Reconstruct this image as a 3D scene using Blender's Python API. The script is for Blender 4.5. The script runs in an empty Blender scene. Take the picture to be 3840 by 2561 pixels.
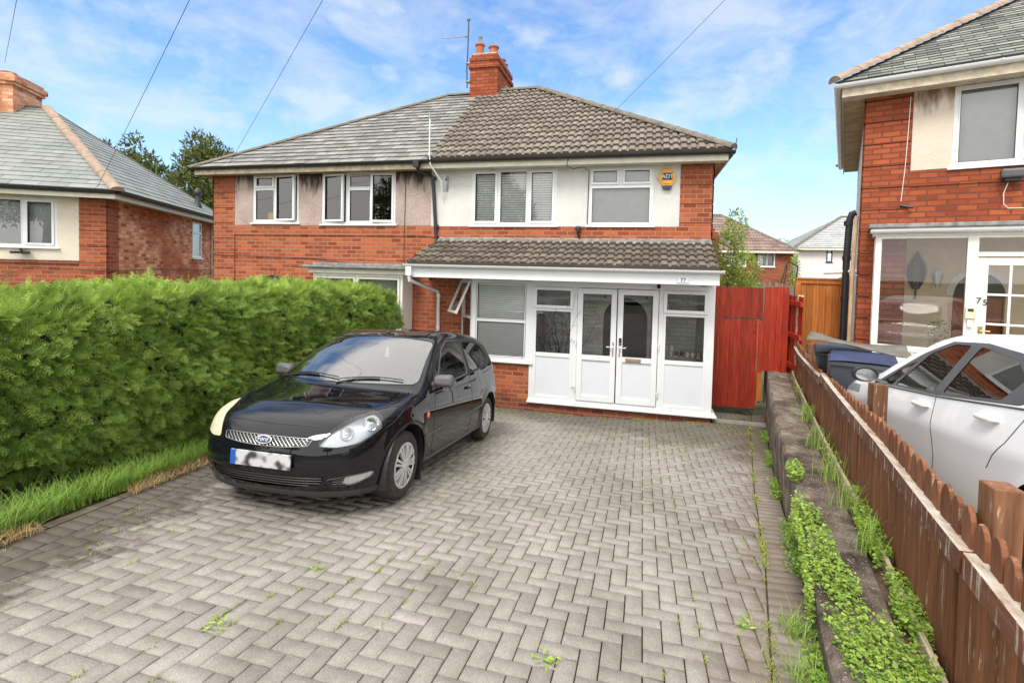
import bpy, bmesh, math, random
import numpy as np
from mathutils import Vector, Matrix
random.seed(7)
rng = np.random.default_rng(11)
C = bpy.context.scene.collection
sc = bpy.context.scene
R = math.radians

# ------------------------------------------------------------------ camera
cam = bpy.data.objects.new('camera', bpy.data.cameras.new('camera'))
C.objects.link(cam)
right = Vector((0.97133586, 0.2364865, 0.02409949))
down = Vector((0.03149366, -0.02753871, -0.9991245))
fwd = Vector((-0.23561578, 0.97124444, -0.03419716))
M = Matrix.Identity(4)
for i in range(3):
    M[i][0] = right[i]; M[i][1] = -down[i]; M[i][2] = -fwd[i]
M[0][3], M[1][3], M[2][3] = 0, 0, 1.586
cam.matrix_world = M
cam.data.sensor_width = 36
cam.data.lens = 1845 / 3840 * 36
cam.data.shift_x = -(1956.4 - 1920) / 3840
cam.data.shift_y = -(1280.5 - 1078.4) / 3840
cam.data.clip_start = 0.05
cam.data.clip_end = 2000
sc.camera = cam

# ------------------------------------------------------------------ light
SUN_EL, SUN_AZ = 54, 192      # azimuth clockwise from +Y
world = bpy.data.worlds.new('World')
sc.world = world
world.use_nodes = True
wt = world.node_tree
wt.nodes.clear()
def wn(t, **k):
    n = wt.nodes.new(t)
    for a, b in k.items(): setattr(n, a, b)
    return n
wo = wn('ShaderNodeOutputWorld'); bg = wn('ShaderNodeBackground')
sky = wn('ShaderNodeTexSky', sky_type='NISHITA', sun_disc=False, sun_elevation=R(SUN_EL), sun_rotation=R(SUN_AZ), altitude=50, air_density=1.0, dust_density=0.6, ozone_density=1.6)
tc = wn('ShaderNodeTexCoord')
mp = wn('ShaderNodeMapping'); mp.inputs['Scale'].default_value = (1.0, 1.15, 2.3); mp.inputs['Location'].default_value = (.35, .2, .0)
wt.links.new(tc.outputs['Generated'], mp.inputs[0])
n1 = wn('ShaderNodeTexNoise'); n1.inputs['Scale'].default_value = 4.6; n1.inputs['Detail'].default_value = 7; n1.inputs['Roughness'].default_value = .62; n1.inputs['Distortion'].default_value = .35
wt.links.new(mp.outputs[0], n1.inputs['Vector'])
rp = wn('ShaderNodeValToRGB'); rp.color_ramp.elements[0].position = .39; rp.color_ramp.elements[1].position = .66
rp.color_ramp.elements[0].color = (0, 0, 0, 1); rp.color_ramp.elements[1].color = (.62, .62, .62, 1)
wt.links.new(n1.outputs[0], rp.inputs[0])
sp = wn('ShaderNodeSeparateXYZ'); wt.links.new(tc.outputs['Generated'], sp.inputs[0])
mr = wn('ShaderNodeMapRange'); mr.inputs[1].default_value = .15; mr.inputs[2].default_value = -.35; mr.inputs[3].default_value = 0; mr.inputs[4].default_value = .82
wt.links.new(sp.outputs[1], mr.inputs[0])
hz = wn('ShaderNodeMapRange'); hz.inputs[1].default_value = .34; hz.inputs[2].default_value = 0.0; hz.inputs[3].default_value = 0; hz.inputs[4].default_value = .36
wt.links.new(sp.outputs[2], hz.inputs[0])
mp2 = wn('ShaderNodeMapping'); mp2.inputs['Scale'].default_value = (1.0, 1.1, 1.6); mp2.inputs['Location'].default_value = (.1, 1.7, .4); wt.links.new(tc.outputs['Generated'], mp2.inputs[0])
n9 = wn('ShaderNodeTexNoise'); n9.inputs['Scale'].default_value = 8.5; n9.inputs['Detail'].default_value = 6; n9.inputs['Roughness'].default_value = .55; wt.links.new(mp2.outputs[0], n9.inputs['Vector'])
rp9 = wn('ShaderNodeValToRGB'); rp9.color_ramp.elements[0].position = .47; rp9.color_ramp.elements[1].position = .66; rp9.color_ramp.elements[0].color = (0, 0, 0, 1); rp9.color_ramp.elements[1].color = (.6, .6, .6, 1); wt.links.new(n9.outputs[0], rp9.inputs[0])
m0 = wn('ShaderNodeMath', operation='MAXIMUM'); wt.links.new(rp.outputs[0], m0.inputs[0]); wt.links.new(rp9.outputs[0], m0.inputs[1])
m1 = wn('ShaderNodeMath', operation='MAXIMUM'); wt.links.new(m0.outputs[0], m1.inputs[0]); wt.links.new(mr.outputs[0], m1.inputs[1])
m2 = wn('ShaderNodeMath', operation='MAXIMUM'); wt.links.new(m1.outputs[0], m2.inputs[0]); wt.links.new(hz.outputs[0], m2.inputs[1])
gain = wn('ShaderNodeMix', data_type='RGBA', blend_type='MULTIPLY'); gain.inputs[0].default_value = 1
wt.links.new(sky.outputs[0], gain.inputs[6]); gain.inputs[7].default_value = (1.5, 1.88, 2.2, 1)
mx = wn('ShaderNodeMix', data_type='RGBA'); wt.links.new(m2.outputs[0], mx.inputs[0]); wt.links.new(gain.outputs[2], mx.inputs[6]); 
# unseen cloud behind the viewer and overhead, brightened to light the facades softly
br = wn('ShaderNodeMapRange', interpolation_type='SMOOTHSTEP'); br.inputs[1].default_value = .12; br.inputs[2].default_value = -.45; wt.links.new(sp.outputs[1], br.inputs[0])
bz = wn('ShaderNodeMapRange', interpolation_type='SMOOTHSTEP'); bz.inputs[1].default_value = .54; bz.inputs[2].default_value = .72; wt.links.new(sp.outputs[2], bz.inputs[0])
bm_ = wn('ShaderNodeMath', operation='MAXIMUM'); wt.links.new(br.outputs[0], bm_.inputs[0]); wt.links.new(bz.outputs[0], bm_.inputs[1])
m3 = wn('ShaderNodeMath', operation='MULTIPLY_ADD', use_clamp=True); m3.inputs[1].default_value = .9; wt.links.new(bm_.outputs[0], m3.inputs[0]); wt.links.new(m2.outputs[0], m3.inputs[2]); wt.links.new(m3.outputs[0], mx.inputs[0])
cc = wn('ShaderNodeMix', data_type='RGBA'); wt.links.new(bm_.outputs[0], cc.inputs[0]); cc.inputs[6].default_value = (7.0, 7.5, 8.0, 1); cc.inputs[7].default_value = (15.5, 15.2, 14.8, 1); wt.links.new(cc.outputs[2], mx.inputs[7])
wt.links.new(mx.outputs[2], bg.inputs[0]); bg.inputs[1].default_value = .10
wt.links.new(bg.outputs[0], wo.inputs[0])
sun = bpy.data.objects.new('sun', bpy.data.lights.new('sun', 'SUN'))
C.objects.link(sun)
sun.data.energy = 2.4; sun.data.angle = R(20); sun.data.color = (1, .955, .88)
az, el = R(SUN_AZ), R(SUN_EL)
sd = Vector((math.sin(az) * math.cos(el), math.cos(az) * math.cos(el), math.sin(el)))
sun.rotation_euler = sd.to_track_quat('Z', 'Y').to_euler()
sc.view_settings.view_transform = 'Standard'; sc.view_settings.look = 'None'
sc.view_settings.gamma = 1; sc.view_settings.exposure = .36

# ------------------------------------------------------------------ materials
def N(t, nt, **k):
    n = nt.nodes.new(t)
    for a, b in k.items(): setattr(n, a, b)
    return n
def base(name, rough=.7, metal=0, spec=.5):
    m = bpy.data.materials.new(name); m.use_nodes = True
    b = m.node_tree.nodes['Principled BSDF']
    b.inputs['Roughness'].default_value = rough; b.inputs['Metallic'].default_value = metal
    b.inputs['Specular IOR Level'].default_value = spec
    return m, m.node_tree, b
def ramp(nt, src, stops):
    r = N('ShaderNodeValToRGB', nt)
    while len(r.color_ramp.elements) < len(stops): r.color_ramp.elements.new(.5)
    for e, (p, c) in zip(r.color_ramp.elements, stops):
        e.position = p; e.color = (*c, 1) if len(c) == 3 else c
    nt.links.new(src, r.inputs[0]); return r
def noise(nt, vec, scale, detail=4, rough=.55, dist=0):
    n = N('ShaderNodeTexNoise', nt); n.inputs['Scale'].default_value = scale; n.inputs['Detail'].default_value = detail
    n.inputs['Roughness'].default_value = rough; n.inputs['Distortion'].default_value = dist
    if vec is not None: nt.links.new(vec, n.inputs['Vector'])
    return n
def mixc(nt, f, a, b, mode='MIX'):
    m = N('ShaderNodeMix', nt, data_type='RGBA', blend_type=mode)
    for i, v in ((0, f), (6, a), (7, b)):
        if isinstance(v, (int, float)): m.inputs[i].default_value = v
        elif isinstance(v, tuple): m.inputs[i].default_value = (*v, 1)
        else: nt.links.new(v, m.inputs[i])
    return m.outputs[2]
def bump(nt, b, h, strength=.3, dist=.01):
    bp = N('ShaderNodeBump', nt); bp.inputs['Strength'].default_value = strength; bp.inputs['Distance'].default_value = dist
    nt.links.new(h, bp.inputs['Height']); nt.links.new(bp.outputs[0], b.inputs['Normal']); return bp
def coord(nt, kind='Object', scale=(1, 1, 1)):
    t = N('ShaderNodeTexCoord', nt); m = N('ShaderNodeMapping', nt); m.inputs['Scale'].default_value = scale
    nt.links.new(t.outputs[kind], m.inputs[0]); return m.outputs[0]
def geo_pos(nt, scale=(1, 1, 1)):
    t = N('ShaderNodeNewGeometry', nt); m = N('ShaderNodeMapping', nt); m.inputs['Scale'].default_value = scale
    nt.links.new(t.outputs['Position'], m.inputs[0]); return m.outputs[0]
def plain(name, col, rough=.5, metal=0, var=.12, scale=6, bmp=0, bscale=60, spec=.5):
    m, nt, b = base(name, rough, metal, spec)
    v = geo_pos(nt); n = noise(nt, v, scale)
    c2 = tuple(x * (1 - var) for x in col); c1 = tuple(min(1, x * (1 + var * .6)) for x in col)
    r = ramp(nt, n.outputs[0], [(.3, c2), (.7, c1)])
    nt.links.new(r.outputs[0], b.inputs['Base Color'])
    if bmp: bump(nt, b, noise(nt, v, bscale).outputs[0], bmp, .005)
    return m
def tintmat(name, dark, light, rough=.6, trans=0, spec=.4):
    m, nt, b = base(name, rough, 0, spec)
    a = N('ShaderNodeAttribute', nt); a.attribute_name = 'tint'
    r = ramp(nt, a.outputs['Fac'], [(0, dark), (1, light)])
    nt.links.new(r.outputs[0], b.inputs['Base Color'])
    if trans:
        t = N('ShaderNodeBsdfTranslucent', nt); nt.links.new(r.outputs[0], t.inputs[0])
        mx = N('ShaderNodeMixShader', nt); mx.inputs[0].default_value = trans
        out = nt.nodes['Material Output']
        nt.links.new(b.outputs[0], mx.inputs[1]); nt.links.new(t.outputs[0], mx.inputs[2]); nt.links.new(mx.outputs[0], out.inputs[0])
    return m
def brickmat(name, c1=(.33, .078, .034), c2=(.46, .13, .055), mortar=(.42, .23, .16), dark=(.13, .035, .02), pale=None, msize=.011, rowh=.085, w=.235, dirt=.5):
    m, nt, b = base(name, .9, 0, .2)
    u = N('ShaderNodeUVMap', nt); u.uv_map = 'UVMap'
    wv = noise(nt, u.outputs[0], 3.0, 2); wadd = N('ShaderNodeVectorMath', nt, operation='MULTIPLY_ADD'); nt.links.new(wv.outputs['Color'], wadd.inputs[0]); wadd.inputs[1].default_value = (.012, .012, 0); nt.links.new(u.outputs[0], wadd.inputs[2])
    def bt(a, bb, mo, bias=0):
        t = N('ShaderNodeTexBrick', nt); t.inputs['Scale'].default_value = 1; t.inputs['Brick Width'].default_value = w; t.inputs['Row Height'].default_value = rowh
        t.inputs['Mortar Size'].default_value = msize; t.inputs['Mortar Smooth'].default_value = .25; t.inputs['Bias'].default_value = bias
        t.inputs['Color1'].default_value = (*a, 1); t.inputs['Color2'].default_value = (*bb, 1); t.inputs['Mortar'].default_value = (*mo, 1)
        nt.links.new(wadd.outputs[0], t.inputs['Vector']); return t
    t = bt(c1, c2, mortar); tr = bt((0, 0, 0), (1, 1, 1), (.5, .5, .5))
    per = ramp(nt, tr.outputs['Color'], [(0, (.7, .66, .68)), (.2, (.93, .93, .93)), (.7, (1, 1, 1)), (.97, (1.15, 1.14, 1.1))])
    col = mixc(nt, .8, t.outputs['Color'], per.outputs[0], 'MULTIPLY')
    n = noise(nt, u.outputs[0], 1.3, 6, .65); rr = ramp(nt, n.outputs[0], [(.35, (0, 0, 0)), (.75, (1, 1, 1))])
    f = N('ShaderNodeMath', nt, operation='MULTIPLY'); nt.links.new(rr.outputs[0], f.inputs[0]); f.inputs[1].default_value = dirt
    col = mixc(nt, f.outputs[0], col, mixc(nt, .55, col, dark))
    n2 = noise(nt, u.outputs[0], 55, 3); r2 = ramp(nt, n2.outputs[0], [(.35, (.78, .78, .78)), (.7, (1.12, 1.12, 1.12))])
    col = mixc(nt, .7, col, r2.outputs[0], 'MULTIPLY')
    if pale:
        n3 = noise(nt, u.outputs[0], .5, 5); r3 = ramp(nt, n3.outputs[0], [(.42, (0, 0, 0)), (.54, (1, 1, 1))])
        nf = N('ShaderNodeMath', nt, operation='MULTIPLY'); nt.links.new(r3.outputs[0], nf.inputs[0]); nt.links.new(tr.outputs['Color'], nf.inputs[1])
        col = mixc(nt, nf.outputs[0], col, pale)
    nt.links.new(col, b.inputs['Base Color'])
    inv = N('ShaderNodeMath', nt, operation='MULTIPLY_ADD'); nt.links.new(t.outputs['Fac'], inv.inputs[0]); inv.inputs[1].default_value = -1; inv.inputs[2].default_value = 1
    hh = N('ShaderNodeMath', nt, operation='MULTIPLY_ADD'); nt.links.new(n2.outputs[0], hh.inputs[0]); hh.inputs[1].default_value = .35; nt.links.new(inv.outputs[0], hh.inputs[2])
    bump(nt, b, hh.outputs[0], .9, .012)
    return m
def glassmat(name, tint=(.75, .8, .8), refl=1.45, rough=.0, extra=0):
    m = bpy.data.materials.new(name); m.use_nodes = True; nt = m.node_tree; nt.nodes.clear()
    o = N('ShaderNodeOutputMaterial', nt); g = N('ShaderNodeBsdfGlossy', nt); g.inputs['Roughness'].default_value = rough
    t = N('ShaderNodeBsdfTransparent', nt); t.inputs[0].default_value = (*tint, 1)
    f = N('ShaderNodeFresnel', nt); f.inputs[0].default_value = refl
    a = N('ShaderNodeMath', nt, operation='MULTIPLY_ADD', use_clamp=True); nt.links.new(f.outputs[0], a.inputs[0]); a.inputs[1].default_value = 1.6; a.inputs[2].default_value = extra
    mx = N('ShaderNodeMixShader', nt); nt.links.new(a.outputs[0], mx.inputs[0]); nt.links.new(t.outputs[0], mx.inputs[1]); nt.links.new(g.outputs[0], mx.inputs[2])
    wv = noise(nt, geo_pos(nt), 1.4, 1); bp = N('ShaderNodeBump', nt); bp.inputs['Strength'].default_value = .012; bp.inputs['Distance'].default_value = .05
    nt.links.new(wv.outputs[0], bp.inputs['Height']); nt.links.new(bp.outputs[0], g.inputs['Normal'])
    nt.links.new(mx.outputs[0], o.inputs[0]); return m
def tilemat(name, cols, rough=.85, moss=None, mossw=.5, lichen=None, spec=.3):
    m, nt, b = base(name, rough, 0, spec)
    a = N('ShaderNodeAttribute', nt); a.attribute_name = 'tint'
    r = ramp(nt, a.outputs['Fac'], [(i / (len(cols) - 1), c) for i, c in enumerate(cols)])
    v = geo_pos(nt); n = noise(nt, v, 2.2, 6, .6)
    col = mixc(nt, .6, r.outputs[0], ramp(nt, n.outputs[0], [(.3, (.68, .68, .68)), (.7, (1.2, 1.2, 1.2))]).outputs[0], 'MULTIPLY')
    n4 = noise(nt, v, 70, 3)
    col = mixc(nt, .5, col, ramp(nt, n4.outputs[0], [(.35, (.7, .7, .7)), (.65, (1.2, 1.2, 1.2))]).outputs[0], 'MULTIPLY')
    if moss:
        n2 = noise(nt, v, 3.2, 8, .75); rr = ramp(nt, n2.outputs[0], [(1 - mossw, (0, 0, 0)), (1 - mossw + .07, (1, 1, 1))])
        col = mixc(nt, rr.outputs[0], col, moss)
    if lichen:
        n3 = noise(nt, v, 9, 6, .7); r3 = ramp(nt, n3.outputs[0], [(.62, (0, 0, 0)), (.68, (.8, .8, .8))])
        col = mixc(nt, r3.outputs[0], col, lichen)
    nt.links.new(col, b.inputs['Base Color']); bump(nt, b, n4.outputs[0], .35, .006)
    return m
def woodmat(name, cols, worn=None, wear=.6, rough=.75, axis='z', bmp=.4):
    m, nt, b = base(name, rough, 0, .3)
    s = {'z': (14, 14, 1.2), 'x': (1.2, 14, 14), 'y': (14, 1.2, 14)}[axis]
    v = coord(nt, 'Object', s); n = noise(nt, v, 2.2, 7, .62, .5)
    a = N('ShaderNodeAttribute', nt); a.attribute_name = 'tint'
    oi = N('ShaderNodeObjectInfo', nt)
    r = ramp(nt, n.outputs[0], [(.3, cols[0]), (.55, cols[1]), (.75, cols[2])])
    pr = ramp(nt, oi.outputs['Random'], [(0, (.72, .72, .72)), (1, (1.2, 1.2, 1.2))])
    pa = ramp(nt, a.outputs['Fac'], [(0, (.8, .8, .8)), (1, (1.2, 1.2, 1.2))])
    col = mixc(nt, .9, r.outputs[0], pr.outputs[0], 'MULTIPLY'); col = mixc(nt, .8, col, pa.outputs[0], 'MULTIPLY')
    if worn:
        n2 = noise(nt, geo_pos(nt, (30, 30, 4)), 1, 7, .7); rr = ramp(nt, n2.outputs[0], [(wear, (0, 0, 0)), (wear + .05, (1, 1, 1))])
        col = mixc(nt, rr.outputs[0], col, worn)
    if name == 'worn_brown_rail':      # the upward face has lost its stain
        gm = N('ShaderNodeNewGeometry', nt); sx = N('ShaderNodeSeparateXYZ', nt); nt.links.new(gm.outputs['Normal'], sx.inputs[0])
        up = ramp(nt, sx.outputs[2], [(.6, (0, 0, 0)), (.8, (1, 1, 1))]); n7 = noise(nt, geo_pos(nt, (22, 6, 22)), 1, 6, .7)
        pale = ramp(nt, n7.outputs[0], [(.3, (.2, .12, .08)), (.45, (.42, .35, .28)), (.65, (.6, .54, .46))])
        col = mixc(nt, up.outputs[0], col, pale.outputs[0])
    nt.links.new(col, b.inputs['Base Color']); bump(nt, b, n.outputs[0], bmp, .006)
    return m

MT = {}
MT['brick'] = brickmat('red_brick')
MT['brick_pale'] = brickmat('red_brick_pale_patches', c1=(.46, .12, .05), c2=(.58, .18, .075), mortar=(.42, .2, .12), pale=(.85, .5, .32), dirt=.2)
MT['brick_dark'] = brickmat('dark_brick', c1=(.2, .05, .03), c2=(.26, .08, .045), mortar=(.3, .17, .12))
MT['brick_far'] = brickmat('far_brick', c1=(.28, .075, .04), c2=(.36, .12, .06), mortar=(.36, .17, .1))
MT['brick_right'] = brickmat('weathered_red_brick', c1=(.33, .075, .032), c2=(.42, .108, .045), mortar=(.2, .075, .05), dirt=.7)
MT['brick_paint'] = brickmat('white_painted_brick', c1=(.84, .84, .82), c2=(.86, .86, .84), mortar=(.72, .72, .7), dark=(.5, .5, .48), msize=.006, dirt=.2)
def rendermat(name, col, col2, speck=None, spw=.56, stain=None, sz=0, bm=.6):
    m, nt, b = base(name, .95, 0, .15)
    v = geo_pos(nt); n = noise(nt, v, 1.5, 5)
    c = ramp(nt, n.outputs[0], [(.35, col2), (.65, col)]).outputs[0]
    n2 = noise(nt, v, 62, 4, .7)
    if speck: c = mixc(nt, ramp(nt, n2.outputs[0], [(spw, (0, 0, 0)), (spw + .05, (1, 1, 1))]).outputs[0], c, speck)
    if stain:
        s = N('ShaderNodeSeparateXYZ', nt); g = N('ShaderNodeNewGeometry', nt); nt.links.new(g.outputs['Position'], s.inputs[0])
        mr_ = N('ShaderNodeMapRange', nt); nt.links.new(s.outputs[2], mr_.inputs[0]); mr_.inputs[1].default_value = sz - .75; mr_.inputs[2].default_value = sz; mr_.inputs[3].default_value = 0; mr_.inputs[4].default_value = .62
        n3 = noise(nt, geo_pos(nt, (6, 6, 1.5)), 1.5, 6); ad = N('ShaderNodeMath', nt, operation='ADD'); nt.links.new(n3.outputs[0], ad.inputs[0]); nt.links.new(mr_.outputs[0], ad.inputs[1])
        c = mixc(nt, ramp(nt, ad.outputs[0], [(.72, (0, 0, 0)), (1.0, (.93, .93, .93))]).outputs[0], c, stain)
    nt.links.new(c, b.inputs['Base Color']); bump(nt, b, n2.outputs[0], bm, .02)
    return m
MT['render_white'] = rendermat('white_roughcast', (.76, .77, .74), (.66, .67, .64), bm=1)
MT['render_peb'] = rendermat('pebbledash', (.62, .5, .45), (.45, .36, .32), (.2, .13, .11), .54, (.035, .03, .027), 3.68, .9)
MT['render_cream'] = rendermat('cream_render', (.74, .68, .58), (.66, .6, .5), bm=.5)
MT['render_cream2'] = rendermat('cream_pebbledash', (.76, .68, .58), (.66, .57, .47), (.45, .38, .3), .64, (.22, .13, .09), 4.62, .7)
MT['render_far'] = rendermat('far_white_render', (.8, .76, .77), (.76, .72, .73), bm=.1)
MT['inner_beige'] = plain('beige_plaster', (.85, .7, .5), .9, var=.08)
MT['upvc'] = plain('white_upvc', (.73, .75, .77), .32, var=.05, scale=2)
MT['upvc_panel'] = plain('white_panel', (.66, .69, .74), .28, var=.03)
MT['upvc_worn'] = plain('worn_white_paint', (.78, .76, .70), .6, var=.09, scale=9)
MT['fascia_cream'] = plain('dirty_cream_fascia', (.6, .52, .4), .7, var=.3, scale=9)
MT['fascia'] = plain('off_white_fascia', (.7, .66, .56), .5, var=.12)
MT['soffit_tan'] = plain('tan_soffit', (.5, .34, .2), .8, var=.3, scale=4)
MT['black_plastic'] = plain('black_plastic', (.02, .02, .022), .45, var=.3)
MT['gutter_black'] = plain('black_gutter', (.025, .024, .023), .5, var=.4, scale=12)
MT['grey_plastic'] = plain('grey_plastic', (.09, .09, .095), .5)
MT['bin_grey'] = plain('bin_grey_plastic', (.05, .058, .07), .5, var=.15)
MT['blue_plastic'] = plain('blue_lid_plastic', (.025, .04, .10), .45, var=.2)
MT['felt'] = plain('grey_felt_sheet', (.16, .15, .13), .9, var=.3)
MT['lead'] = plain('grey_lead', (.25, .25, .24), .7, var=.5, scale=10, bmp=.3)
MT['slate'] = tilemat('grey_slate', [(.15, .15, .145), (.22, .222, .21), (.29, .295, .28)], .6, (.16, .10, .075), .44, (.2, .15, .05), .4)
MT['slate_left'] = tilemat('pale_grey_slate', [(.22, .235, .225), (.25, .265, .25), (.28, .295, .28)], .65)
MT['slate_right'] = tilemat('weathered_slate', [(.1, .105, .1), (.19, .2, .18), (.30, .30, .27)], .7, (.25, .25, .2), .36)
MT['tile_brown'] = tilemat('brown_concrete_tile', [(.175, .15, .125), (.21, .182, .152), (.25, .218, .182)], .85, None, 0, None)
MT['tile_porch'] = tilemat('dark_concrete_tile', [(.12, .098, .08), (.16, .135, .108), (.2, .17, .14)], .85, (.06, .055, .045), .42)
MT['tile_far'] = tilemat('far_brown_tile', [(.19, .13, .11), (.24, .175, .15), (.3, .22, .19)], .9)
MT['slate_far'] = tilemat('far_slate', [(.36, .37, .38), (.4, .41, .42), (.44, .45, .46)], .8)
MT['ridge_grey'] = plain('grey_ridge_tile', (.17, .15, .12), .9, var=.35, scale=8, bmp=.3)
MT['ridge_tan'] = plain('tan_ridge_tile', (.34, .25, .19), .9, var=.3, scale=8, bmp=.3)
MT['terracotta'] = plain('terracotta', (.42, .13, .06), .8, var=.25)
MT['cement'] = plain('cement', (.42, .40, .36), .95, var=.4, scale=8, bmp=.4)
MT['glass'] = glassmat('window_glass', (.93, .95, .94), 1.5, 0, .07)
MT['glass_clear'] = glassmat('clear_glass', (.95, .97, .96), 1.45, 0, .04)
MT['glass_frost'] = glassmat('frosted_glass', (.4, .42, .42), 1.5, .12, .25)
MT['glass_car'] = glassmat('car_glass', (.5, .62, .56), 1.5, 0, .07)
MT['glass_screen'] = glassmat('windscreen_glass', (.72, .85, .78), 1.6, 0, .2)
MT['glass_tint'] = glassmat('tinted_car_glass', (.1, .1, .1), 1.5, 0, .08)
MT['blind'] = plain('pale_blind', (.9, .91, .9), .5, var=.03)
MT['blind_grey'] = plain('grey_blind', (.56, .57, .57), .6, var=.08)
MT['curtain'] = plain('net_curtain', (.5, .52, .47), .9, var=.3, scale=18)
MT['dark_room'] = plain('dark_room', (.035, .037, .035), .9)
MT['metal'] = plain('grey_metal', (.35, .36, .37), .35, .9)
MT['chrome'] = plain('chrome', (.75, .76, .78), .12, 1, var=.03)
MT['aerial_white'] = plain('white_mast', (.8, .8, .8), .4)
MT['dark_metal'] = plain('dark_metal', (.06, .06, .065), .5, .6)
MT['wire'] = plain('overhead_wire', (.03, .03, .03), .7)
MT['yellow'] = plain('yellow_plastic', (.85, .42, .045), .4, var=.05)
MT['navy'] = plain('navy_plastic', (.03, .045, .1), .4)
MT['ink'] = plain('dark_ink', (.02, .02, .03), .6)
MT['white_ink'] = plain('white_ink', (.85, .85, .85), .5)
MT['gold'] = plain('old_brass', (.4, .3, .12), .45, .7)
MT['cream_plastic'] = plain('cream_plastic', (.7, .62, .42), .5)
MT['wood_red'] = woodmat('red_stained_boards', [(.2, .015, .008), (.33, .032, .013), (.43, .054, .02)], (.12, .02, .01), .66, .55)
MT['wood_orange'] = woodmat('orange_stained_boards', [(.3, .09, .018), (.45, .15, .03), (.54, .2, .045)], (.16, .05, .015), .7, .6)
MT['wood_picket'] = woodmat('brown_stained_picket', [(.10, .038, .018), (.20, .078, .035), (.29, .12, .054)], (.36, .27, .19), .60)
MT['wood_rail'] = woodmat('worn_brown_rail', [(.11, .042, .025), (.17, .068, .04), (.22, .095, .058)], (.45, .37, .29), .55, axis='y')
MT['wood_bare'] = woodmat('bare_weathered_timber', [(.25, .19, .12), (.42, .34, .24), (.5, .42, .32)], (.15, .06, .03), .62, axis='y')
MT['wood_post'] = woodmat('brown_post', [(.10, .042, .022), (.2, .09, .045), (.28, .14, .075)], (.42, .33, .24), .6)
MT['wood_grey'] = woodmat('grey_timber', [(.16, .13, .1), (.28, .24, .19), (.38, .33, .27)], None)
MT['wood_peel'] = woodmat('peeling_white_post', [(.16, .05, .03), (.3, .2, .14), (.55, .5, .42)], (.72, .68, .6), .5)
MT['bark'] = plain('bark', (.09, .06, .04), .95, var=.4, scale=20, bmp=.6)
MT['hedge_leaf'] = tintmat('hedge_foliage', (.07, .165, .018), (.50, .66, .14), .55, .32)
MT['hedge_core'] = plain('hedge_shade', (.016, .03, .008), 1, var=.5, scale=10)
MT['grass'] = tintmat('grass_blades', (.09, .24, .02), (.36, .5, .1), .55, .3)
MT['straw'] = tintmat('dry_grass', (.26, .17, .07), (.5, .37, .18), .8, .15)
MT['leaf_bright'] = tintmat('bright_creeper_leaves', (.05, .17, .015), (.40, .55, .09), .5, .3)
MT['moss_weed'] = tintmat('yellow_green_weeds', (.12, .16, .025), (.38, .44, .08), .7, .2)
MT['tree_leaf'] = tintmat('dark_tree_leaves', (.045, .07, .012), (.2, .22, .05), .6, .25)
MT['bush_leaf'] = tintmat('light_bush_leaves', (.14, .25, .03), (.52, .62, .16), .55, .3)
MT['soil'] = plain('soil', (.11, .07, .045), 1, var=.6, scale=14, bmp=.8, bscale=40)
MT['ground'] = plain('rough_ground', (.10, .11, .05), 1, var=.5, scale=2, bmp=.5)
MT['asphalt'] = plain('asphalt', (.055, .055, .057), .9, var=.25, scale=30, bmp=.4)
MT['kerb'] = plain('kerb_concrete', (.13, .105, .07), 1, var=.5, scale=8, bmp=.8)
MT['concrete'] = plain('concrete', (.3, .29, .26), .95, var=.3, scale=5, bmp=.5)
MT['tyre'] = plain('tyre_rubber', (.045, .036, .03), .85, var=.4, scale=25)
MT['white_shoe'] = plain('white_shoe', (.7, .7, .68), .6)
MT['red_shoe'] = plain('red_fabric', (.55, .05, .04), .6)
def carpaint(name, col, rough=.06):
    m, nt, b = base(name, .35, 0, .5)
    b.inputs['Specular IOR Level'].default_value = .0; b.inputs['Roughness'].default_value = .5; b.inputs['Base Color'].default_value = (*col, 1); b.inputs['Coat Weight'].default_value = 1; b.inputs['Coat Roughness'].default_value = rough
    return m
MT['paint_black'] = carpaint('black_car_paint', (.006, .006, .009), .02)
MT['paint_white'] = carpaint('white_car_paint', (.84, .85, .86), .03)
def wallstone():
    m, nt, b = base('old_concrete_wall', .95, 0, .2)
    v = geo_pos(nt); n = noise(nt, v, 3.5, 8, .7); n2 = noise(nt, v, 60, 4, .7)
    c = ramp(nt, n.outputs[0], [(.34, (.05, .038, .03)), (.5, (.16, .125, .10)), (.66, (.34, .285, .235))]).outputs[0]
    c = mixc(nt, ramp(nt, n2.outputs[0], [(.6, (0, 0, 0)), (.66, (1, 1, 1))]).outputs[0], c, (.5, .44, .37))
    nt.links.new(c, b.inputs['Base Color']); bump(nt, b, mixc(nt, .4, n.outputs[0], n2.outputs[0]), 1, .05)
    return m
MT['old_wall'] = wallstone()
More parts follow.
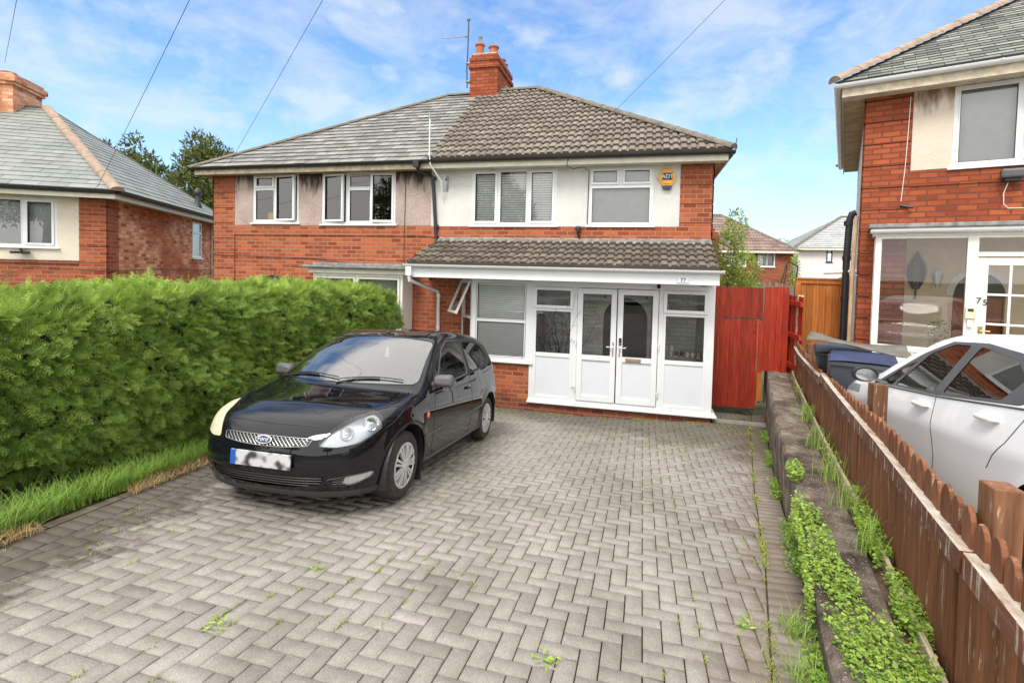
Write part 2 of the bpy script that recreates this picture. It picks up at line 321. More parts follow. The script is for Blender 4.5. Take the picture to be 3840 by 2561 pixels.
def paving():
    m, nt, b = base('grey_block_paving', .88, 0, .3)
    a = N('ShaderNodeAttribute', nt); a.attribute_name = 'tint'
    r = ramp(nt, a.outputs['Fac'], [(0, (.23, .215, .195)), (.06, (.245, .228, .205)), (.08, (.262, .245, .226)), (.9, (.312, .294, .272)), (1, (.305, .272, .28))])
    v = geo_pos(nt)
    n = noise(nt, v, 1.1, 7, .68); c = mixc(nt, .95, r.outputs[0], ramp(nt, n.outputs[0], [(.3, (.72, .70, .66)), (.62, (1.12, 1.11, 1.1))]).outputs[0], 'MULTIPLY')
    n2 = noise(nt, v, 160, 3, .6); c = mixc(nt, .8, c, ramp(nt, n2.outputs[0], [(.36, (.72, .72, .72)), (.56, (1, 1, 1)), (.68, (1.4, 1.4, 1.4))]).outputs[0], 'MULTIPLY')
    n5 = noise(nt, v, 14, 5, .65); c = mixc(nt, .7, c, ramp(nt, n5.outputs[0], [(.35, (.86, .85, .82)), (.65, (1.08, 1.08, 1.08))]).outputs[0], 'MULTIPLY')
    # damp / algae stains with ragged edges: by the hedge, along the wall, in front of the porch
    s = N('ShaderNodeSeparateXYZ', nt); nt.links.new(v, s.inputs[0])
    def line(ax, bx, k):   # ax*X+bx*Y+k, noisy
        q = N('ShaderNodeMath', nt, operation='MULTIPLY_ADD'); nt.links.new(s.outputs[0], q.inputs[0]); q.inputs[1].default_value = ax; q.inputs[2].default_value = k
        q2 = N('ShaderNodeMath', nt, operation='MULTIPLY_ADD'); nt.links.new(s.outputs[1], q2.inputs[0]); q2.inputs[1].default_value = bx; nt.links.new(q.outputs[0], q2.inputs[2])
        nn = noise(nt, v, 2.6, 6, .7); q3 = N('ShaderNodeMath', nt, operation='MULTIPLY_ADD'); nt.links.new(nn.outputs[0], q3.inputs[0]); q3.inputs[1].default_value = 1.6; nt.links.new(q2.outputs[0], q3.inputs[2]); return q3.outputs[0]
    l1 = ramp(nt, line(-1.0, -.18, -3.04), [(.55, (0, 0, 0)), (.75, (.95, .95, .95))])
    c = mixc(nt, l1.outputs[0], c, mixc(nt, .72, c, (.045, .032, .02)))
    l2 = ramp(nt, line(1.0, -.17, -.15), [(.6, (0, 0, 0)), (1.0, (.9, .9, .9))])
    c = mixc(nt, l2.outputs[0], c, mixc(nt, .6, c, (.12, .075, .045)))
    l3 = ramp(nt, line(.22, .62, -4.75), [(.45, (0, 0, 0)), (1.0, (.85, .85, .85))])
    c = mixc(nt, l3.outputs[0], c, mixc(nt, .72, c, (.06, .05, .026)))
    nt.links.new(c, b.inputs['Base Color']); bump(nt, b, n2.outputs[0], .5, .003)
    return m
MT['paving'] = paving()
def joint():
    m, nt, b = base('sand_and_moss_joints', 1, 0, .1)
    v = geo_pos(nt); n = noise(nt, v, 2.2, 7, .7)
    c = ramp(nt, n.outputs[0], [(.38, (.03, .022, .015)), (.52, (.06, .042, .022)), (.62, (.10, .10, .025)), (.72, (.16, .19, .04))]).outputs[0]
    nt.links.new(c, b.inputs['Base Color']); bump(nt, b, noise(nt, v, 120).outputs[0], .8, .01)
    return m
MT['joint'] = joint()
def platemat():
    m, nt, b = base('blurred_number_plate', .35, 0, .5)
    v = coord(nt, 'Object', (1, 1, 1)); n = noise(nt, v, 15, 0); 
    c = ramp(nt, n.outputs[0], [(.34, (.05, .05, .05)), (.56, (.5, .51, .53))]).outputs[0]
    nt.links.new(c, b.inputs['Base Color']); return m
MT['plate'] = platemat()

# ------------------------------------------------------------------ helpers
def tag(o, label=None, cat=None, group=None, kind=None):
    if label: o['label'] = label
    if cat: o['category'] = cat
    if group: o['group'] = group
    if kind: o['kind'] = kind
    return o
def empty(name, loc, label, cat, rz=0, group=None, rx=0, s=1):
    o = bpy.data.objects.new(name, None); C.objects.link(o)
    o.empty_display_size = .1
    o.location = loc; o.rotation_euler = (rx, 0, rz); o.scale = (s, s, s)
    return tag(o, label, cat, group)
class MB:
    # sheets of glass are single faces in the middle of their box
    def __init__(s): s.v = []; s.f = []; s.t = []; s.m = []; s.sm = False; s.mi = 0; s.tt = .5
    def q(s, *pts, t=None):
        n = len(s.v); s.v += [tuple(p) for p in pts]; s.f.append(tuple(range(n, n + len(pts)))); s.t.append(s.tt if t is None else t); s.m.append(s.mi)
    def box(s, x0, x1, y0, y1, z0, z1, t=None, skip=''):
        n = len(s.v)
        s.v += [(x0, y0, z0), (x1, y0, z0), (x1, y1, z0), (x0, y1, z0), (x0, y0, z1), (x1, y0, z1), (x1, y1, z1), (x0, y1, z1)]
        for k, f in (('b', (0, 3, 2, 1)), ('t', (4, 5, 6, 7)), ('f', (0, 1, 5, 4)), ('r', (1, 2, 6, 5)), ('k', (2, 3, 7, 6)), ('l', (3, 0, 4, 7))):
            if k in skip: continue
            s.f.append(tuple(n + i for i in f)); s.t.append(s.tt if t is None else t); s.m.append(s.mi)
        return s
    def ring(s, x0, x1, z0, z1, w, y0, y1):
        s.box(x0, x0 + w, y0, y1, z0, z1); s.box(x1 - w, x1, y0, y1, z0, z1)
        s.box(x0 + w, x1 - w, y0, y1, z0, z0 + w); s.box(x0 + w, x1 - w, y0, y1, z1 - w, z1); return s
    def tube(s, pts, r, n=8, caps=True, closed=False):
        pts = [Vector(p) for p in pts]; rings = []
        rr = r if isinstance(r, (list, tuple)) else [r] * len(pts)
        prev = None
        for i, p in enumerate(pts):
            a = pts[i - 1] if (i > 0 or closed) else p; b_ = pts[(i + 1) % len(pts)] if (i < len(pts) - 1 or closed) else p
            d = (b_ - a).normalized() if (b_ - a).length > 1e-9 else Vector((0, 0, 1))
            if prev is None:
                u = d.cross(Vector((0, 0, 1)));
                if u.length < .05: u = d.cross(Vector((0, 1, 0)))
            else: u = prev - d * prev.dot(d)
            u.normalize(); prev = u; w = d.cross(u)
            k = len(s.v)
            for j in range(n):
                an = 2 * math.pi * j / n; s.v.append(tuple(p + (u * math.cos(an) + w * math.sin(an)) * rr[i]))
            rings.append(k)
        L = len(rings)
        for i in range(L if closed else L - 1):
            a, b_ = rings[i], rings[(i + 1) % L]
            for j in range(n):
                s.f.append((a + j, b_ + j, b_ + (j + 1) % n, a + (j + 1) % n)); s.t.append(s.tt); s.m.append(s.mi)
        if caps and not closed:
            s.f.append(tuple(rings[0] + j for j in range(n))); s.f.append(tuple(rings[-1] + j for j in reversed(range(n)))); s.t += [s.tt] * 2; s.m += [s.mi] * 2
        return s
    def lathe(s, c, prof, n=24, axis='z'):
        # prof: list of (r, h)
        k = len(s.v); c = Vector(c)
        for r, h in prof:
            for j in range(n):
                a = 2 * math.pi * j / n; x, y = r * math.cos(a), r * math.sin(a)
                p = (x, y, h) if axis == 'z' else ((h, x, y) if axis == 'x' else (x, h, y))
                s.v.append(tuple(c + Vector(p)))
        for i in range(len(prof) - 1):
            for j in range(n):
                s.f.append((k + i * n + j, k + i * n + (j + 1) % n, k + (i + 1) * n + (j + 1) % n, k + (i + 1) * n + j)); s.t.append(s.tt); s.m.append(s.mi)
        return s
    def prism(s, poly, y0, y1, t=None):   # poly (x,z) extruded along y
        n = len(s.v); L = len(poly); s.v += [(x, y0, z) for x, z in poly] + [(x, y1, z) for x, z in poly]
        fs = [tuple(range(n, n + L)), tuple(range(n + 2 * L - 1, n + L - 1, -1))] + [(n + i, n + L + i, n + L + (i + 1) % L, n + (i + 1) % L) for i in range(L)]
        for f in fs: s.f.append(f); s.t.append(s.tt if t is None else t); s.m.append(s.mi)
        return s
    def xf(s, mat, start=0):
        s.v[start:] = [tuple(mat @ Vector(p)) for p in s.v[start:]]; return s
    def build(s, name, mat, parent=None, smooth=False, bevel=0, uv=True, fixn=True, angle=35):
        if isinstance(mat, str) and mat.startswith('glass') and len(s.v) == 8 and len(s.f) == 6:
            a = [Vector(p) for p in s.v]; pr = [((0, 3, 7, 4), (1, 2, 6, 5)), ((0, 1, 5, 4), (3, 2, 6, 7)), ((0, 1, 2, 3), (4, 5, 6, 7))]
            p_ = min(pr, key=lambda q: (a[q[0][0]] - a[q[1][0]]).length)
            s.v = [tuple((a[i] + a[j]) / 2) for i, j in zip(*p_)]; s.f = [(0, 1, 2, 3)]; s.t = [.5]; s.m = [0]; fixn = False
        me = bpy.data.meshes.new(name); me.from_pydata(s.v, [], s.f)
        mats = mat if isinstance(mat, list) else [mat]
        for m_ in mats: me.materials.append(MT[m_] if isinstance(m_, str) else m_)
        if len(mats) > 1: me.polygons.foreach_set('material_index', s.m)
        if fixn:
            bm = bmesh.new(); bm.from_mesh(me); bmesh.ops.recalc_face_normals(bm, faces=bm.faces); bm.to_mesh(me); bm.free()
        finish(me, s.t, uv)
        o = bpy.data.objects.new(name, me); C.objects.link(o)
        if parent: o.parent = parent
        if smooth:
            me.polygons.foreach_set('use_smooth', [True] * len(me.polygons))
            try: me.set_sharp_from_angle(angle=R(angle))
            except Exception: pass
        if bevel:
            b = o.modifiers.new('bevel', 'BEVEL'); b.width = bevel; b.segments = 2; b.limit_method = 'ANGLE'; b.angle_limit = R(50)
        return o
def finish(me, tint, uv=True):
    nl = len(me.loops)
    if uv:
        l = me.uv_layers.new(name='UVMap'); me.update()
        co = np.empty(len(me.vertices) * 3); me.vertices.foreach_get('co', co); co = co.reshape(-1, 3)
        vi = np.empty(nl, int); me.loops.foreach_get('vertex_index', vi)
        pn = np.empty(len(me.polygons) * 3); me.polygons.foreach_get('normal', pn); pn = np.abs(pn.reshape(-1, 3))
        cnt = np.empty(len(me.polygons), int); me.polygons.foreach_get('loop_total', cnt)
        ax = np.repeat(np.argmax(pn * [1, 1, .9], axis=1), cnt); c = co[vi]
        u = np.where((ax == 0)[:, None], c[:, [1, 2]], np.where((ax == 1)[:, None], c[:, [0, 2]], c[:, [0, 1]]))
        l.data.foreach_set('uv', u.ravel())
    a = me.attributes.new('tint', 'FLOAT', 'FACE'); a.data.foreach_set('value', np.array(tint, dtype=np.float32))
def npmesh(name, V, F, tint, mat, parent=None, smooth=False):
    """V (n,3), F (m,k) numpy arrays"""
    me = bpy.data.meshes.new(name); m, k = F.shape
    me.vertices.add(len(V)); me.vertices.foreach_set('co', V.astype(np.float32).ravel())
    me.loops.add(m * k); me.loops.foreach_set('vertex_index', F.astype(np.int32).ravel())
    me.polygons.add(m); me.polygons.foreach_set('loop_start', np.arange(0, m * k, k, dtype=np.int32))
    try: me.polygons.foreach_set('loop_total', np.full(m, k, dtype=np.int32))
    except Exception: pass
    me.update(calc_edges=True)
    me.materials.append(MT[mat])
    a = me.attributes.new('tint', 'FLOAT', 'FACE'); a.data.foreach_set('value', tint.astype(np.float32))
    if smooth: me.polygons.foreach_set('use_smooth', [True] * m)
    o = bpy.data.objects.new(name, me); C.objects.link(o)
    if parent: o.parent = parent
    return o
def text(body, size, name, mat, parent, loc, rot=(R(90), 0, 0), ext=.002, xs=1, align='CENTER'):
    cu = bpy.data.curves.new(name, 'FONT'); cu.body = body; cu.size = size; cu.extrude = ext; cu.align_x = align; cu.align_y = 'CENTER'
    o = bpy.data.objects.new(name, cu); C.objects.link(o)
    bpy.context.view_layer.update()
    me = bpy.data.meshes.new_from_object(o.evaluated_get(bpy.context.evaluated_depsgraph_get()))
    bpy.data.objects.remove(o)
    me.materials.clear(); me.materials.append(MT[mat])
    o = bpy.data.objects.new(name, me); C.objects.link(o); o.location = loc; o.rotation_euler = rot; o.scale = (xs, 1, 1)
    if parent: o.parent = parent
    return o
def sst(x): x = min(1, max(0, x)); return x * x * (3 - 2 * x)
def g(x, y):
    z = -.1203 * min(max(y, -2.5), 9.3) - .0125 * max(-8, min(x, 3))
    z += .12 * min(1, max(0, (x + 1) / 2.3)) * sst((y - 6) / 3)
    return z
def gl(x, y):   # left of the hedge the land keeps falling
    return g(x, y) - .085 * max(0, min(7, -6 - x))
def gn(x, y): return -.06 - .3 * sst((y - 1.5) / 5.5)
def wallx(y):   # front face of the retaining wall
    return float(np.interp(y, [0, 2.58, 3.7, 5.57, 8.7, 11.2], [.40, .905, 1.135, 1.46, 2.05, 2.6]))
OFF = {}
def house(name, loc, label, cat, rz=0, local=False, group=None):
    o = empty(name, loc, label, cat, rz, group)
    OFF[o.name] = (0, 0, -loc[2]) if local else (-loc[0], -loc[1], -loc[2])
    return o
_build = MB.build
def build(s, name, mat, parent=None, **k):
    o = _build(s, name, mat, parent, **k)
    if parent is not None and parent.name in OFF: o.location = OFF[parent.name]
    return o
MB.build = build
def lk(o, parent):
    if parent.name in OFF: o.location = Vector(o.location) + Vector(OFF[parent.name])
    return o

# ------------------------------------------------------------------ ground sheets
def sheet(name, xs, ys, fz, mat, tri=None):
    V = np.array([(x, y, fz(x, y)) for y in ys for x in xs]); nx = len(xs)
    F = np.array([(j * nx + i, j * nx + i + 1, (j + 1) * nx + i + 1, (j + 1) * nx + i) for j in range(len(ys) - 1) for i in range(nx - 1)])
    o = npmesh(name, V, F, np.full(len(F), .5), mat, smooth=True); o['kind'] = 'structure'; return o
xs = [-600, -300, -120, -60, -30, -20] + list(np.arange(-14, 8.1, .5)) + [12, 20, 40, 80, 160, 300, 600]
ys = [-600, -300, -120, -60, -30, -15, -8, -5] + list(np.arange(-3, 16.1, .5)) + [20, 25, 30, 40, 60, 100, 200, 400, 900]
def fg(x, y):
    z = gl(x, y) - .05
    if x > 2.3: z -= .3
    if y > 9.3 and x < 2: z -= .1
    return z
sheet('ground', xs, ys, fg, 'ground')
sheet('road', list(np.linspace(-60, 60, 9)), [-11, -9, -7, -5.2], lambda x, y: .34, 'asphalt')
sheet('pavement', list(np.linspace(-60, 60, 25)), [-5.19, -4.4, -3.6, -2.9], lambda x, y: .36 + .03 * sst((y + 5) / 2), 'concrete')
# neighbour's drive, held up by the fence's wall
ysn = list(np.arange(-2.9, 12.1, .6))
V = []; 
for y in ysn:
    for k in range(9):
        x0 = wallx(y) + .50; V.append((x0 + (12 - x0) * (k / 8) ** 1.5, y, gn(0, y)))
F = [(j * 9 + i, j * 9 + i + 1, (j + 1) * 9 + i + 1, (j + 1) * 9 + i) for j in range(len(ysn) - 1) for i in range(8)]
npmesh('neighbour_driveway', np.array(V), np.array(F), np.full(len(F), .5), 'concrete')['kind'] = 'structure'
# the narrow planted bed behind the retaining wall
m = MB()
yb = np.arange(0.2, 9.71, .19)
for a, b_ in zip(yb[:-1], yb[1:]):
    za, zb = -.135 + .012 * math.sin(a * 9), -.135 + .012 * math.sin(b_ * 9)
    m.q((wallx(a) + .3, a, za), (wallx(a) + .5, a, za + .02), (wallx(b_) + .5, b_, zb + .02), (wallx(b_) + .3, b_, zb))
m.build('soil_bed', 'soil')['kind'] = 'structure'

# ------------------------------------------------------------------ herringbone driveway
def xl(y): return -3.42 - .185 * y if y < 7 else -4.715 + 0 * y
def xr(y): return wallx(y) - .225
def paving_blocks():
    u = .1; cs, sn = math.cos(-.0055), math.sin(-.0055); ox, oy = .064, 2.704
    quads = []
    for a in range(-56, 30):
        for b_ in range(-36, 76):
            k = (b_ - a) % 4
            if k == 1: w, h = 2, 1
            elif k == 2: w, h = 1, 2
            else: continue
            gp = .0033
            c4 = [(a * u + gp, b_ * u + gp), ((a + w) * u - gp, b_ * u + gp), ((a + w) * u - gp, (b_ + h) * u - gp), (a * u + gp, (b_ + h) * u - gp)]
            P = [(ox + x * cs - y * sn, oy + x * sn + y * cs) for x, y in c4]
            cx = sum(p[0] for p in P) / 4; cy = sum(p[1] for p in P) / 4
            if cy < -.6: continue
            lim = 9.06 if cx > -2.95 else 9.42
            if cx > 1.28: lim = 9.93
            if cx < 1.26 and cy > 9.08 and cx > -2.95: continue
            P = [(min(max(x, xl(y) + .21), xr(y) - .006), min(y, lim)) for x, y in P]
            ar = abs(sum(P[i][0] * P[(i + 1) % 4][1] - P[(i + 1) % 4][0] * P[i][1] for i in range(4))) / 2
            if ar < .0012: continue
            quads.append(P)
    for side in (0, 1):                       # straight borders along hedge and wall
        y = -.6
        while y < 9.9:
            if side == 0 and y > 8.9: break
            y1 = y + .1; gp = .0033
            if side == 0: P = [(xl(y) + .005, y + gp), (xl(y) + .2, y + gp), (xl(y1) + .2, y1 - gp), (xl(y1) + .005, y1 - gp)]
            else: P = [(xr(y) + .004, y + gp), (wallx(y) + .005, y + gp + .02), (wallx(y1) + .005, y1 - gp + .02), (xr(y1) + .004, y1 - gp)]
            quads.append(P); y = y1
    q = np.array(quads); n = len(q); c = q.mean(1, keepdims=True)
    ins = c + (q - c) * (1 - .0045 / np.maximum(.02, np.linalg.norm(q - c, axis=2, keepdims=True)))
    z = np.vectorize(g)(q[..., 0], q[..., 1]); dz = rng.normal(0, .0013, (n, 1)); tilt = rng.normal(0, .008, (n, 1, 2)); z = z + dz + ((q - c) * tilt).sum(2)
    top = np.concatenate([ins, z[..., None]], 2); mid = np.concatenate([q, z[..., None] - .0035], 2); low = np.concatenate([q, z[..., None] - .03], 2)
    V = np.concatenate([top, mid, low], 1).reshape(-1, 3)
    f = [(0, 1, 2, 3)] + [(4 + i, 4 + (i + 1) % 4, (i + 1) % 4, i) for i in range(4)] + [(8 + i, 8 + (i + 1) % 4, 4 + (i + 1) % 4, 4 + i) for i in range(4)]
    F = (np.array(f)[None] + 12 * np.arange(n)[:, None, None]).reshape(-1, 4)
    t = np.clip(np.repeat(rng.beta(5, 3, n) * .8 + .05 + (rng.random(n) < .03) * .3 - (rng.random(n) < .035) * .6, 9), 0, 1)
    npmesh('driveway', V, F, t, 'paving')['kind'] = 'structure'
paving_blocks()
ysj = list(np.arange(-.6, 10.01, .2)); V = []
for y in ysj:
    for k in range(23):
        a, b_ = xl(y), wallx(y) + .01; x = a + (b_ - a) * k / 22; V.append((x, y, g(x, y) - .011))
F = [(j * 23 + i, j * 23 + i + 1, (j + 1) * 23 + i + 1, (j + 1) * 23 + i) for j in range(len(ysj) - 1) for i in range(22)]
npmesh('driveway_joints', np.array(V), np.array(F), np.full(len(F), .5), 'joint', smooth=True)['kind'] = 'structure'
m = MB()   # edging stones on the hedge side
y = -.5
while y < 7.3:
    y1 = y + .58; a, b_ = xl(y), xl(y1); h = .004 + random.uniform(-.006, .006)
    lo = [(a - .09, y), (a - .005, y), (b_ - .005, y1), (b_ - .09, y1)]
    m.q(*[(p[0], p[1], g(*p) + h) for p in lo]); m.q((lo[1][0], y, g(a, y) - .05), (lo[2][0], y1, g(b_, y1) - .05), (lo[2][0], y1, g(b_, y1) + h), (lo[1][0], y, g(a, y) + h))
    m.q((lo[0][0], y, g(a, y) - .05), (lo[3][0], y1, g(b_, y1) - .05), (lo[3][0], y1, g(b_, y1) + h), (lo[0][0], y, g(a, y) + h)); y = y1 + .012
m.build('kerb_edging', 'kerb')['kind'] = 'structure'

# ------------------------------------------------------------------ builders for houses
def wall(par, name, x0, x1, z0, z1, y, holes=(), mat='brick', t=.1, axis='x', ret=False):
    """vertical wall in the plane y (axis x) or x=y (axis y) with rectangular holes (a0,a1,z0,z1); t = depth of the reveals (positive goes inwards)"""
    m = MB(); A = sorted({x0, x1} | {h[0] for h in holes} | {h[1] for h in holes}); Z = sorted({z0, z1} | {h[2] for h in holes} | {h[3] for h in holes})
    A = [a for a in A if x0 <= a <= x1]; Z = [z for z in Z if z0 <= z <= z1]
    P = (lambda a, d, z: (a, d, z)) if axis == 'x' else (lambda a, d, z: (d, a, z))
    for a, b_ in zip(A[:-1], A[1:]):
        for c, d in zip(Z[:-1], Z[1:]):
            mx, mz = (a + b_) / 2, (c + d) / 2
            if any(h[0] < mx < h[1] and h[2] < mz < h[3] for h in holes): continue
            m.q(P(a, y, c), P(b_, y, c), P(b_, y, d), P(a, y, d))
    for h in holes:
        a, b_, c, d = h[:4]; c = max(c, z0)
        m.q(P(a, y, c), P(a, y + t, c), P(a, y + t, d), P(a, y, d)); m.q(P(b_, y, c), P(b_, y + t, c), P(b_, y + t, d), P(b_, y, d))
        m.q(P(a, y, d), P(b_, y, d), P(b_, y + t, d), P(a, y + t, d)); m.q(P(a, y, c), P(b_, y, c), P(b_, y + t, c), P(a, y + t, c))
    return m if ret else m.build(name, mat, par, fixn=False)
def window(par, x0, x1, z0, z1, y, lights, fr=.05, sill=.06, glass='glass', mat='upvc', name='window', gasket=True):
    m = MB(); m.ring(x0, x1, z0, z1, fr, y - .015, y + .06)
    if sill: m.box(x0 - .05, x1 + .05, y - sill, y + .03, z0 - .035, z0 - .002)
    panes = []
    for l in lights:
        a, b_, c, d, k = l[:5]; s = len(m.v)
        w = .045 if k != 'f' else .02; o = .035 if k != 'f' else .02
        m.ring(a, b_, c, d, w, y - o, y + .02)
        q = MB(); q.box(a + w - .004, b_ - w + .004, y - .004, y + .004, c + w - .004, d - w + .004)
        gk = MB(); gk.ring(a + w - .001, b_ - w + .001, c + w - .001, d - w + .001, .008, y - o + .004, y - .0045)
        if k == 'v': m.box((a + b_) / 2 - .1, (a + b_) / 2 + .1, y - o - .008, y - o + .004, d - .03, d - .018)
        if k == 'o':
            hx = a if l[5] > 0 else b_
            T = Matrix.Translation((hx, y, 0)) @ Matrix.Rotation(-R(l[5]), 4, 'Z') @ Matrix.Translation((-hx, -y, 0))
            m.xf(T, s); q.xf(T); gk.xf(T)
        panes.append((q, gk))
    # posts between lights
    f = m.build(name, mat, par, bevel=.004)
    for q, gk in panes:
        q.build('pane', glass, f); gk.build('gasket', 'black_plastic', f)
    return f
def fill(m, x0, x1, z0, z1, y, w=0): m.box(x0, x1, y - .012, y + .05, z0, z1)
def venetian(par, x0, x1, z0, z1, y, pitch=.04, mat='blind', ang=22, w=.032):
    m = MB(); z = z0 + pitch / 2
    while z < z1:
        c, s = math.cos(R(ang)) * w / 2, math.sin(R(ang)) * w / 2
        m.q((x0, y - c, z - s), (x1, y - c, z - s), (x1, y + c, z + s), (x0, y + c, z + s)); z += pitch
    for k in (.12, .88): m.box(x0 + (x1 - x0) * k - .002, x0 + (x1 - x0) * k + .002, y - .016, y - .013, z0, z1)
    return m.build('blind', mat, par, fixn=False)
def vertblind(par, x0, x1, z0, z1, y, pitch=.085, mat='blind_grey'):
    m = MB(); x = x0
    while x < x1 - .03:
        m.q((x, y - .012, z0), (x + pitch * .85, y + .012, z0), (x + pitch * .85, y + .012, z1), (x, y - .012, z1)); x += pitch
    return m.build('blind', mat, par, fixn=False)
def backing(par, x0, x1, z0, z1, y, mat='dark_room'):
    return MB().box(x0, x1, y, y + .02, z0, z1).build('room_wall', mat, par)
def slope(mb, O, U, V, vlen, L, Rr, gauge=.3, tw=.3, style='tile', h=.03, amp=.028):
    O, U, V = Vector(O), Vector(U).normalized(), Vector(V).normalized(); Nn = U.cross(V)
    if Nn.z < 0: Nn = -Nn
    rows = max(1, int(round(vlen / gauge))); gg = vlen / rows
    for r in range(rows):
        v0, v1 = r * gg, min(vlen, (r + 1) * gg + .015)
        a0, b0, a1, b1 = L(v0), Rr(v0), L(v1), Rr(v1)
        lo, hi = min(a0, a1), max(b0, b1)
        if style == 'tile':
            k0 = math.floor(lo / tw); xs_ = []
            for k in range(k0, math.ceil(hi / tw) + 1):
                for fx, fh in ((0, 0), (.06, 1), (.36, 1), (.44, 0), (.56, 0), (.64, .8), (.86, .8), (.94, 0)): xs_.append(((k + fx) * tw, fh, k))
            rv = [rng.uniform() for _ in range(len(xs_))]
            for i in range(len(xs_) - 1):
                x0, f0, k = xs_[i]; x1, f1, _ = xs_[i + 1]
                c0, c1 = min(max(x0, a0), b0), min(max(x1, a0), b0); d0, d1 = min(max(x0, a1), b1), min(max(x1, a1), b1)
                if c1 - c0 < 1e-5 and d1 - d0 < 1e-5: continue
                t = (math.sin(k * 12.9898 + r * 78.233) * 43758.5453) % 1
                p = [O + U * c0 + V * v0 + Nn * (h + amp * f0), O + U * c1 + V * v0 + Nn * (h + amp * f1), O + U * d1 + V * v1 + Nn * (.004 + amp * f1), O + U * d0 + V * v1 + Nn * (.004 + amp * f0)]
                mb.q(*p, t=t)
                mb.q(O + U * c0 + V * (v0 + .004) + Nn * (-.01), O + U * c1 + V * (v0 + .004) + Nn * (-.01), p[1], p[0], t=0)
        else:
            off = (r % 2) * .5; x = (math.floor(lo / tw) - 1 + off) * tw
            while x < hi:
                gp = .004; x0, x1 = x + gp, x + tw - gp; x += tw
                c0, c1 = min(max(x0, a0), b0), min(max(x1, a0), b0); d0, d1 = min(max(x0, a1), b1), min(max(x1, a1), b1)
                if c1 - c0 < 1e-4 and d1 - d0 < 1e-4: continue
                dh = rng.uniform(0, .006); dv = rng.uniform(-.01, .006) if style == 'rough' else rng.uniform(-.003, .002); t = rng.uniform()
                p = [O + U * c0 + V * (v0 + dv) + Nn * (h + dh), O + U * c1 + V * (v0 + dv) + Nn * (h + dh), O + U * d1 + V * v1 + Nn * .003, O + U * d0 + V * v1 + Nn * .003]
                mb.q(*p, t=t); mb.q(O + U * c0 + V * (v0 + dv) - Nn * .01, O + U * c1 + V * (v0 + dv) - Nn * .01, p[1], p[0], t=0)
    # underlay
    pts = [O + U * L(0) - Nn * .012, O + U * Rr(0) - Nn * .012, O + U * Rr(vlen) + V * vlen - Nn * .012, O + U * L(vlen) + V * vlen - Nn * .012]
    mb.q(*pts, t=0)
def ridge(mb, a, b_, r=.11, seg=.42, lift=.02):
    a, b_ = Vector(a), Vector(b_); d = (b_ - a); L = d.length; n = max(1, int(L / seg)); d.normalize()
    side = d.cross(Vector((0, 0, 1))).normalized(); up = side.cross(d)
    for i in range(n):
        p0, p1 = a + d * (L * i / n - .02), a + d * (L * (i + 1) / n); k = len(mb.v); M_ = 8
        for p, rr in ((p0, r * 1.06), (p1, r)):
            for j in range(M_ + 1):
                an = math.pi * j / M_; mb.v.append(tuple(p + side * math.cos(an) * rr + up * (math.sin(an) * rr * .8 + lift - .04)))
        for j in range(M_): mb.f.append((k + j, k + j + 1, k + M_ + 2 + j, k + M_ + 1 + j)); mb.t.append(.5); mb.m.append(0)
        mb.f.append(tuple(k + j for j in range(M_ + 1))); mb.t.append(.5); mb.m.append(0)
def gutter(par, pts, mat='gutter_black', r=.055, brk=.9, name='gutter'):
    """half-round gutter with brackets along straight runs"""
    m = MB()
    for a, b_ in zip(pts[:-1], pts[1:]):
        a, b_ = Vector(a), Vector(b_); d = (b_ - a).normalized(); s = d.cross(Vector((0, 0, 1))); k = len(m.v)
        for p in (a, b_):
            for rr in (r, r * .9):
                for j in range(9):
                    an = math.pi + math.pi * j / 8; m.v.append(tuple(p + s * math.cos(an) * rr + Vector((0, 0, math.sin(an) * rr))))
        for j in range(8):
            m.f += [(k + j, k + j + 1, k + 18 + j + 1, k + 18 + j), (k + 9 + j, k + 10 + j, k + 28 + j, k + 27 + j)]; m.t += [.5] * 2; m.m += [0] * 2
            for e in (0, 18): m.f.append((k + e + j, k + e + j + 1, k + e + 10 + j, k + e + 9 + j)); m.t.append(.5); m.m.append(0)
        L = (b_ - a).length; n = max(1, int(L / brk))
        for i in range(n + 1):
            p = a + d * min(L - .02, max(.02, L * i / n)); k = len(m.v)
            for q in (p - d * .014, p + d * .014):
                for j in range(9):
                    an = math.pi + math.pi * j / 8; m.v.append(tuple(q + s * math.cos(an) * r * 1.1 + Vector((0, 0, math.sin(an) * r * 1.12 + .004))))
            for j in range(8): m.f.append((k + j, k + j + 1, k + 10 + j, k + 9 + j)); m.t.append(.5); m.m.append(0)
    return m.build(name, mat, par, smooth=True, fixn=False)
def quoins(par, x0, x1, y0, zt, zb, z_first, mat='brick', pitch=.345, side=None):
    """corner strip of projecting four-course blocks; side=(xedge, ylen) adds the return"""
    m = MB(); z = z_first
    while z > zb: z -= pitch
    while z < zt:
        a, b_ = max(z + .006, zb), min(z + pitch - .012, zt)
        if b_ > a: m.box(x0, x1, y0 - .022, y0 + .02, a, b_)
        if b_ > a and side: m.box(min(side[0], side[0] + side[2]), max(side[0], side[0] + side[2]), y0 - .022, y0 + side[1], a, b_)
        z += pitch
    return m.build('quoins', mat, par)

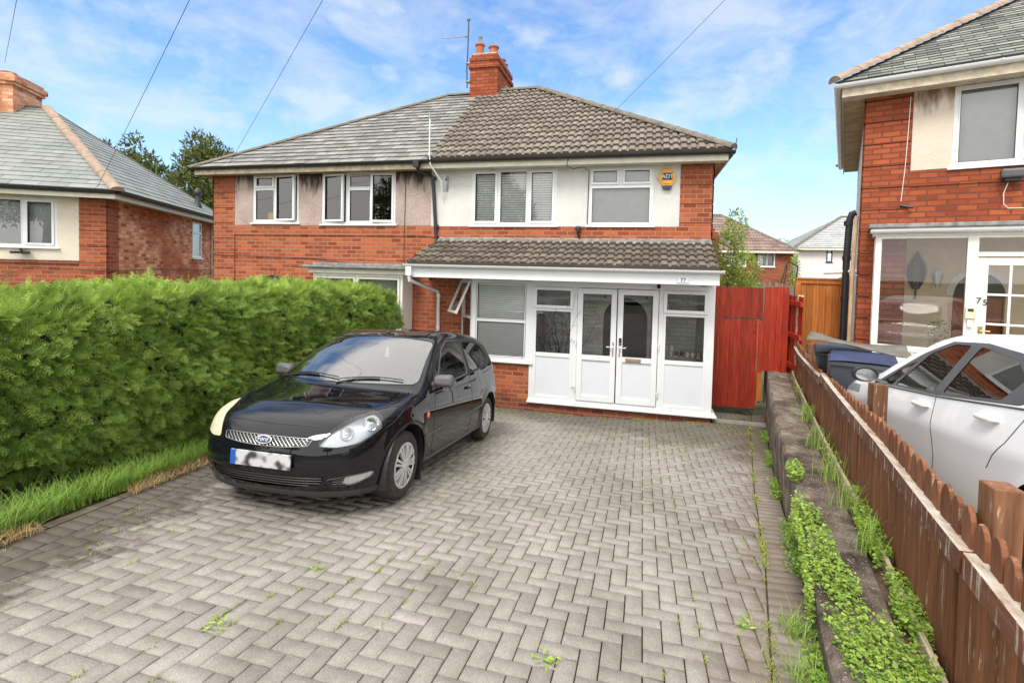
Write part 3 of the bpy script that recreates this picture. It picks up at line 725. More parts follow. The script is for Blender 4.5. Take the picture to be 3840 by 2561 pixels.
# ------------------------------------------------------------------ the pair of houses: rendered half (right) and pebbledashed half (left)
YW = 9.5; XR, XP, XL = 1.2, -4.27, -9.72; EZ = 3.74; EY = 9.18; RY, RZ = 12.3, 6.15; RX1, RX0 = -2.71, -5.11
H77 = house('semi_detached_house', (XP, YW, -1.1), 'right half of the brick pair, white roughcast upstairs, brown tiled roof and white glazed porch', 'house')
HN = house('semi_detached_house', (XL, YW, -1.1), 'left half of the brick pair, stained pebbledash upstairs and mossy grey slate roof', 'house')
w3, w4 = (-3.39, -1.65, 2.48, 3.59), (-1.02, .16, 2.48, 3.58)
w1, w2 = (-8.63, -7.44, 2.53, 3.62), (-6.84, -5.08, 2.50, 3.61)
wall(H77, 'wall', XP, XR, -1.4, 3.72, YW, [w3, w4, (-2.0, XR - .02, -1.4, 1.4), (-3.1, -2.2, -.1, 1.33)], t=.12)
wall(HN, 'wall', XL, XP, -1.6, 3.72, YW, [w1, w2, (-8.45, -7.73, -1.5, 1.1), (-6.7, -4.7, -.1, 1.4)], t=.14)
wall(H77, 'side_wall', YW, 15.1, -1.4, 3.72, XR, axis='y'); wall(HN, 'side_wall', YW, 15.1, -1.8, 3.72, XL, axis='y')
wall(H77, 'rear_wall', XP, XR, -1.4, 3.72, 15.1); wall(HN, 'rear_wall', XL, XP, -1.4, 3.72, 15.1)
MB().box(XP, XR, 9.65, 15.08, 2.36, 2.4).build('floor_slab', 'dark_room', H77); MB().box(XL, XP, 9.65, 15.08, 2.36, 2.4).build('floor_slab', 'dark_room', HN)
MB().box(XP, XR, 9.52, 15.08, 3.735, 3.75).build('ceiling', 'dark_room', H77); MB().box(XL, XP, 9.52, 15.08, 3.735, 3.75).build('ceiling', 'dark_room', HN)
def slab(par, x0, x1, z0, z1, holes, mat):
    m = wall(None, '', x0, x1, z0, z1, YW - .014, holes, t=.05, ret=True)
    m.box(x0, x1, YW - .013, YW - .001, z0 - .002, z0 + .002); m.build('render_panel', mat, par, fixn=False)
slab(H77, XP + .0, .64, 2.46, 3.70, [w3, w4], 'render_white'); slab(HN, -9.14, XP - .003, 2.475, 3.70, [w1, w2], 'render_peb')
quoins(H77, .64, XR + .022, YW, 3.70, 2.2, 2.53, side=(XR, .6, .022)); quoins(HN, XL - .022, -9.14, YW, 3.70, -1.3, 2.53, side=(XL, .6, -.022))
m = MB(); m.box(XP, .64, YW - .022, YW, 2.235, 2.455); m.build('string_course', 'brick', H77)
m = MB(); m.box(-9.14, XP - .003, YW - .022, YW, 2.255, 2.47); m.box(-9.14, XP - .003, YW - .008, YW, 1.73, 1.745); m.build('string_course', 'brick', HN)
# windows upstairs
f = window(H77, *w3, YW, [(-3.35, -2.85, 2.52, 3.55, 'c'), (-2.80, -2.24, 2.52, 3.55, 'f'), (-2.19, -1.69, 2.52, 3.55, 'c')]); 
m = MB(); fill(m, -2.85, -2.80, 2.5, 3.57, YW); fill(m, -2.24, -2.19, 2.5, 3.57, YW); m.build('mullion', 'upvc', f)
venetian(f, -3.3, -1.74, 2.56, 3.5, YW + .05, .047, 'blind', 68, .045)
f = window(H77, *w4, YW, [(-.99, -.46, 3.25, 3.55, 'c'), (-.40, .13, 3.25, 3.55, 'c'), (-.98, .12, 2.52, 3.2, 'f')])
m = MB(); fill(m, -.46, -.40, 3.25, 3.57, YW); fill(m, -.98, .12, 3.2, 3.25, YW); m.build('mullion', 'upvc', f)
MB().box(-.96, .1, YW + .09, YW + .1, 2.54, 3.54).build('roller_blind', 'blind_grey', f)
f = window(HN, *w1, YW, [(-8.58, -8.07, 3.31, 3.57, 'v'), (-8.58, -8.07, 2.58, 3.27, 'f'), (-8.04, -7.49, 2.57, 3.58, 'o', 7)])
m = MB(); fill(m, -8.07, -8.04, 2.55, 3.6, YW); fill(m, -8.58, -8.07, 3.27, 3.31, YW); m.build('mullion', 'upvc', f)
b = MB().box(-8.4, -8.22, YW + .18, YW + .22, 2.56, 2.78); b.build('window_ornament', 'yellow', f)
f = window(HN, *w2, YW, [(-6.80, -6.26, 2.55, 3.57, 'o', 9), (-6.18, -5.66, 3.28, 3.55, 'f'), (-6.18, -5.66, 2.55, 3.24, 'f'), (-5.63, -5.12, 2.54, 3.57, 'o', -6)])
m = MB(); fill(m, -6.26, -6.18, 2.52, 3.59, YW); fill(m, -5.66, -5.63, 2.52, 3.59, YW); fill(m, -6.18, -5.66, 3.24, 3.28, YW); m.build('mullion', 'upvc', f)
# eaves
for H, a, b_, cm in ((H77, XP + .03, 1.4, 'fascia'), (HN, -9.95, XP + .026, 'fascia_cream')):
    MB().box(a, b_, EY, EY + .02, 3.58, 3.72).build('fascia', cm, H)
    MB().box(a, b_, EY + .022, YW + .005 if H is HN else YW, 3.60, 3.612).build('soffit', 'soffit_tan' if H is HN else 'fascia', H)
MB().box(1.385, 1.405, EY + .022, 15.4, 3.58, 3.72).build('fascia', 'fascia', H77); MB().box(XR, 1.383, YW, 15.3, 3.60, 3.612).build('soffit', 'soffit_tan', H77)
MB().box(-9.955, -9.935, EY + .022, 15.4, 3.58, 3.72).build('fascia', 'fascia_cream', HN); MB().box(-9.93, XL, YW, 15.3, 3.60, 3.612).build('soffit', 'soffit_tan', HN)
gutter(H77, [(XP, EY - .06, 3.73), (1.5, EY - .06, 3.73)]); gutter(H77, [(1.46, EY - .02, 3.73), (1.46, 15.4, 3.73)])
gutter(HN, [(-10.02, EY - .06, 3.73), (XP - .01, EY - .06, 3.73)]); gutter(HN, [(-10.01, 15.4, 3.73), (-10.01, EY - .02, 3.73)])
# roofs
dy, dz = RY - EY + .05, RZ - EZ; VL = math.hypot(dy, dz); Vf = (0, dy / VL, dz / VL)
Lh = lambda v: -10.0 + (RX0 + 10.0) * v / VL
Rh = lambda v: 1.45 + (RX1 - 1.45) * v / VL
SX = -4.2
m = MB(); slope(m, (0, EY - .05, EZ), (1, 0, 0), Vf, VL, lambda v: SX, Rh, .262, .3, 'tile', .048, .036)
dxs = 1.45 - RX1; VS = math.hypot(dxs, dz)
slope(m, (1.45, RY, EZ), (0, 1, 0), (-dxs / VS, 0, dz / VS), VS, lambda v: -(dy) * (1 - v / VS), lambda v: dy * (1 - v / VS), .262, .3, 'tile')
slope(m, (0, 2 * RY - EY + .05, EZ), (1, 0, 0), (0, -dy / VL, dz / VL), VL, lambda v: SX, Rh, .262, .3, 'tile')
roofR = m.build('roof', 'tile_brown', H77, fixn=False)
m = MB(); slope(m, (0, EY - .05, EZ - .01), (1, 0, 0), Vf, VL, Lh, lambda v: SX, .20, .27, 'rough', h=.024)
dxl = RX0 + 10.0; VS2 = math.hypot(dxl, dz)
slope(m, (-10.0, RY, EZ - .01), (0, 1, 0), (dxl / VS2, 0, dz / VS2), VS2, lambda v: -dy * (1 - v / VS2), lambda v: dy * (1 - v / VS2), .2, .27, 'flat', h=.016)
slope(m, (0, 2 * RY - EY + .05, EZ - .01), (1, 0, 0), (0, -dy / VL, dz / VL), VL, Lh, lambda v: SX, .2, .27, 'flat', h=.016)
roofL = m.build('roof', 'slate', HN, fixn=False)
m = MB(); ridge(m, (1.45, EY - .05, EZ + .03), (RX1, RY, RZ + .03), .105, .4, .045); ridge(m, (1.45, 2 * RY - EY + .05, EZ + .03), (RX1, RY, RZ + .03), .105, .4); ridge(m, (RX1, RY, RZ + .03), (-3.66, RY, RZ + .03), .1, .4)
m.build('ridge_tiles', 'ridge_grey', H77, smooth=True, fixn=False)
m = MB(); ridge(m, (-10.0, EY - .05, EZ), (RX0, RY, RZ), .085, .45, .02); ridge(m, (-10.0, 2 * RY - EY + .05, EZ), (RX0, RY, RZ), .085, .45, .02); ridge(m, (RX0, RY, RZ), (-4.42, RY, RZ), .085, .45, .02)
m.build('ridge_tiles', 'ridge_grey', HN, smooth=True, fixn=False)
MB().tube([(1.43, EY - .06, 3.82), (1.5, EY - .08, 3.85), (1.51, EY - .08, 3.93)], .009, 6).build('hip_iron', 'dark_metal', H77)
# chimney
m = MB(); m.box(-4.40, -3.67, 12.0, 13.38, 5.4, 6.86); m.box(-4.44, -3.63, 11.96, 13.42, 6.68, 6.77); m.box(-4.42, -3.65, 11.98, 13.4, 6.86, 6.95); m.box(-4.38, -3.69, 12.02, 13.36, 6.95, 7.03)
ch = m.build('chimney', 'brick_right', H77)
m = MB(); m.box(-4.36, -3.71, 12.04, 13.34, 7.03, 7.07); m.box(-4.45, -3.62, 11.92, 12.0, 5.78, 5.93); m.q((-3.66, 11.93, 5.84), (-3.66, 13.4, 6.98 - .75), (-3.66, 13.4, 6.1), (-3.66, 11.93, 5.7)); 
for k in range(5): m.box(-3.67, -3.65, 11.98 + .2 * k, 12.18 + .2 * k, 5.8 + .12 * k, 6.02 + .12 * k)
m.build('flashing', 'cement', ch)
def pot(x, y, z, h, r, par, cowl=False):
    m = MB(); m.lathe((x, y, z), [(r * .95, 0), (r, .02), (r * .88, h * .4), (r * .86, h * .8), (r * 1.08, h * .86), (r * 1.1, h * .96), (r, h), (r * .8, h), (r * .78, h - .1)], 20)
    p = m.build('chimney_pot', 'terracotta', par, smooth=True)
    if cowl: MB().lathe((x, y, z + h), [(r * .7, 0), (r * .5, .03), (r * .42, .06), (r * .42, .15), (r * .5, .16), (r * .5, .19), (0, .2)], 16).build('cowl', 'lead', p, smooth=True)
pot(-4.21, 12.2, 7.05, .31, .115, ch, True); pot(-3.86, 12.25, 7.05, .24, .125, ch)
pot(-4.05, 12.75, 7.05, .2, .11, ch); pot(-3.85, 12.95, 7.05, .2, .11, ch); pot(-3.85, 13.2, 7.05, .18, .1, ch)
# downpipes
m = MB(); m.box(-4.49, -4.37, EY - .12, EY + .02, 3.60, 3.72); m.tube([(-4.43, EY - .02, 3.62), (-4.43, EY + .03, 3.54), (-4.28, YW - .07, 3.50), (-4.22, YW - .06, 3.44), (-4.14, YW - .055, 2.36), (-4.12, YW - .055, 2.2)], .036, 12)
for z in (3.4, 2.42): m.lathe((-4.2 + (3.4 - z) * .075, YW - .055, z), [(.0, 0), (.046, 0), (.046, .07), (0, .07)], 12)
m.build('downpipe', 'black_plastic', HN, smooth=True, fixn=False)
# arched doorway and the flat-roofed bay next door, seen over the hedge
m = MB(); cx, cz, r0, r1 = -8.09, .98, .37, .50
for k in range(13):
    a0, a1 = math.pi * (k + .06) / 13, math.pi * (k + .94) / 13
    m.prism([(cx + r0 * math.cos(a0), cz + r0 * math.sin(a0)), (cx + r1 * math.cos(a0), cz + r1 * math.sin(a0)), (cx + r1 * math.cos(a1), cz + r1 * math.sin(a1)), (cx + r0 * math.cos(a1), cz + r0 * math.sin(a1))], YW - .02, YW + .05, t=.5)
m.build('door_arch', 'brick', HN)
MB().prism([(cx + .37 * math.cos(math.pi * k / 12), cz + .37 * math.sin(math.pi * k / 12)) for k in range(13)] + [(cx - .37, -1.3), (cx + .37, -1.3)], YW - .006, YW + .14).build('porch_recess', 'dark_room', HN)
m = MB(); m.box(-6.72, -4.66, 9.02, YW - .001, -1.2, .25); m.build('bay_wall', 'brick', HN)
f = window(HN, -6.72, -4.66, .25, 1.44, 9.06, [(-6.66, -5.72, .3, 1.38, 'c'), (-5.68, -4.72, .3, 1.38, 'c')], mat='upvc_worn'); m = MB(); fill(m, -5.72, -5.68, .28, 1.4, 9.06); m.build('mullion', 'upvc_worn', f)
m = MB(); m.box(-4.70, -4.662, 9.125, YW - .145 + .14, .25, 1.44); m.build('bay_cheek', 'upvc_worn', HN); MB().box(-6.718, -6.68, 9.125, YW - .005, .25, 1.44).build('bay_cheek', 'upvc_worn', HN)
MB().box(-6.6, -4.8, 9.3, 9.32, .3, 1.4).build('curtain', 'curtain', f)
m = MB(); m.box(-6.80, -4.58, 8.98, YW - .03, 1.442, 1.54); m.build('bay_fascia', 'upvc_worn', HN, bevel=.006)
m = MB(); m.box(-6.9, -4.5, 8.92, YW - .025, 1.542, 1.60); m.box(-6.78, -4.6, 9.1, YW - .025, 1.6, 1.66); m.build('bay_roof', 'lead', HN, bevel=.01)
gutter(HN, [(-6.92, 8.89, 1.575), (-4.48, 8.89, 1.575)], 'lead', .04)

# ---------------- porch of the right half
PY = 9.1
gf = lambda x, y: g(x, y)
FZ = 1.42
m = MB(); slope(m, (0, 8.46, 1.675), (1, 0, 0), (0, 1.04, .50), math.hypot(1.04, .5), lambda v: -4.27 + .24 * v / 1.154, lambda v: 1.215, .2308, .3, 'tile', h=.045, amp=.036)
m.build('porch_roof', 'tile_porch', H77, fixn=False)
m = MB(); m.box(-4.05, 1.2, 9.36, 9.475, 2.135, 2.20); m.q((-4.05, 9.30, 2.13), (1.2, 9.30, 2.13), (1.2, 9.46, 2.235), (-4.05, 9.46, 2.235)); m.build('roof_flashing', 'lead', H77)
MB().box(-4.28, 1.235, 8.50, 8.52, 1.42, 1.64).build('porch_fascia', 'upvc', H77, bevel=.002)
MB().box(1.215, 1.235, 8.522, 9.48, 1.42, 1.62).build('porch_fascia', 'upvc', H77)
MB().box(-4.28, -4.26, 8.522, 9.48, 1.42, 1.62).build('porch_fascia', 'upvc', H77)
MB().box(-4.258, 1.213, 8.522, 9.49, 1.425, 1.44).build('porch_soffit', 'upvc', H77)
gutter(H77, [(-4.33, 8.445, 1.66), (1.30, 8.445, 1.66)], 'upvc', .056, .78, 'porch_gutter')
m = MB(); m.box(-4.28, -4.17, 8.41, 8.5, 1.45, 1.62); m.tube([(-4.225, 8.44, 1.48), (-4.225, 8.46, 1.36), (-4.06, 9.40, 1.12), (-4.05, 9.44, 1.06), (-4.05, 9.44, -1.05)], .034, 12)
for z in (1.0, .35): m.lathe((-4.05, 9.44, z), [(0, 0), (.043, 0), (.043, .05), (0, .05)], 12)
m.build('porch_downpipe', 'upvc', H77, smooth=True, fixn=False)
# bay: brick dwarf wall, window with blinds, side casement hanging open
m = MB(); m.box(-3.2, -2.03, PY + .02, YW + .0, -1.3, -.185); m.build('bay_wall', 'brick', H77)
m = MB(); m.box(-3.2, -2.03, PY + .008, PY + .019, -1.3, -.86); m.build('bay_plinth', 'brick_dark', H77)
m = MB(); m.box(-2.66, -2.46, PY + .002, PY + .008, -.87, -.75)
m.build('air_brick', 'brick_dark', H77)
f = window(H77, -3.2, -2.02, -.15, 1.40, PY, [(-3.10, -2.12, .63, 1.36, 'f'), (-3.10, -2.12, -.10, .61, 'f')], fr=.09, sill=0)
m = MB(); fill(m, -3.1, -2.1, .60, .64, PY); m.build('mullion', 'upvc', f)
venetian(f, -3.08, -2.13, -.1, 1.36, PY + .04, .0415, 'blind', 66, .0395)
m = MB(); m.box(-3.24, -1.96, PY - .055, PY + .06, -.187, -.152); m.build('bay_sill', 'upvc', H77, bevel=.006)
# canted left cheek of the bay with its top-hung sash standing open
TC_ = Matrix.Translation((-3.55, YW, 0)) @ Matrix.Rotation(math.atan2(-.4, .35), 4, 'Z'); CL = math.hypot(.35, .4)
m = MB(); m.ring(0, CL, -.15, 1.40, .05, -.012, .05); m.box(.05, CL - .05, -.012, .05, .62, .67); m.box(-.01, CL + .01, -.06, .03, -.187, -.152); m.xf(TC_)
f = m.build('bay_side_window', 'upvc', H77, bevel=.003)
m = MB(); m.box(.05, CL - .05, .0, .004, -.1, .62); m.xf(TC_); m.build('pane', 'glass', f)
TS_ = TC_ @ Matrix.Translation((0, -.02, 1.36)) @ Matrix.Rotation(R(-24), 4, 'X')
m = MB(); m.ring(.03, CL - .03, -.70, 0, .05, -.03, .01); m.xf(TS_); m.build('open_sash', 'upvc', f, bevel=.004)
m = MB(); m.box(.07, CL - .07, -.012, -.008, -.65, -.05); m.xf(TS_); m.build('pane', 'glass', f)
m = MB(); a, b_, c, d = (-3.55, YW), (-3.2, 9.12), (-3.2, YW), None
m.v = [(x, y, z) for z in (-1.3, -.185) for x, y in (a, b_, c)]; m.f = [(0, 1, 2), (3, 4, 5), (0, 1, 4, 3), (1, 2, 5, 4), (2, 0, 3, 5)]; m.t = [.5] * 5; m.m = [0] * 5; m.build('bay_side_wall', 'brick', H77)
m.v = [(x, y, z) for z in (1.40, 1.422) for x, y in (a, b_, c)]; m.build('bay_head', 'upvc', H77)
# glazed front: base, frame, sidelights, doors
X0, X1 = -2.03, 1.262
m = MB(); m.box(X0, 1.25, PY - .02, PY + .1, -1.3, -.90); m.box(1.15, 1.25, PY + .1, YW + .3, -1.3, -.90); m.build('plinth_wall', 'brick_dark', H77)
m = MB(); m.box(X0 - .02, 1.345, PY - .09, PY + .12, -.90, -.868); m.box(X0 - .01, 1.30, PY - .035, PY + .1, -.866, -.83); m.box(1.24, 1.345, PY + .12, 9.6, -.90, -.868); m.build('door_sill', 'upvc', H77, bevel=.006)
m = MB(); m.box(X0, X0 + .075, PY - .01, PY + .06, -.83, 1.415); m.box(1.145, X1, PY - .01, PY + .08, -.83, 1.415); m.box(X0, X1, PY - .008, PY + .06, 1.30, 1.415); m.box(X0 + .07, 1.15, PY - .01, PY + .06, -.83, -.80)
m.box(-1.205, -1.13, PY - .009, PY + .06, -.8, 1.3); m.box(.325, .40, PY - .009, PY + .06, -.8, 1.3); m.box(1.20, X1 + .002, PY + .08, YW + .1, -.83, 1.415)
m.build('porch_frame', 'upvc', H77, bevel=.004)
def sidelight(x0, x1):
    m = MB(); m.ring(x0, x1, .895, 1.295, .06, PY - .04, PY + .02); m.ring(x0, x1, -.80, .89, .05, PY - .014, PY + .04); m.box(x0 + .05, x1 - .05, PY - .014, PY + .04, -.02, .06)
    m.box((x0 + x1) / 2 - .13, (x0 + x1) / 2 + .13, PY - .05, PY - .04, 1.255, 1.268)
    f = m.build('sidelight', 'upvc', H77, bevel=.004)
    MB().box(x0 + .056, x1 - .056, PY - .01, PY - .004, .95, 1.24).build('pane', 'glass_clear', f); MB().box(x0 + .046, x1 - .046, PY + .004, PY + .01, .055, .845).build('pane', 'glass_clear', f)
    MB().box(x0 + .046, x1 - .046, PY + .002, PY + .03, -.755, -.016).build('lower_panel', 'upvc_panel', f)
    m = MB(); m.ring(x0 + .059, x1 - .059, .954, 1.236, .008, PY - .0395, PY - .012); m.ring(x0 + .049, x1 - .049, .059, .841, .008, PY - .013, PY + .0035); m.build('gasket', 'black_plastic', f)
sidelight(-1.955, -1.205); sidelight(.40, 1.145)
def door(x0, x1, hinge, letter):
    m = MB(); m.ring(x0, x1, -.79, 1.29, .10, PY - .035, PY + .03); m.box(x0 + .1, x1 - .1, PY - .035, PY + .03, -.03, .07)
    d = m.build('door', 'upvc', H77, bevel=.005)
    MB().box(x0 + .095, x1 - .095, PY - .006, PY, .065, 1.195).build('pane', 'glass_clear', d)
    MB().box(x0 + .095, x1 - .095, PY - .008, PY + .02, -.695, -.025).build('lower_panel', 'upvc_panel', d)
    m = MB(); m.ring(x0 + .098, x1 - .098, .068, 1.192, .009, PY - .034, PY - .007); m.build('gasket', 'black_plastic', d)
    hx = x1 - .05 if hinge < 0 else x0 + .05
    m = MB(); m.box(hx - .014, hx + .014, PY - .045, PY - .034, .07, .33); m.tube([(hx, PY - .05, .235), (hx, PY - .085, .235), (hx + .115 * hinge, PY - .09, .235)], .009, 8)
    m.build('handle', 'chrome', d, smooth=True)
    e = x0 - .02 if hinge < 0 else x1 + .02
    for z in (1.1, .24, -.62):
        MB().lathe((e, PY - .045, z), [(0, 0), (.014, 0), (.014, .1), (0, .1)], 10).box(e - .02, e + .06 * (-hinge) * -1 if hinge < 0 else e + .02, PY - .045, PY - .03, z + .07, z + .1).build('hinge', 'upvc', d)
    if letter:
        m = MB(); m.box(x0 + .16, x0 + .43, PY - .046, PY - .034, -.02, .05); m.build('letterbox', 'gold', d, bevel=.004)
        MB().box(x0 + .185, x0 + .405, PY - .052, PY - .046, .0, .032).build('letterbox_flap', 'chrome', d)
door(-1.125, -.415, -1, False); door(-.395, .315, 1, True)
MB().box(-.415, -.395, PY - .02, PY + .03, -.79, 1.29).build('meeting_strip', 'black_plastic', H77)
# inside of the porch
m = wall(None, '', X0, XR - .02, -.88, 1.42, 10.45, [(-.75, .15, -.88, 1.1)], t=.3, ret=True); m.build('porch_back_wall', 'brick_paint', H77, fixn=False)
m = MB(); m.box(1.10, 1.15, PY + .12, 10.45, -.88, 1.42); m.box(X0 + .0, X0 + .05, PY + .12, 10.45, -.88, 1.42); m.box(.22, .28, 9.62, 10.44, -.88, 1.42); m.build('porch_inner_wall', 'brick_paint', H77)
MB().box(X0, 1.14, PY + .12, 10.44, -.90, -.86).build('porch_floor', 'concrete', H77); MB().box(X0, 1.14, PY + .07, 10.44, 1.40, 1.41).build('porch_ceiling', 'upvc', H77)
MB().box(-.74, .14, 10.62, 10.66, -.88, 1.1).build('inner_door', 'dark_room', H77)
m = MB()
for k in range(12):
    a0, a1 = math.pi * k / 12, math.pi * (k + 1) / 12
    m.prism([(-.3 + .45 * math.cos(a0), .62 + .45 * math.sin(a0)), (-.3 + .62 * math.cos(a0), .62 + .62 * math.sin(a0)), (-.3 + .62 * math.cos(a1), .62 + .62 * math.sin(a1)), (-.3 + .45 * math.cos(a1), .62 + .45 * math.sin(a1))], 10.38, 10.44)
m.build('inner_arch', 'upvc_worn', H77)
# ------------------------------------------------------------------ wall fittings on the pair
o = empty('alarm_box', (.405, YW - .03, 3.36), 'yellow hexagonal alarm bell box with dark logo panel, on white roughcast beside the brick corner', 'alarm box')
m = MB(); hx = [(.165 * math.cos(R(60 * k)), .165 * math.sin(R(60 * k)) * 1.08) for k in range(6)]
m.prism(hx, -.035, .012); s = len(m.v); m.prism([(a * .8, b_ * .8) for a, b_ in hx], -.05, -.035); m.build('cover', 'yellow', o, bevel=.008)
MB().box(-.09, .09, -.056, -.0505, -.055, .075).build('logo_panel', 'navy', o); text('ADT', .1, 'lettering', 'white_ink', o, (0, -.058, .008), xs=1.05)
MB().prism([(-.09, -.16), (.09, -.16), (.06, -.225), (-.06, -.225)], -.05, .012).build('strobe', 'navy', o, bevel=.006)
o = empty('house_number_plaque', (.667, 8.485, 1.492), 'small pale plaque reading 77, screwed to the white porch fascia', 'house number')
MB().box(-.1, .1, 0, .012, -.045, .045).build('plate', 'upvc_panel', o, bevel=.004); text('77', .092, 'digits', 'ink', o, (0, -.003, .0))
m = MB(); [m.lathe((x, -.002, 0), [(0, 0), (.005, 0), (.005, .004), (0, .004)], 8, 'y') for x in (-.088, .088)]; m.build('screw', 'dark_metal', o)
o = empty('doorbell', (-.337, PY - .036, .345), 'slim black and silver video doorbell on the white door frame', 'doorbell')
MB().box(-.024, .024, -.02, 0, -.065, .065).build('case', 'black_plastic', o, bevel=.005); MB().lathe((0, -.022, -.03), [(0, 0), (.013, 0), (.013, .004), (0, .005)], 14, 'y').build('button', 'metal', o)
o = empty('security_camera', (.305, PY - .06, 1.36), 'small black ball camera under the porch fascia above the right-hand door', 'camera')
MB().lathe((0, 0, 0), [(0, .05), (.02, .045), (.03, .02), (.035, 0), (.03, -.02), (.018, -.032), (0, -.036)], 16).build('housing', 'black_plastic', o, smooth=True)
o = empty('security_camera', (-3.93, 8.8, 1.40), 'little dark camera tucked under the left end of the white porch soffit', 'camera')
MB().tube([(0, 0, .03), (0, 0, 0), (0, -.05, -.02)], [.012, .02, .028], 12).build('housing', 'dark_metal', o, smooth=True)
o = empty('bracket_plate', (1.07, PY - .02, 1.392), 'grey metal catch plate at the top right of the porch frame', 'catch')
MB().box(-.05, .05, -.012, .006, -.014, .014).build('plate', 'metal', o, bevel=.003)
o = empty('vent_cowl', (-1.2, YW - .05, 2.36), 'black capped pipe elbow on the brick strip above the porch roof', 'pipe outlet')
MB().tube([(0, -.005, .08), (0, -.02, .05), (0, -.03, 0), (0, -.02, -.05), (.04, -.01, -.17)], [.05, .05, .032, .026, .012], 12).build('elbow', 'black_plastic', o, smooth=True)
o = empty('wall_bracket', (-3.97, YW - .05, 3.30), 'grey metal bracket holding the thin white aerial pole on the roughcast', 'bracket')
m = MB(); m.box(-.06, .07, .03, .05, -.14, .16); m.tube([(.02, .03, .1), (.08, -.02, .14), (.06, -.03, .17)], .02, 8); m.tube([(.05, .0, -.1), (.09, -.02, .12)], .015, 8); m.build('plate', 'metal', o)
o = empty('tv_aerial', (-4.0, 9.12, 2.92), 'thin white kinked aerial pole with small grid aerial, standing over the lower roof edge', 'aerial')
MB().tube([(0, .3, .1), (.02, .2, .42), (-.13, -.02, .72), (-.15, -.03, .92), (-.15, -.03, 1.72)], .014, 8).build('pole', 'aerial_white', o, smooth=True)
m = MB(); m.tube([(-.15, -.03, 1.66), (-.38, -.07, 1.66)], .008, 6)
for k in range(6): x = -.18 - .038 * k; m.tube([(x, -.14, 1.62), (x - .005, .05, 1.70)], .0045, 5)
for k in (0, 1): m.tube([(-.2, -.13, 1.625 + .05 * k), (-.38, -.15, 1.63 + .05 * k)], .004, 5)
m.build('grid', 'aerial_white', o); MB().tube([(-.15, -.03, 1.62), (-.15, -.03, 1.74)], .02, 8).build('clamp', 'metal', o)
o = empty('tv_aerial', (-4.47, 12.0, 6.2), 'tall grey aerial mast strapped to the left side of the brick chimney', 'aerial')
m = MB(); m.tube([(.0, 0, 0), (-.02, 0, .5), (.0, 0, .9), (.01, 0, 1.72)], .016, 8); m.build('mast', 'dark_metal', o, smooth=True)
m = MB(); m.tube([(.01, -.0, 1.3), (-.13, -.05, 1.27), (-.62, -.25, 1.18)], .009, 6); m.tube([(-.1, -.14, 1.28), (-.09, .06, 1.28)], .005, 5); m.tube([(-.05, -.1, 1.3), (-.05, .08, 1.3)], .012, 5); m.build('boom', 'metal', o)
m = MB(); m.tube([(-.04, 0, 1.74), (-.03, 0, 1.68), (.03, 0, 1.68), (.05, 0, 1.74)], .01, 6); m.build('fork', 'dark_metal', o)
for z in (.16, .62): m = MB(); m.tube([(-.04, -.02, z), (.07, .04, z + .02)], .02, 6); m.box(-.03, .07, -.02, .1, z - .01, z + .01); m.build('bracket', 'metal', o)
# cables pinned to the brickwork
def cable(label, pts, r=.006, mat='wire', name='wall_cable'):
    P = [Vector(p) for p in pts]; o = MB().tube([p - P[0] for p in P], r, 5).build(name, mat); o.location = P[0]
    return tag(o, label, 'cable')
cable('black cable running along the bricks of the left half above the bay', [(-9.7, YW - .03, 1.78), (-8.4, YW - .02, 1.77), (-7, YW - .02, 1.745), (-6.2, YW - .02, 1.66), (-5, YW - .02, 1.66), (-4.3, YW - .02, 1.62)])
cable('vertical dark cable down the stained pebbledash left of the black downpipe', [(-4.84, YW - .03, 3.6), (-4.85, YW - .03, 3.0), (-4.86, YW - .03, 2.4), (-4.86, YW - .03, 1.7)])
cable('looped dark cable hanging from the black gutter above the right windows', [(-1.38, EY - .1, 3.66), (-1.42, EY + .0, 3.56), (-1.30, EY, 3.50), (-1.1, EY + .05, 3.54), (-1.03, YW - .03, 3.5), (-1.04, YW - .03, 2.5)], .008)

# ------------------------------------------------------------------ shoes and twigs inside the porch
def shoe(x, z, label, mat, sole='white_ink', ang=0, group=None):
    o = empty('shoe', (x, 9.35, z), label, 'shoe', ang, group)
    s = MB(); s.lathe((0, 0, 0), [(0, 0), (.036, 0), (.042, .012), (.04, .022), (0, .022)], 14); s.xf(Matrix.Diagonal((1, 2.6, 1, 1))); s.build('sole', sole, o, smooth=True)
    u = MB(); u.lathe((0, 0, .02), [(.036, 0), (.038, .03), (.033, .055), (.024, .075), (0, .08)], 14); u.xf(Matrix(((1, 0, 0, 0), (0, 2.4, -.5, 0), (0, .0, 1, 0), (0, 0, 0, 1)))); u.build('upper', mat, o, smooth=True)
o = empty('shoe_shelf', (.77, 9.37, -.88), 'pale low shelf behind the right-hand porch pane, carrying the shoes', 'shelf')
MB().box(-.34, .34, -.12, .12, .955, .975).build('top_board', 'wood_bare', o); MB().box(-.34, -.32, -.12, .12, 0, .955).build('side_board', 'wood_bare', o); MB().box(.32, .34, -.12, .12, 0, .955).build('side_board', 'wood_bare', o)
MB().box(-.32, .32, -.12, .12, 1.07, 1.08).build('upper_board', 'glass_clear', o)
z = .096
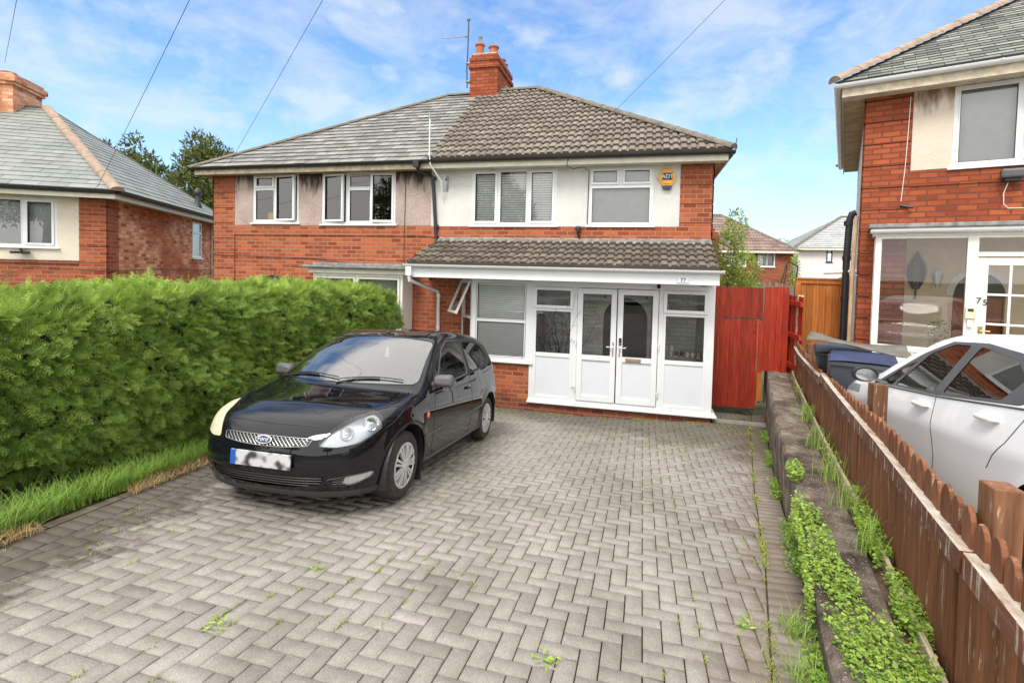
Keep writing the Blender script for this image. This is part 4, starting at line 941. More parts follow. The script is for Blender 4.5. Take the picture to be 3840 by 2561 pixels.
for x, l, mt, zz in ((.475, 'white shoe with red lining, leftmost on top', 'white_shoe', z + .105), (.575, 'white shoe with red lining, second on top', 'white_shoe', z + .105), (.475, 'pale cream shoe, leftmost on the shelf board', 'curtain', z), (.565, 'pale cream shoe, second on the shelf board', 'curtain', z),
                     (.66, 'black shoe, left one of the dark middle pair', 'black_plastic', z), (.755, 'black shoe, right one of the dark middle pair', 'black_plastic', z), (.85, 'silver white shoe right of the black pair', 'upvc_worn', z), (.94, 'silver white shoe, second right of the black pair', 'upvc_worn', z), (1.04, 'tan and white shoe at the right end of the shelf', 'soffit_tan', z)):
    shoe(x, zz, l, mt, group='shoes on the porch shelf')
for x in (.475, .575): 
    pass
o = empty('twig_arrangement', (-1.5, 9.45, -.86), 'bare dark twigs standing behind the left-hand porch pane', 'decoration')
m = MB(); r_ = random.Random(4)
for k in range(16):
    p = Vector((0, 0, .1)); pts = [p.copy()]; d = Vector((r_.uniform(-.25, .25), r_.uniform(-.15, .15), 1)).normalized()
    for j in range(9):
        d = (d + Vector((r_.uniform(-.3, .3), r_.uniform(-.2, .2), .08))).normalized(); p = p + d * .19; pts.append(p.copy())
        if j > 2: q = p + Vector((r_.uniform(-.16, .16), r_.uniform(-.1, .1), r_.uniform(0, .14))); m.tube([p, q], [.004, .002], 4)
    m.tube(pts, [.009 - .0008 * i for i in range(10)], 5)
m.build('twigs', 'bark', o)
MB().lathe((0, 0, 0), [(0, 0), (.07, 0), (.09, .2), (.06, .34), (.055, .34), (.08, .2), (0, .03)], 16).build('vase', 'dark_metal', o, smooth=True)

# ------------------------------------------------------------------ house on the left
YL = .4863
HL = house('detached_house', (-11.36, 8.307, -1.9), 'red brick house on the far left, cream render, pale slates and tan hip tiles', 'house', YL, True)
ez = 3.08
wl = (-2.12, -.885, 1.84, 2.87); ws = (4.62, 5.33, 1.75, 2.85)
wall(HL, 'wall', -8, 0, -2.2, 3.06, 0, [wl, (-6.2, -4.6, 1.84, 2.87)], 'brick', .12)
m = wall(None, '', 0, 6.3, -2.2, 3.06, 0, [ws], t=.1, axis='y', ret=True)
m.v = [(-x if abs(x) > 1e-6 else 0, y, z) for x, y, z in m.v]; m.build('side_wall', 'brick_pale', HL, fixn=False)
wall(HL, 'rear_wall', -8, 0, -2.2, 3.06, 6.3); wall(HL, 'far_wall', 0, 6.3, -2.2, 3.06, -8, axis='y')
MB().box(-8, 0, .03, 6.28, 3.05, 3.06).build('ceiling', 'dark_room', HL)
m = wall(None, '', -7.5, -.49, 1.57, 3.04, -.014, [wl, (-6.2, -4.6, 1.84, 2.87)], t=.05, ret=True); m.build('render_panel', 'render_cream', HL, fixn=False)
MB().box(-7.5, -.49, -.03, 0, 1.50, 1.568).build('string_course', 'brick_dark', HL)
quoins(HL, -.49, .022, 0, 3.04, -1.9, 2.57, side=(0, .45, .022))
f = window(HL, *wl, 0, [(-2.08, -1.50, 1.88, 2.83, 'f'), (-1.44, -.93, 1.88, 2.83, 'c')])
m = MB(); fill(m, -1.50, -1.44, 1.87, 2.84, 0); m.build('mullion', 'upvc', f); vertblind(f, -2.05, -.95, 1.88, 2.8, .12)
f = window(HL, -6.2, -4.6, 1.84, 2.87, 0, [(-6.15, -5.4, 1.88, 2.83, 'f'), (-5.35, -4.65, 1.88, 2.83, 'c')])
# side window (in the plane x=0)
m = MB(); m.ring(ws[0], ws[1], ws[2], ws[3], .05, -.02, .06); m.box(ws[0] + .05, ws[1] - .05, -.03, .05, 2.5, 2.55); m.box(ws[0] - .05, ws[1] + .05, -.07, .02, 1.70, 1.745)
T = Matrix.Rotation(R(90), 4, 'Z'); m.xf(T); f = m.build('side_window', 'upvc', HL, bevel=.004)
q = MB(); q.box(ws[0] + .04, ws[1] - .04, .0, .006, 1.79, 2.81); q.xf(T); q.build('pane', 'glass', f)
q = MB(); q.box(ws[0] + .05, ws[1] - .05, .1, .11, 1.79, 2.45); q.xf(T); q.build('curtain', 'curtain', f)
MB().box(-8.3, .33, -.345, -.325, 2.90, 3.04).build('fascia', 'fascia', HL); MB().box(-8.3, .30, -.32, 0, 2.93, 2.94).build('soffit', 'fascia', HL)
MB().box(.31, .33, -.32, 6.6, 2.90, 3.04).build('fascia', 'fascia', HL); MB().box(0, .305, 0, 6.5, 2.93, 2.94).build('soffit', 'fascia', HL)
gutter(HL, [(-8.3, -.39, 3.05), (.38, -.39, 3.05)]); gutter(HL, [(.39, -.36, 3.05), (.39, 6.65, 3.05)])
hx_, hy_, hz_ = -2.84, 3.15, 5.56
d1, dz1 = hy_ + .4, hz_ - ez; v1 = math.hypot(d1, dz1); d2 = .4 - hx_; v2 = math.hypot(d2, dz1)
m = MB(); slope(m, (0, -.4, ez), (1, 0, 0), (0, d1 / v1, dz1 / v1), v1, lambda v: -8.4, lambda v: .4 + (hx_ - .4) * v / v1, .2, .5, 'flat', h=.014)
slope(m, (.4, hy_, ez), (0, 1, 0), (-d2 / v2, 0, dz1 / v2), v2, lambda v: -d1 * (1 - v / v2), lambda v: d1 * (1 - v / v2), .2, .5, 'flat', h=.014)
slope(m, (0, 2 * hy_ + .4, ez), (1, 0, 0), (0, -d1 / v1, dz1 / v1), v1, lambda v: -8.4, lambda v: .4 + (hx_ - .4) * v / v1, .2, .5, 'flat', h=.014)
m.build('roof', 'slate_left', HL, fixn=False)
m = MB(); ridge(m, (.4, -.4, ez + .01), (hx_, hy_, hz_), .12, .9, .02); m.build('hip_tiles', 'ridge_tan', HL, smooth=True, fixn=False)
m = MB(); ridge(m, (.4, 2 * hy_ + .4, ez), (hx_, hy_, hz_), .07, .45, .015); ridge(m, (hx_, hy_, hz_), (-8.4, hy_, hz_), .07, .45, .015); m.build('ridge_tiles', 'ridge_grey', HL, smooth=True, fixn=False)
m = MB(); m.box(-5.9, -3.3, 2.7, 3.75, 4.8, 5.95); m.box(-5.95, -3.25, 2.65, 3.8, 5.95, 6.03); m.box(-5.99, -3.21, 2.61, 3.84, 6.03, 6.17); m.box(-5.93, -3.27, 2.67, 3.78, 6.17, 6.24)
ch2 = m.build('chimney', 'brick_pale', HL)
for k in range(4): MB().lathe((-5.5 + .6 * k, 3.2, 6.23), [(.15, 0), (.15, .12), (.17, .13), (.17, .16), (.12, .17)], 16).build('chimney_pot', 'terracotta', ch2, smooth=True)
MB().tube([(.06, 6.2, 2.95), (.06, 6.2, -1.9)], .045, 10).build('downpipe', 'upvc', HL, smooth=True)
o = empty('roof_vent', (0, 0, 0), 'black mushroom vent pipe standing on the pale slate roof at the left', 'roof vent'); 
cs_, sn_ = math.cos(YL), math.sin(YL); lv = lambda x, y, z: (-11.36 + x * cs_ - y * sn_, 8.307 + x * sn_ + y * cs_, z)
o.location = lv(.02, 5.0, 3.42)
MB().lathe((0, 0, 0), [(.12, -.1), (.11, 0), (.075, .05), (.07, .3), (.1, .31), (.11, .36), (.1, .42), (.05, .5), (.0, .55)], 18).build('pipe', 'dark_metal', o, smooth=True)
o = empty('floodlight', lv(-1.47, -.06, 1.74), 'black three-headed solar floodlight on cream render under the left window', 'light', YL)
MB().box(-.09, .09, -.14, .0, .05, .06).build('solar_panel', 'black_plastic', o); MB().tube([(0, 0, 0), (0, -.06, .04)], .015, 6).build('arm', 'black_plastic', o)
for x in (-.11, 0, .11): m = MB(); m.box(x - .05, x + .05, -.1, -.03, -.05, .0); m.build('lamp_head', 'black_plastic', o, bevel=.008)
cable('thin dark cable sagging across the far-left brick house', [lv(-5, -.03, 1.15), lv(-2.2, -.03, 1.1), lv(-1.3, -.03, 1.42), lv(-.4, -.04, 1.38), lv(.04, -.03, 1.36)])
cable('thin dark cable along the side bricks of the far-left house', [lv(.04, .02, 1.36), lv(.05, 2.5, 1.4), lv(.03, 6.2, 1.36)], .008)
# hatch on the front slope
# ------------------------------------------------------------------ house on the right (number 75)
YR = -.34185
HR = house('detached_house', (3.424, 9.066, -.36), 'brick house number 75 on the right with cream pebbledash and glazed white porch', 'house', YR, True)
lr = lambda x, y, z: (3.424 + x * math.cos(YR) - y * math.sin(YR), 9.066 + x * math.sin(YR) + y * math.cos(YR), z)
wr = (1.08, 3.2, 3.27, 4.46)
wall(HR, 'wall', 0, 8, -.6, 4.60, 0, [wr, (.15, 3.9, -.6, 2.26), (4.6, 6, 3.27, 4.4)], 'brick_right', .12)
wall(HR, 'side_wall', 0, 6.2, -.6, 4.60, 0, axis='y', mat='brick_paint'); wall(HR, 'rear_wall', 0, 8, -.6, 4.6, 6.2, mat='brick_right'); wall(HR, 'far_wall', 0, 6.2, -.6, 4.6, 8, axis='y', mat='brick_right')
MB().box(0, 8, .03, 6.18, 4.585, 4.6).build('ceiling', 'dark_room', HR)
m = wall(None, '', .60, 7.2, 3.27, 4.56, -.014, [wr, (4.6, 6, 3.27, 4.4)], t=.05, ret=True); m.build('render_panel', 'render_cream2', HR, fixn=False)
quoins(HR, -.022, .60, 0, 4.56, -.3, 3.03, 'brick_right', side=(0, .12, -.022)); MB().box(.60, 7.2, -.022, 0, 3.03, 3.262).build('string_course', 'brick_right', HR)
f = window(HR, *wr, 0, [(1.13, 1.78, 3.32, 4.41, 'f'), (1.84, 2.5, 3.32, 4.41, 'c'), (2.55, 3.15, 3.32, 4.41, 'f')])
m = MB(); fill(m, 1.78, 1.84, 3.3, 4.43, 0); fill(m, 2.5, 2.55, 3.3, 4.43, 0); m.build('mullion', 'upvc', f); MB().box(1.1, 3.18, .1, .105, 3.3, 4.43).build('roller_blind', 'blind_grey', f)
window(HR, 4.6, 6, 3.27, 4.4, 0, [(4.65, 5.28, 3.32, 4.35, 'f'), (5.32, 5.95, 3.32, 4.35, 'c')])
MB().box(4.62, 5.98, .1, .105, 3.28, 4.39).build('roller_blind', 'blind_grey', HR)
MB().box(-.33, 8.3, -.355, -.335, 4.44, 4.60).build('fascia', 'fascia_cream', HR); MB().box(-.31, 8.3, -.33, 0, 4.47, 4.48).build('soffit', 'fascia_cream', HR)
MB().box(-.33, -.31, -.33, 6.5, 4.44, 4.60).build('fascia', 'fascia_cream', HR); MB().box(-.305, 0, .0, 6.4, 4.47, 4.48).build('soffit', 'soffit_tan', HR)
gutter(HR, [(-.44, -.40, 4.63), (8.3, -.40, 4.63)], 'upvc', .06); gutter(HR, [(-.39, 6.5, 4.63), (-.39, -.38, 4.63)], 'upvc', .06, .7)
d1, dz1 = 3.1 + .42, 2.47; v1 = math.hypot(d1, dz1); a3 = 3.1 
m = MB(); slope(m, (0, -.42, 4.66), (1, 0, 0), (0, d1 / v1, dz1 / v1), v1, lambda v: -.42 + d1 * v / v1, lambda v: 8.4, .13, .3, 'rough', h=.014)
slope(m, (-.42, 3.1, 4.66), (0, 1, 0), (d1 / v1, 0, dz1 / v1), v1, lambda v: -d1 * (1 - v / v1), lambda v: d1 * (1 - v / v1), .13, .3, 'rough', h=.014)
slope(m, (0, 6.62, 4.66), (1, 0, 0), (0, -d1 / v1, dz1 / v1), v1, lambda v: -.42 + d1 * v / v1, lambda v: 8.4, .13, .3, 'rough', h=.014)
m.build('roof', 'slate_right', HR, fixn=False)
m = MB(); ridge(m, (-.42, -.42, 4.68), (3.1, 3.1, 7.15), .115, .42, .04); ridge(m, (-.42, 6.62, 4.68), (3.1, 3.1, 7.15), .115, .42, .04); ridge(m, (3.1, 3.1, 7.15), (8.4, 3.1, 7.15), .115, .42, .03); m.build('ridge_tiles', 'ridge_tan', HR, smooth=True, fixn=False)
# black soil pipes at the side
m = MB(); m.tube([(-.06, .55, 2.72), (-.12, .55, 2.70), (-.15, .55, 2.60), (-.17, .55, 1.9), (-.17, .55, .2)], .055, 12)
for z in (2.5, 1.9, 1.2): m.lathe((-.165, .55, z), [(0, 0), (.07, 0), (.07, .08), (0, .08)], 12)
m.build('soil_pipe', 'black_plastic', HR, smooth=True, fixn=False)
MB().tube([(.02, .5, 1.72), (-.5, .62, 1.68)], .035, 10).build('overflow_pipe', 'upvc_worn', HR, smooth=True)
MB().tube([(-.06, .1, 2.6), (-.08, .1, 1.9), (-.09, .1, -.3)], .03, 8).build('downpipe', 'soffit_tan', HR, smooth=True)
# porch: roof, gutter, frame, big pane
m = MB(); m.box(.10, 4.0, -.5, -.02, 2.36, 2.42); m.build('porch_roof', 'lead', HR, bevel=.01)
MB().box(.16, 4.0, -.44, -.42, 2.24, 2.355).build('porch_fascia', 'upvc_worn', HR); MB().box(.16, .18, -.42, -.02, 2.24, 2.355).build('porch_fascia', 'upvc_worn', HR)
gutter(HR, [(.12, -.50, 2.33), (4.0, -.50, 2.33)], 'upvc', .055, .55, 'porch_gutter')
m = MB(); m.box(.19, .27, -.42, -.36, -.4, 2.24); m.box(.19, .25, -.36, -.02, 2.16, 2.24); m.box(.19, .25, -.06, 0, -.4, 2.24); m.box(.27, 1.25, -.42, -.36, 2.2, 2.24); m.box(.27, 1.25, -.43, -.35, .52, .6); m.box(1.25, 1.37, -.43, -.35, -.4, 2.24); m.box(1.37, 4, -.42, -.36, 2.2, 2.24)
m.box(1.37, 2.35, -.425, -.355, 1.94, 2.0); m.box(2.3, 2.4, -.43, -.35, -.4, 2.24); m.box(.19, .25, -.36, -.02, .52, .6)
m.build('porch_frame', 'upvc_worn', HR, bevel=.004)
MB().box(.27, 1.25, -.42, -.36, -.4, .52).build('porch_base', 'brick_paint', HR); MB().box(.2, .24, -.35, -.06, -.4, .52).build('porch_base', 'brick_paint', HR)
f = MB().box(.268, 1.252, -.392, -.386, .6, 2.2).build('porch_pane', 'glass_clear', HR); MB().box(1.37, 2.3, -.392, -.386, 2.0, 2.2).build('porch_pane', 'glass_clear', HR); MB().box(.215, .221, -.36, -.06, .6, 2.16).build('porch_pane', 'glass_clear', HR)
MB().box(2.4, 4, -.392, -.386, -.4, 2.2).build('porch_pane', 'glass_clear', HR)
# front door with nine little panes
m = MB(); dx0, dx1 = 1.375, 2.295
m.box(dx0, dx0 + .11, -.40, -.36, -.33, 1.93); m.box(dx1 - .11, dx1, -.40, -.36, -.33, 1.93); m.box(dx0 + .11, dx1 - .11, -.40, -.36, 1.82, 1.93); m.box(dx0 + .11, dx1 - .11, -.40, -.36, -.33, .62)
cw = (dx1 - dx0 - .22 - .06) / 3
for k in (1, 2): x = dx0 + .11 + k * cw + (k - 1) * .03; m.box(x, x + .03, -.40, -.365, .62, 1.82)
for z in (1.41, 1.0): m.box(dx0 + .11, dx1 - .11, -.398, -.367, z - .015, z + .015)
d75 = m.build('front_door', 'upvc_worn', HR, bevel=.004); MB().box(dx0 + .11, dx1 - .11, -.384, -.378, .62, 1.82).build('pane', 'glass', d75); MB().tube([(dx0 + .05, -.40, .9), (dx0 + .05, -.45, .9), (dx0 + .15, -.46, .9)], .01, 6).box(dx0 + .03, dx0 + .08, -.41, -.40, .86, .96).build('handle', 'gold', d75)
# recess behind the glass
m = wall(None, '', .15, 3.9, -.36, 2.3, 1.0, [(1.32, 1.95, -.36, 1.35)], t=.12, ret=True); m.build('recess_wall', 'inner_beige', HR, fixn=False)
m = MB(); m.box(.10, .15, .02, 1.0, -.4, 2.3); m.box(3.9, 3.95, .02, 1.0, -.4, 2.3); m.box(.15, 3.9, -.34, 1.0, -.38, -.35); m.box(.15, 3.9, .02, 1.0, 2.27, 2.3); m.build('recess_lining', 'inner_beige', HR)
m = MB(); acx, acz, ar = 1.635, 1.35, .315
pts = [(acx + ar * math.cos(math.pi * k / 14), acz + ar * 1.2 * math.sin(math.pi * k / 14)) for k in range(15)]
m.prism(pts + [(acx - ar, 1.34), (acx + ar, 1.34)], .985, 1.0); m.build('arch_recess', 'dark_room', HR)
m = MB()
for k in range(14):
    a0, a1 = math.pi * k / 14, math.pi * (k + 1) / 14
    m.prism([(acx + ar * math.cos(a0), acz + ar * 1.2 * math.sin(a0)), (acx + (ar + .1) * math.cos(a0), acz + (ar * 1.2 + .1) * math.sin(a0)), (acx + (ar + .1) * math.cos(a1), acz + (ar * 1.2 + .1) * math.sin(a1)), (acx + ar * math.cos(a1), acz + ar * 1.2 * math.sin(a1))], .96, 1.0)
m.build('arch_moulding', 'upvc_worn', HR)
m = MB(); m.box(acx - .3, acx + .3, 1.08, 1.11, -.36, 1.6); m.build('inner_door', 'terracotta', HR)
# things belonging to number 75's porch
o = empty('wall_decoration', lr(.83, .96, 1.28), 'large dark feather-shaped leaf ornament on the beige wall behind glass', 'ornament', YR)
m = MB(); m.tube([(0, -.01, -.02), (0, -.01, .78)], .014, 6)
for k in range(24):
    z = .14 + k * .026; w = .15 * math.sin(min(1, (k + 2) / 24) * math.pi * .86 + .28)
    for s_ in (-1, 1): m.q((0, -.012, z), (s_ * w * .6, -.03, z + .02), (s_ * w, -.012, z + .075), (s_ * w * .5, -.012, z + .055))
m.build('leaf', 'dark_metal', o, fixn=False)
o = empty('wall_lantern', lr(1.10, .9, 1.47), 'white six-sided carriage lantern on the beige porch wall', 'lantern', YR)
m = MB(); m.lathe((0, 0, 0), [(0, -.02), (.02, 0), (.014, .04), (.045, .06), (.07, .22), (.08, .23), (.03, .29), (.012, .3), (.012, .33), (0, .34)], 6); m.tube([(0, 0, .03), (0, .09, .02), (0, .1, .1)], .01, 6)
m.build('body', 'upvc', o); MB().lathe((0, -.004, 0), [(.05, .075), (.068, .2)], 6).build('lamp_glass', 'glass', o)
o = empty('keypad_box', lr(1.31, -.45, 1.145), 'cream entry keypad box on the white porch post of number 75', 'keypad', YR)
MB().box(-.055, .055, -.03, .018, -.08, .08).build('case', 'cream_plastic', o, bevel=.006); MB().box(-.03, .03, -.034, -.03, .02, .06).build('display', 'dark_metal', o)
MB().box(-.028, .028, -.02, .018, -.2, -.1).build('bell_push', 'upvc_worn', o, bevel=.005)
o = empty('house_number', lr(1.432, -.405, 1.31), 'dark metal digits 75 screwed on the white door of the right house', 'house number', YR)
text('7', .115, 'digit', 'dark_metal', o, (-.032, 0, .01), ext=.006); text('5', .115, 'digit', 'dark_metal', o, (.035, 0, -.015), ext=.006)
o = empty('floodlight', lr(1.72, -.06, 3.10), 'grey round-cornered floodlight under the upstairs window of number 75', 'light', YR)
MB().box(-.12, .14, -.12, .0, -.05, .08).build('lamp', 'grey_plastic', o, bevel=.03); MB().box(-.08, .1, -.09, .04, -.1, -.05).build('sensor', 'black_plastic', o, bevel=.02)
cable('pale looping cable below the floodlight on the right house', [lr(1.70, -.06, 3.0), lr(1.66, -.05, 2.85), lr(1.67, -.04, 2.7), lr(1.72, -.03, 2.64), lr(2.4, -.03, 2.62)], .006, 'upvc_worn')
cable('thin pale cable hanging down the brick corner of the right house', [lr(.56, -.04, 4.4), lr(.55, -.04, 3.9), lr(.53, -.05, 3.3), lr(.5, -.05, 2.8)], .005, 'upvc_worn')
o = empty('pipe_stub', lr(.55, -.02, 2.72), 'short black pipe stub poking from the bricks above the right porch', 'pipe'); MB().tube([(-.06, .0, .02), (.08, -.08, -.02)], .022, 8).build('tube', 'black_plastic', o, smooth=True)
# ------------------------------------------------------------------ houses far behind
def farhouse(x0, x1, y0, dep, zb, ez, rise, label, wm, rm, wins, right_hip=True, left_hip=True, style='tile', gauge=.34, quoin=False):
    H = house('detached_house', (x0, y0, zb), label, 'house')
    wall(H, 'wall', x0, x1, zb - .5, ez, y0, [w for w in wins], wm, .12); wall(H, 'side_wall', y0, y0 + dep, zb - .5, ez, x0, axis='y', mat=wm); wall(H, 'side_wall', y0, y0 + dep, zb - .5, ez, x1, axis='y', mat=wm)
    MB().box(x0, x1, y0 + .13, y0 + dep, ez - .02, ez).build('ceiling', 'dark_room', H)
    hd = dep / 2 + .35; vl = math.hypot(hd, rise); m = MB()
    lf = (lambda v: x0 - .35 + hd * v / vl) if left_hip else (lambda v: x0 - .35); rf = (lambda v: x1 + .35 - hd * v / vl) if right_hip else (lambda v: x1 + .35)
    slope(m, (0, y0 - .35, ez), (1, 0, 0), (0, hd / vl, rise / vl), vl, lf, rf, gauge, .32, style); slope(m, (0, y0 + dep + .35, ez), (1, 0, 0), (0, -hd / vl, rise / vl), vl, lf, rf, gauge, .32, 'flat')
    if right_hip: slope(m, (x1 + .35, y0 + dep / 2, ez), (0, 1, 0), (-hd / vl, 0, rise / vl), vl, lambda v: -hd * (1 - v / vl), lambda v: hd * (1 - v / vl), gauge, .32, style)
    if left_hip: slope(m, (x0 - .35, y0 + dep / 2, ez), (0, 1, 0), (hd / vl, 0, rise / vl), vl, lambda v: -hd * (1 - v / vl), lambda v: hd * (1 - v / vl), gauge, .32, style)
    m.build('roof', rm, H, fixn=False)
    m = MB(); c = y0 + dep / 2
    if right_hip: ridge(m, (x1 + .35, y0 - .35, ez), (x1 + .35 - hd, c, ez + rise), .12, .45, .03)
    if left_hip: ridge(m, (x0 - .35, y0 - .35, ez), (x0 - .35 + hd, c, ez + rise), .12, .45, .03)
    ridge(m, (lf(vl), c, ez + rise), (rf(vl), c, ez + rise), .12, .45, .03); m.build('ridge_tiles', 'ridge_grey', H, fixn=False)
    MB().box(x0 - .35, x1 + .35, y0 - .34, y0 - .32, ez - .14, ez - .01).build('fascia', 'fascia', H)
    return H
FH = farhouse(-3.5, 7.95, 30, 6.4, -2, 3.02, 2.35, 'distant brick house with brown tiled hipped roof behind the red gate', 'brick_far', 'tile_far', [(6.32, 7.2, 2.12, 2.96), (4.55, 5.72, 2.12, 2.96)])
for (a, b_, c) in ((6.32, 7.2, 6.78), (4.55, 5.72, 5.2)):
    f = window(FH, a, b_, 2.12, 2.96, 30, [(a + .05, c - .02, 2.7, 2.92, 'f'), (a + .05, c - .02, 2.17, 2.66, 'f'), (c + .02, b_ - .05, 2.17, 2.92, 'f')], glass='glass_clear'); vertblind(f, a + .06, b_ - .06, 2.15, 2.93, 30.1, .09, 'blind')
MB().box(7.95, 8.1, 29.98, 30.2, .5, 2.9).build('quoins', 'brick_far', FH)
FW = farhouse(9.45, 20, 34, 7, -2, 3.42, 2.3, 'distant pale rendered house with grey slate roof, left of number 75', 'render_far', 'slate_far', [(11.05, 11.38, 2.56, 3.36)], style='flat', gauge=.25)
window(FW, 11.05, 11.38, 2.56, 3.36, 34, [(11.09, 11.34, 2.6, 3.32, 'f')], mat='dark_metal', sill=.05)
LG = farhouse(8.0, 11.2, 24, 3.4, -2, .95, .85, 'low garage roof of brown tiles peeking over the orange fence', 'brick_far', 'tile_far', []); LG['category'] = 'garage'; LG.name = 'garage'; OFF['garage'] = OFF['detached_house.004'] if 'detached_house.004' in OFF else (-8, -24, 2)
# chimney just visible past the right corner of the pair
o = empty('brick_chimney', (2.18, 16.4, -1), 'narrow brick chimney stack peeping out beyond the right brick corner', 'chimney'); m = MB(); m.box(-.3, .12, 0, .7, 0, 3.92); m.box(-.33, .15, -.03, .73, 3.72, 3.82); m.build('stack', 'brick_far', o); MB().lathe((-.05, .3, 3.92), [(.1, 0), (.1, .12), (.12, .13), (.1, .16)], 14).build('chimney_pot', 'terracotta', o)
# ------------------------------------------------------------------ gate and board fences
def boards(name, par, x0, x1, y, z0, z1, bw, mat, jit=.004, axis='x', zf=None):
    n = max(1, int(round((x1 - x0) / bw))); w = (x1 - x0) / n; m = MB()
    for k in range(n):
        a = x0 + k * w + .0025; b_ = x0 + (k + 1) * w - .0025; t = random.random(); zz0 = z0 + random.uniform(-.012, .012); zz1 = (zf(a) if zf else z1) + random.uniform(-jit, jit) * 1.6
        yy = y + random.uniform(-.003, .003)
        if axis == 'x': m.box(a, b_, yy, yy + .016, zz0, zz1, t)
        else: m.box(yy, yy + .016, a, b_, zz0, zz1, t)
    return m.build(name, mat, par)
GY = 9.95
G1 = house('garden_gate', (1.36, GY, -.95), 'red stained boarded side gate closing the passage beside the white porch', 'gate')
boards('gate_leaf', G1, 1.37, 2.14, GY, -.90, .775, .096, 'wood_red'); boards('top_panel', G1, 1.37, 2.22, GY, .80, 1.375, .096, 'wood_red')
m = MB(); m.box(1.37, 2.22, GY - .004, GY, .782, .796); m.build('top_rail', 'dark_metal', G1)
MB().box(1.60, 1.64, GY - .02, GY - .004, -.93, -.88).box(1.37, 2.13, GY - .001, GY + .016, -.93, -.905).build('bolt', 'dark_metal', G1)
MB().box(2.06, 2.10, GY - .03, GY - .004, .56, .60).build('latch', 'wood_red', G1)
F1 = house('board_fence', (2.2, GY, -.95), 'red stained board fence panel joined to the right of the gate', 'fence')
boards('boards', F1, 2.24, 2.66, GY, -.18, 1.40, .096, 'wood_red'); boards('boards', F1, 2.15, 2.238, GY - .012, -.20, .765, .086, 'wood_red'); MB().box(2.15, 2.25, GY - .01, GY + .06, -.75, -.205).build('post', 'wood_orange', F1); MB().box(2.11, 2.135, GY - .03, GY + .03, -.9, .77).build('gate_post', 'wood_red', F1)
F2 = house('board_fence', (3.2, 10.15, -.3), 'orange stained closeboard panel between the white-flaked post and number 75', 'fence')
x0f, x1f = 2.80, 3.74; boards('boards', F2, x0f + .09, x1f - .09, 10.16, .1, 1.48, .102, 'wood_orange')
m = MB(); m.box(x0f, x1f, 10.135, 10.156, 1.475, 1.56); m.box(x0f, x0f + .09, 10.135, 10.157, .1, 1.47); m.box(x1f - .09, x1f, 10.135, 10.157, .1, 1.47); m.box(x0f - .01, x1f + .01, 10.11, 10.19, 1.562, 1.582); m.build('frame', 'wood_orange', F2, bevel=.003)
F3 = house('side_fence', (2.72, 9.6, -.5), 'short dark red fence running back between the two passages', 'fence')
boards('boards', F3, 9.35, 10.6, 2.71, -.3, 1.25, .1, 'wood_red', axis='y'); m = MB(); [m.box(2.66, 2.71, 9.3, 10.6, z, z + .08) for z in (-.05, .5, 1.08)]; m.build('rails', 'wood_red', F3)
MB().box(2.70, 2.79, 9.58, 9.67, -.4, 1.27).build('post', 'wood_peel', F3); MB().box(2.62, 2.72, 10.62, 10.7, .2, 1.45).build('end_post', 'wood_grey', F3)
# grey garden fence and clutter posts behind the gate
FB = house('garden_fence', (5, 19, -1), 'grey weathered garden fence far behind the red gate', 'fence'); boards('boards', FB, 3.1, 6.2, 19, -.8, 1.30, .15, 'wood_grey', .03)
for k, x in enumerate((2.33, 2.44, 2.56)):
    o = empty('timber_stake', (x, 10.5, -.9), ('brown stake end above the red fence, leftmost of three', 'brown stake end above the red fence, middle of three', 'brown stake end above the red fence, rightmost of three')[k], 'stake', 0, 'stakes behind the red fence'); MB().box(-.025, .025, -.02, .02, 0, 2.375).build('stake', 'wood_grey', o)
o = empty('metal_frame', (2.78, 11.0, -.9), 'bent black tubular garden frame sticking up above the fences', 'metal frame')
MB().tube([(-.06, 0, 0), (-.02, 0, 2.3), (.1, .1, 2.74), (.13, .12, 2.80), (.36, .3, 2.72), (.37, .3, 2.66), (.33, .28, 2.3), (.3, .2, 1.9)], .012, 8).build('hoop', 'dark_metal', o, smooth=True); MB().tube([(-.02, .03, 1.9), (.06, .03, 2.4), (.1, .03, 2.74)], .009, 6).build('strut', 'dark_metal', o)
# drain channel in front of the gate
m = MB(); m.box(1.30, 2.18, 9.20, 9.24, -1.1, -.955); m.build('drain_channel', 'concrete')['kind'] = 'structure'
# ------------------------------------------------------------------ retaining wall, kerb board, picket fence
m = MB(); rw = np.random.default_rng(3)
ys_ = np.arange(.2, 9.61, .13); xo = [0, .0, .012, .03, .30, .31]; zo = [-1.0, -.5, .0, .028, .03, -.2]
nr = []
for i, y in enumerate(ys_):
    w = wallx(y); gz = g(w, y); h = -.10; jag = .014 * math.sin(y * 1.7) + rw.normal(0, .009)
    base_ = [(w + .02 + jag * .2, gz - .1), (w + jag * .5 + .01, (gz + h) / 2), (w + jag * .3, h - .04), (w + .025 + rw.normal(0, .008), h + rw.normal(0, .007)), (w + .12, h + .008 + rw.normal(0, .006)), (w + .22, h + rw.normal(0, .008)), (w + .32, h + .0), (w + .33, h - .1)]
    k = len(m.v); m.v += [(a, y, z) for a, z in base_]; nr.append(k)
for a, b_ in zip(nr[:-1], nr[1:]):
    for j in range(7): m.f.append((a + j, a + j + 1, b_ + j + 1, b_ + j)); m.t.append(.5); m.m.append(0)
for e in (nr[0], nr[-1]): m.f.append(tuple(e + j for j in range(8))); m.t.append(.5); m.m.append(0)
o = m.build('retaining_wall', 'old_wall', smooth=True, uv=False); tag(o, 'old crumbling concrete retaining wall along the right edge of the block paving', 'wall')
FX = lambda y: wallx(y) + .47
PF = empty('picket_fence', (FX(4), 4, -.12), 'brown flaking picket fence on top of the bed, between the driveway and the white car', 'fence'); OFF[PF.name] = (-FX(4), -4, .12)
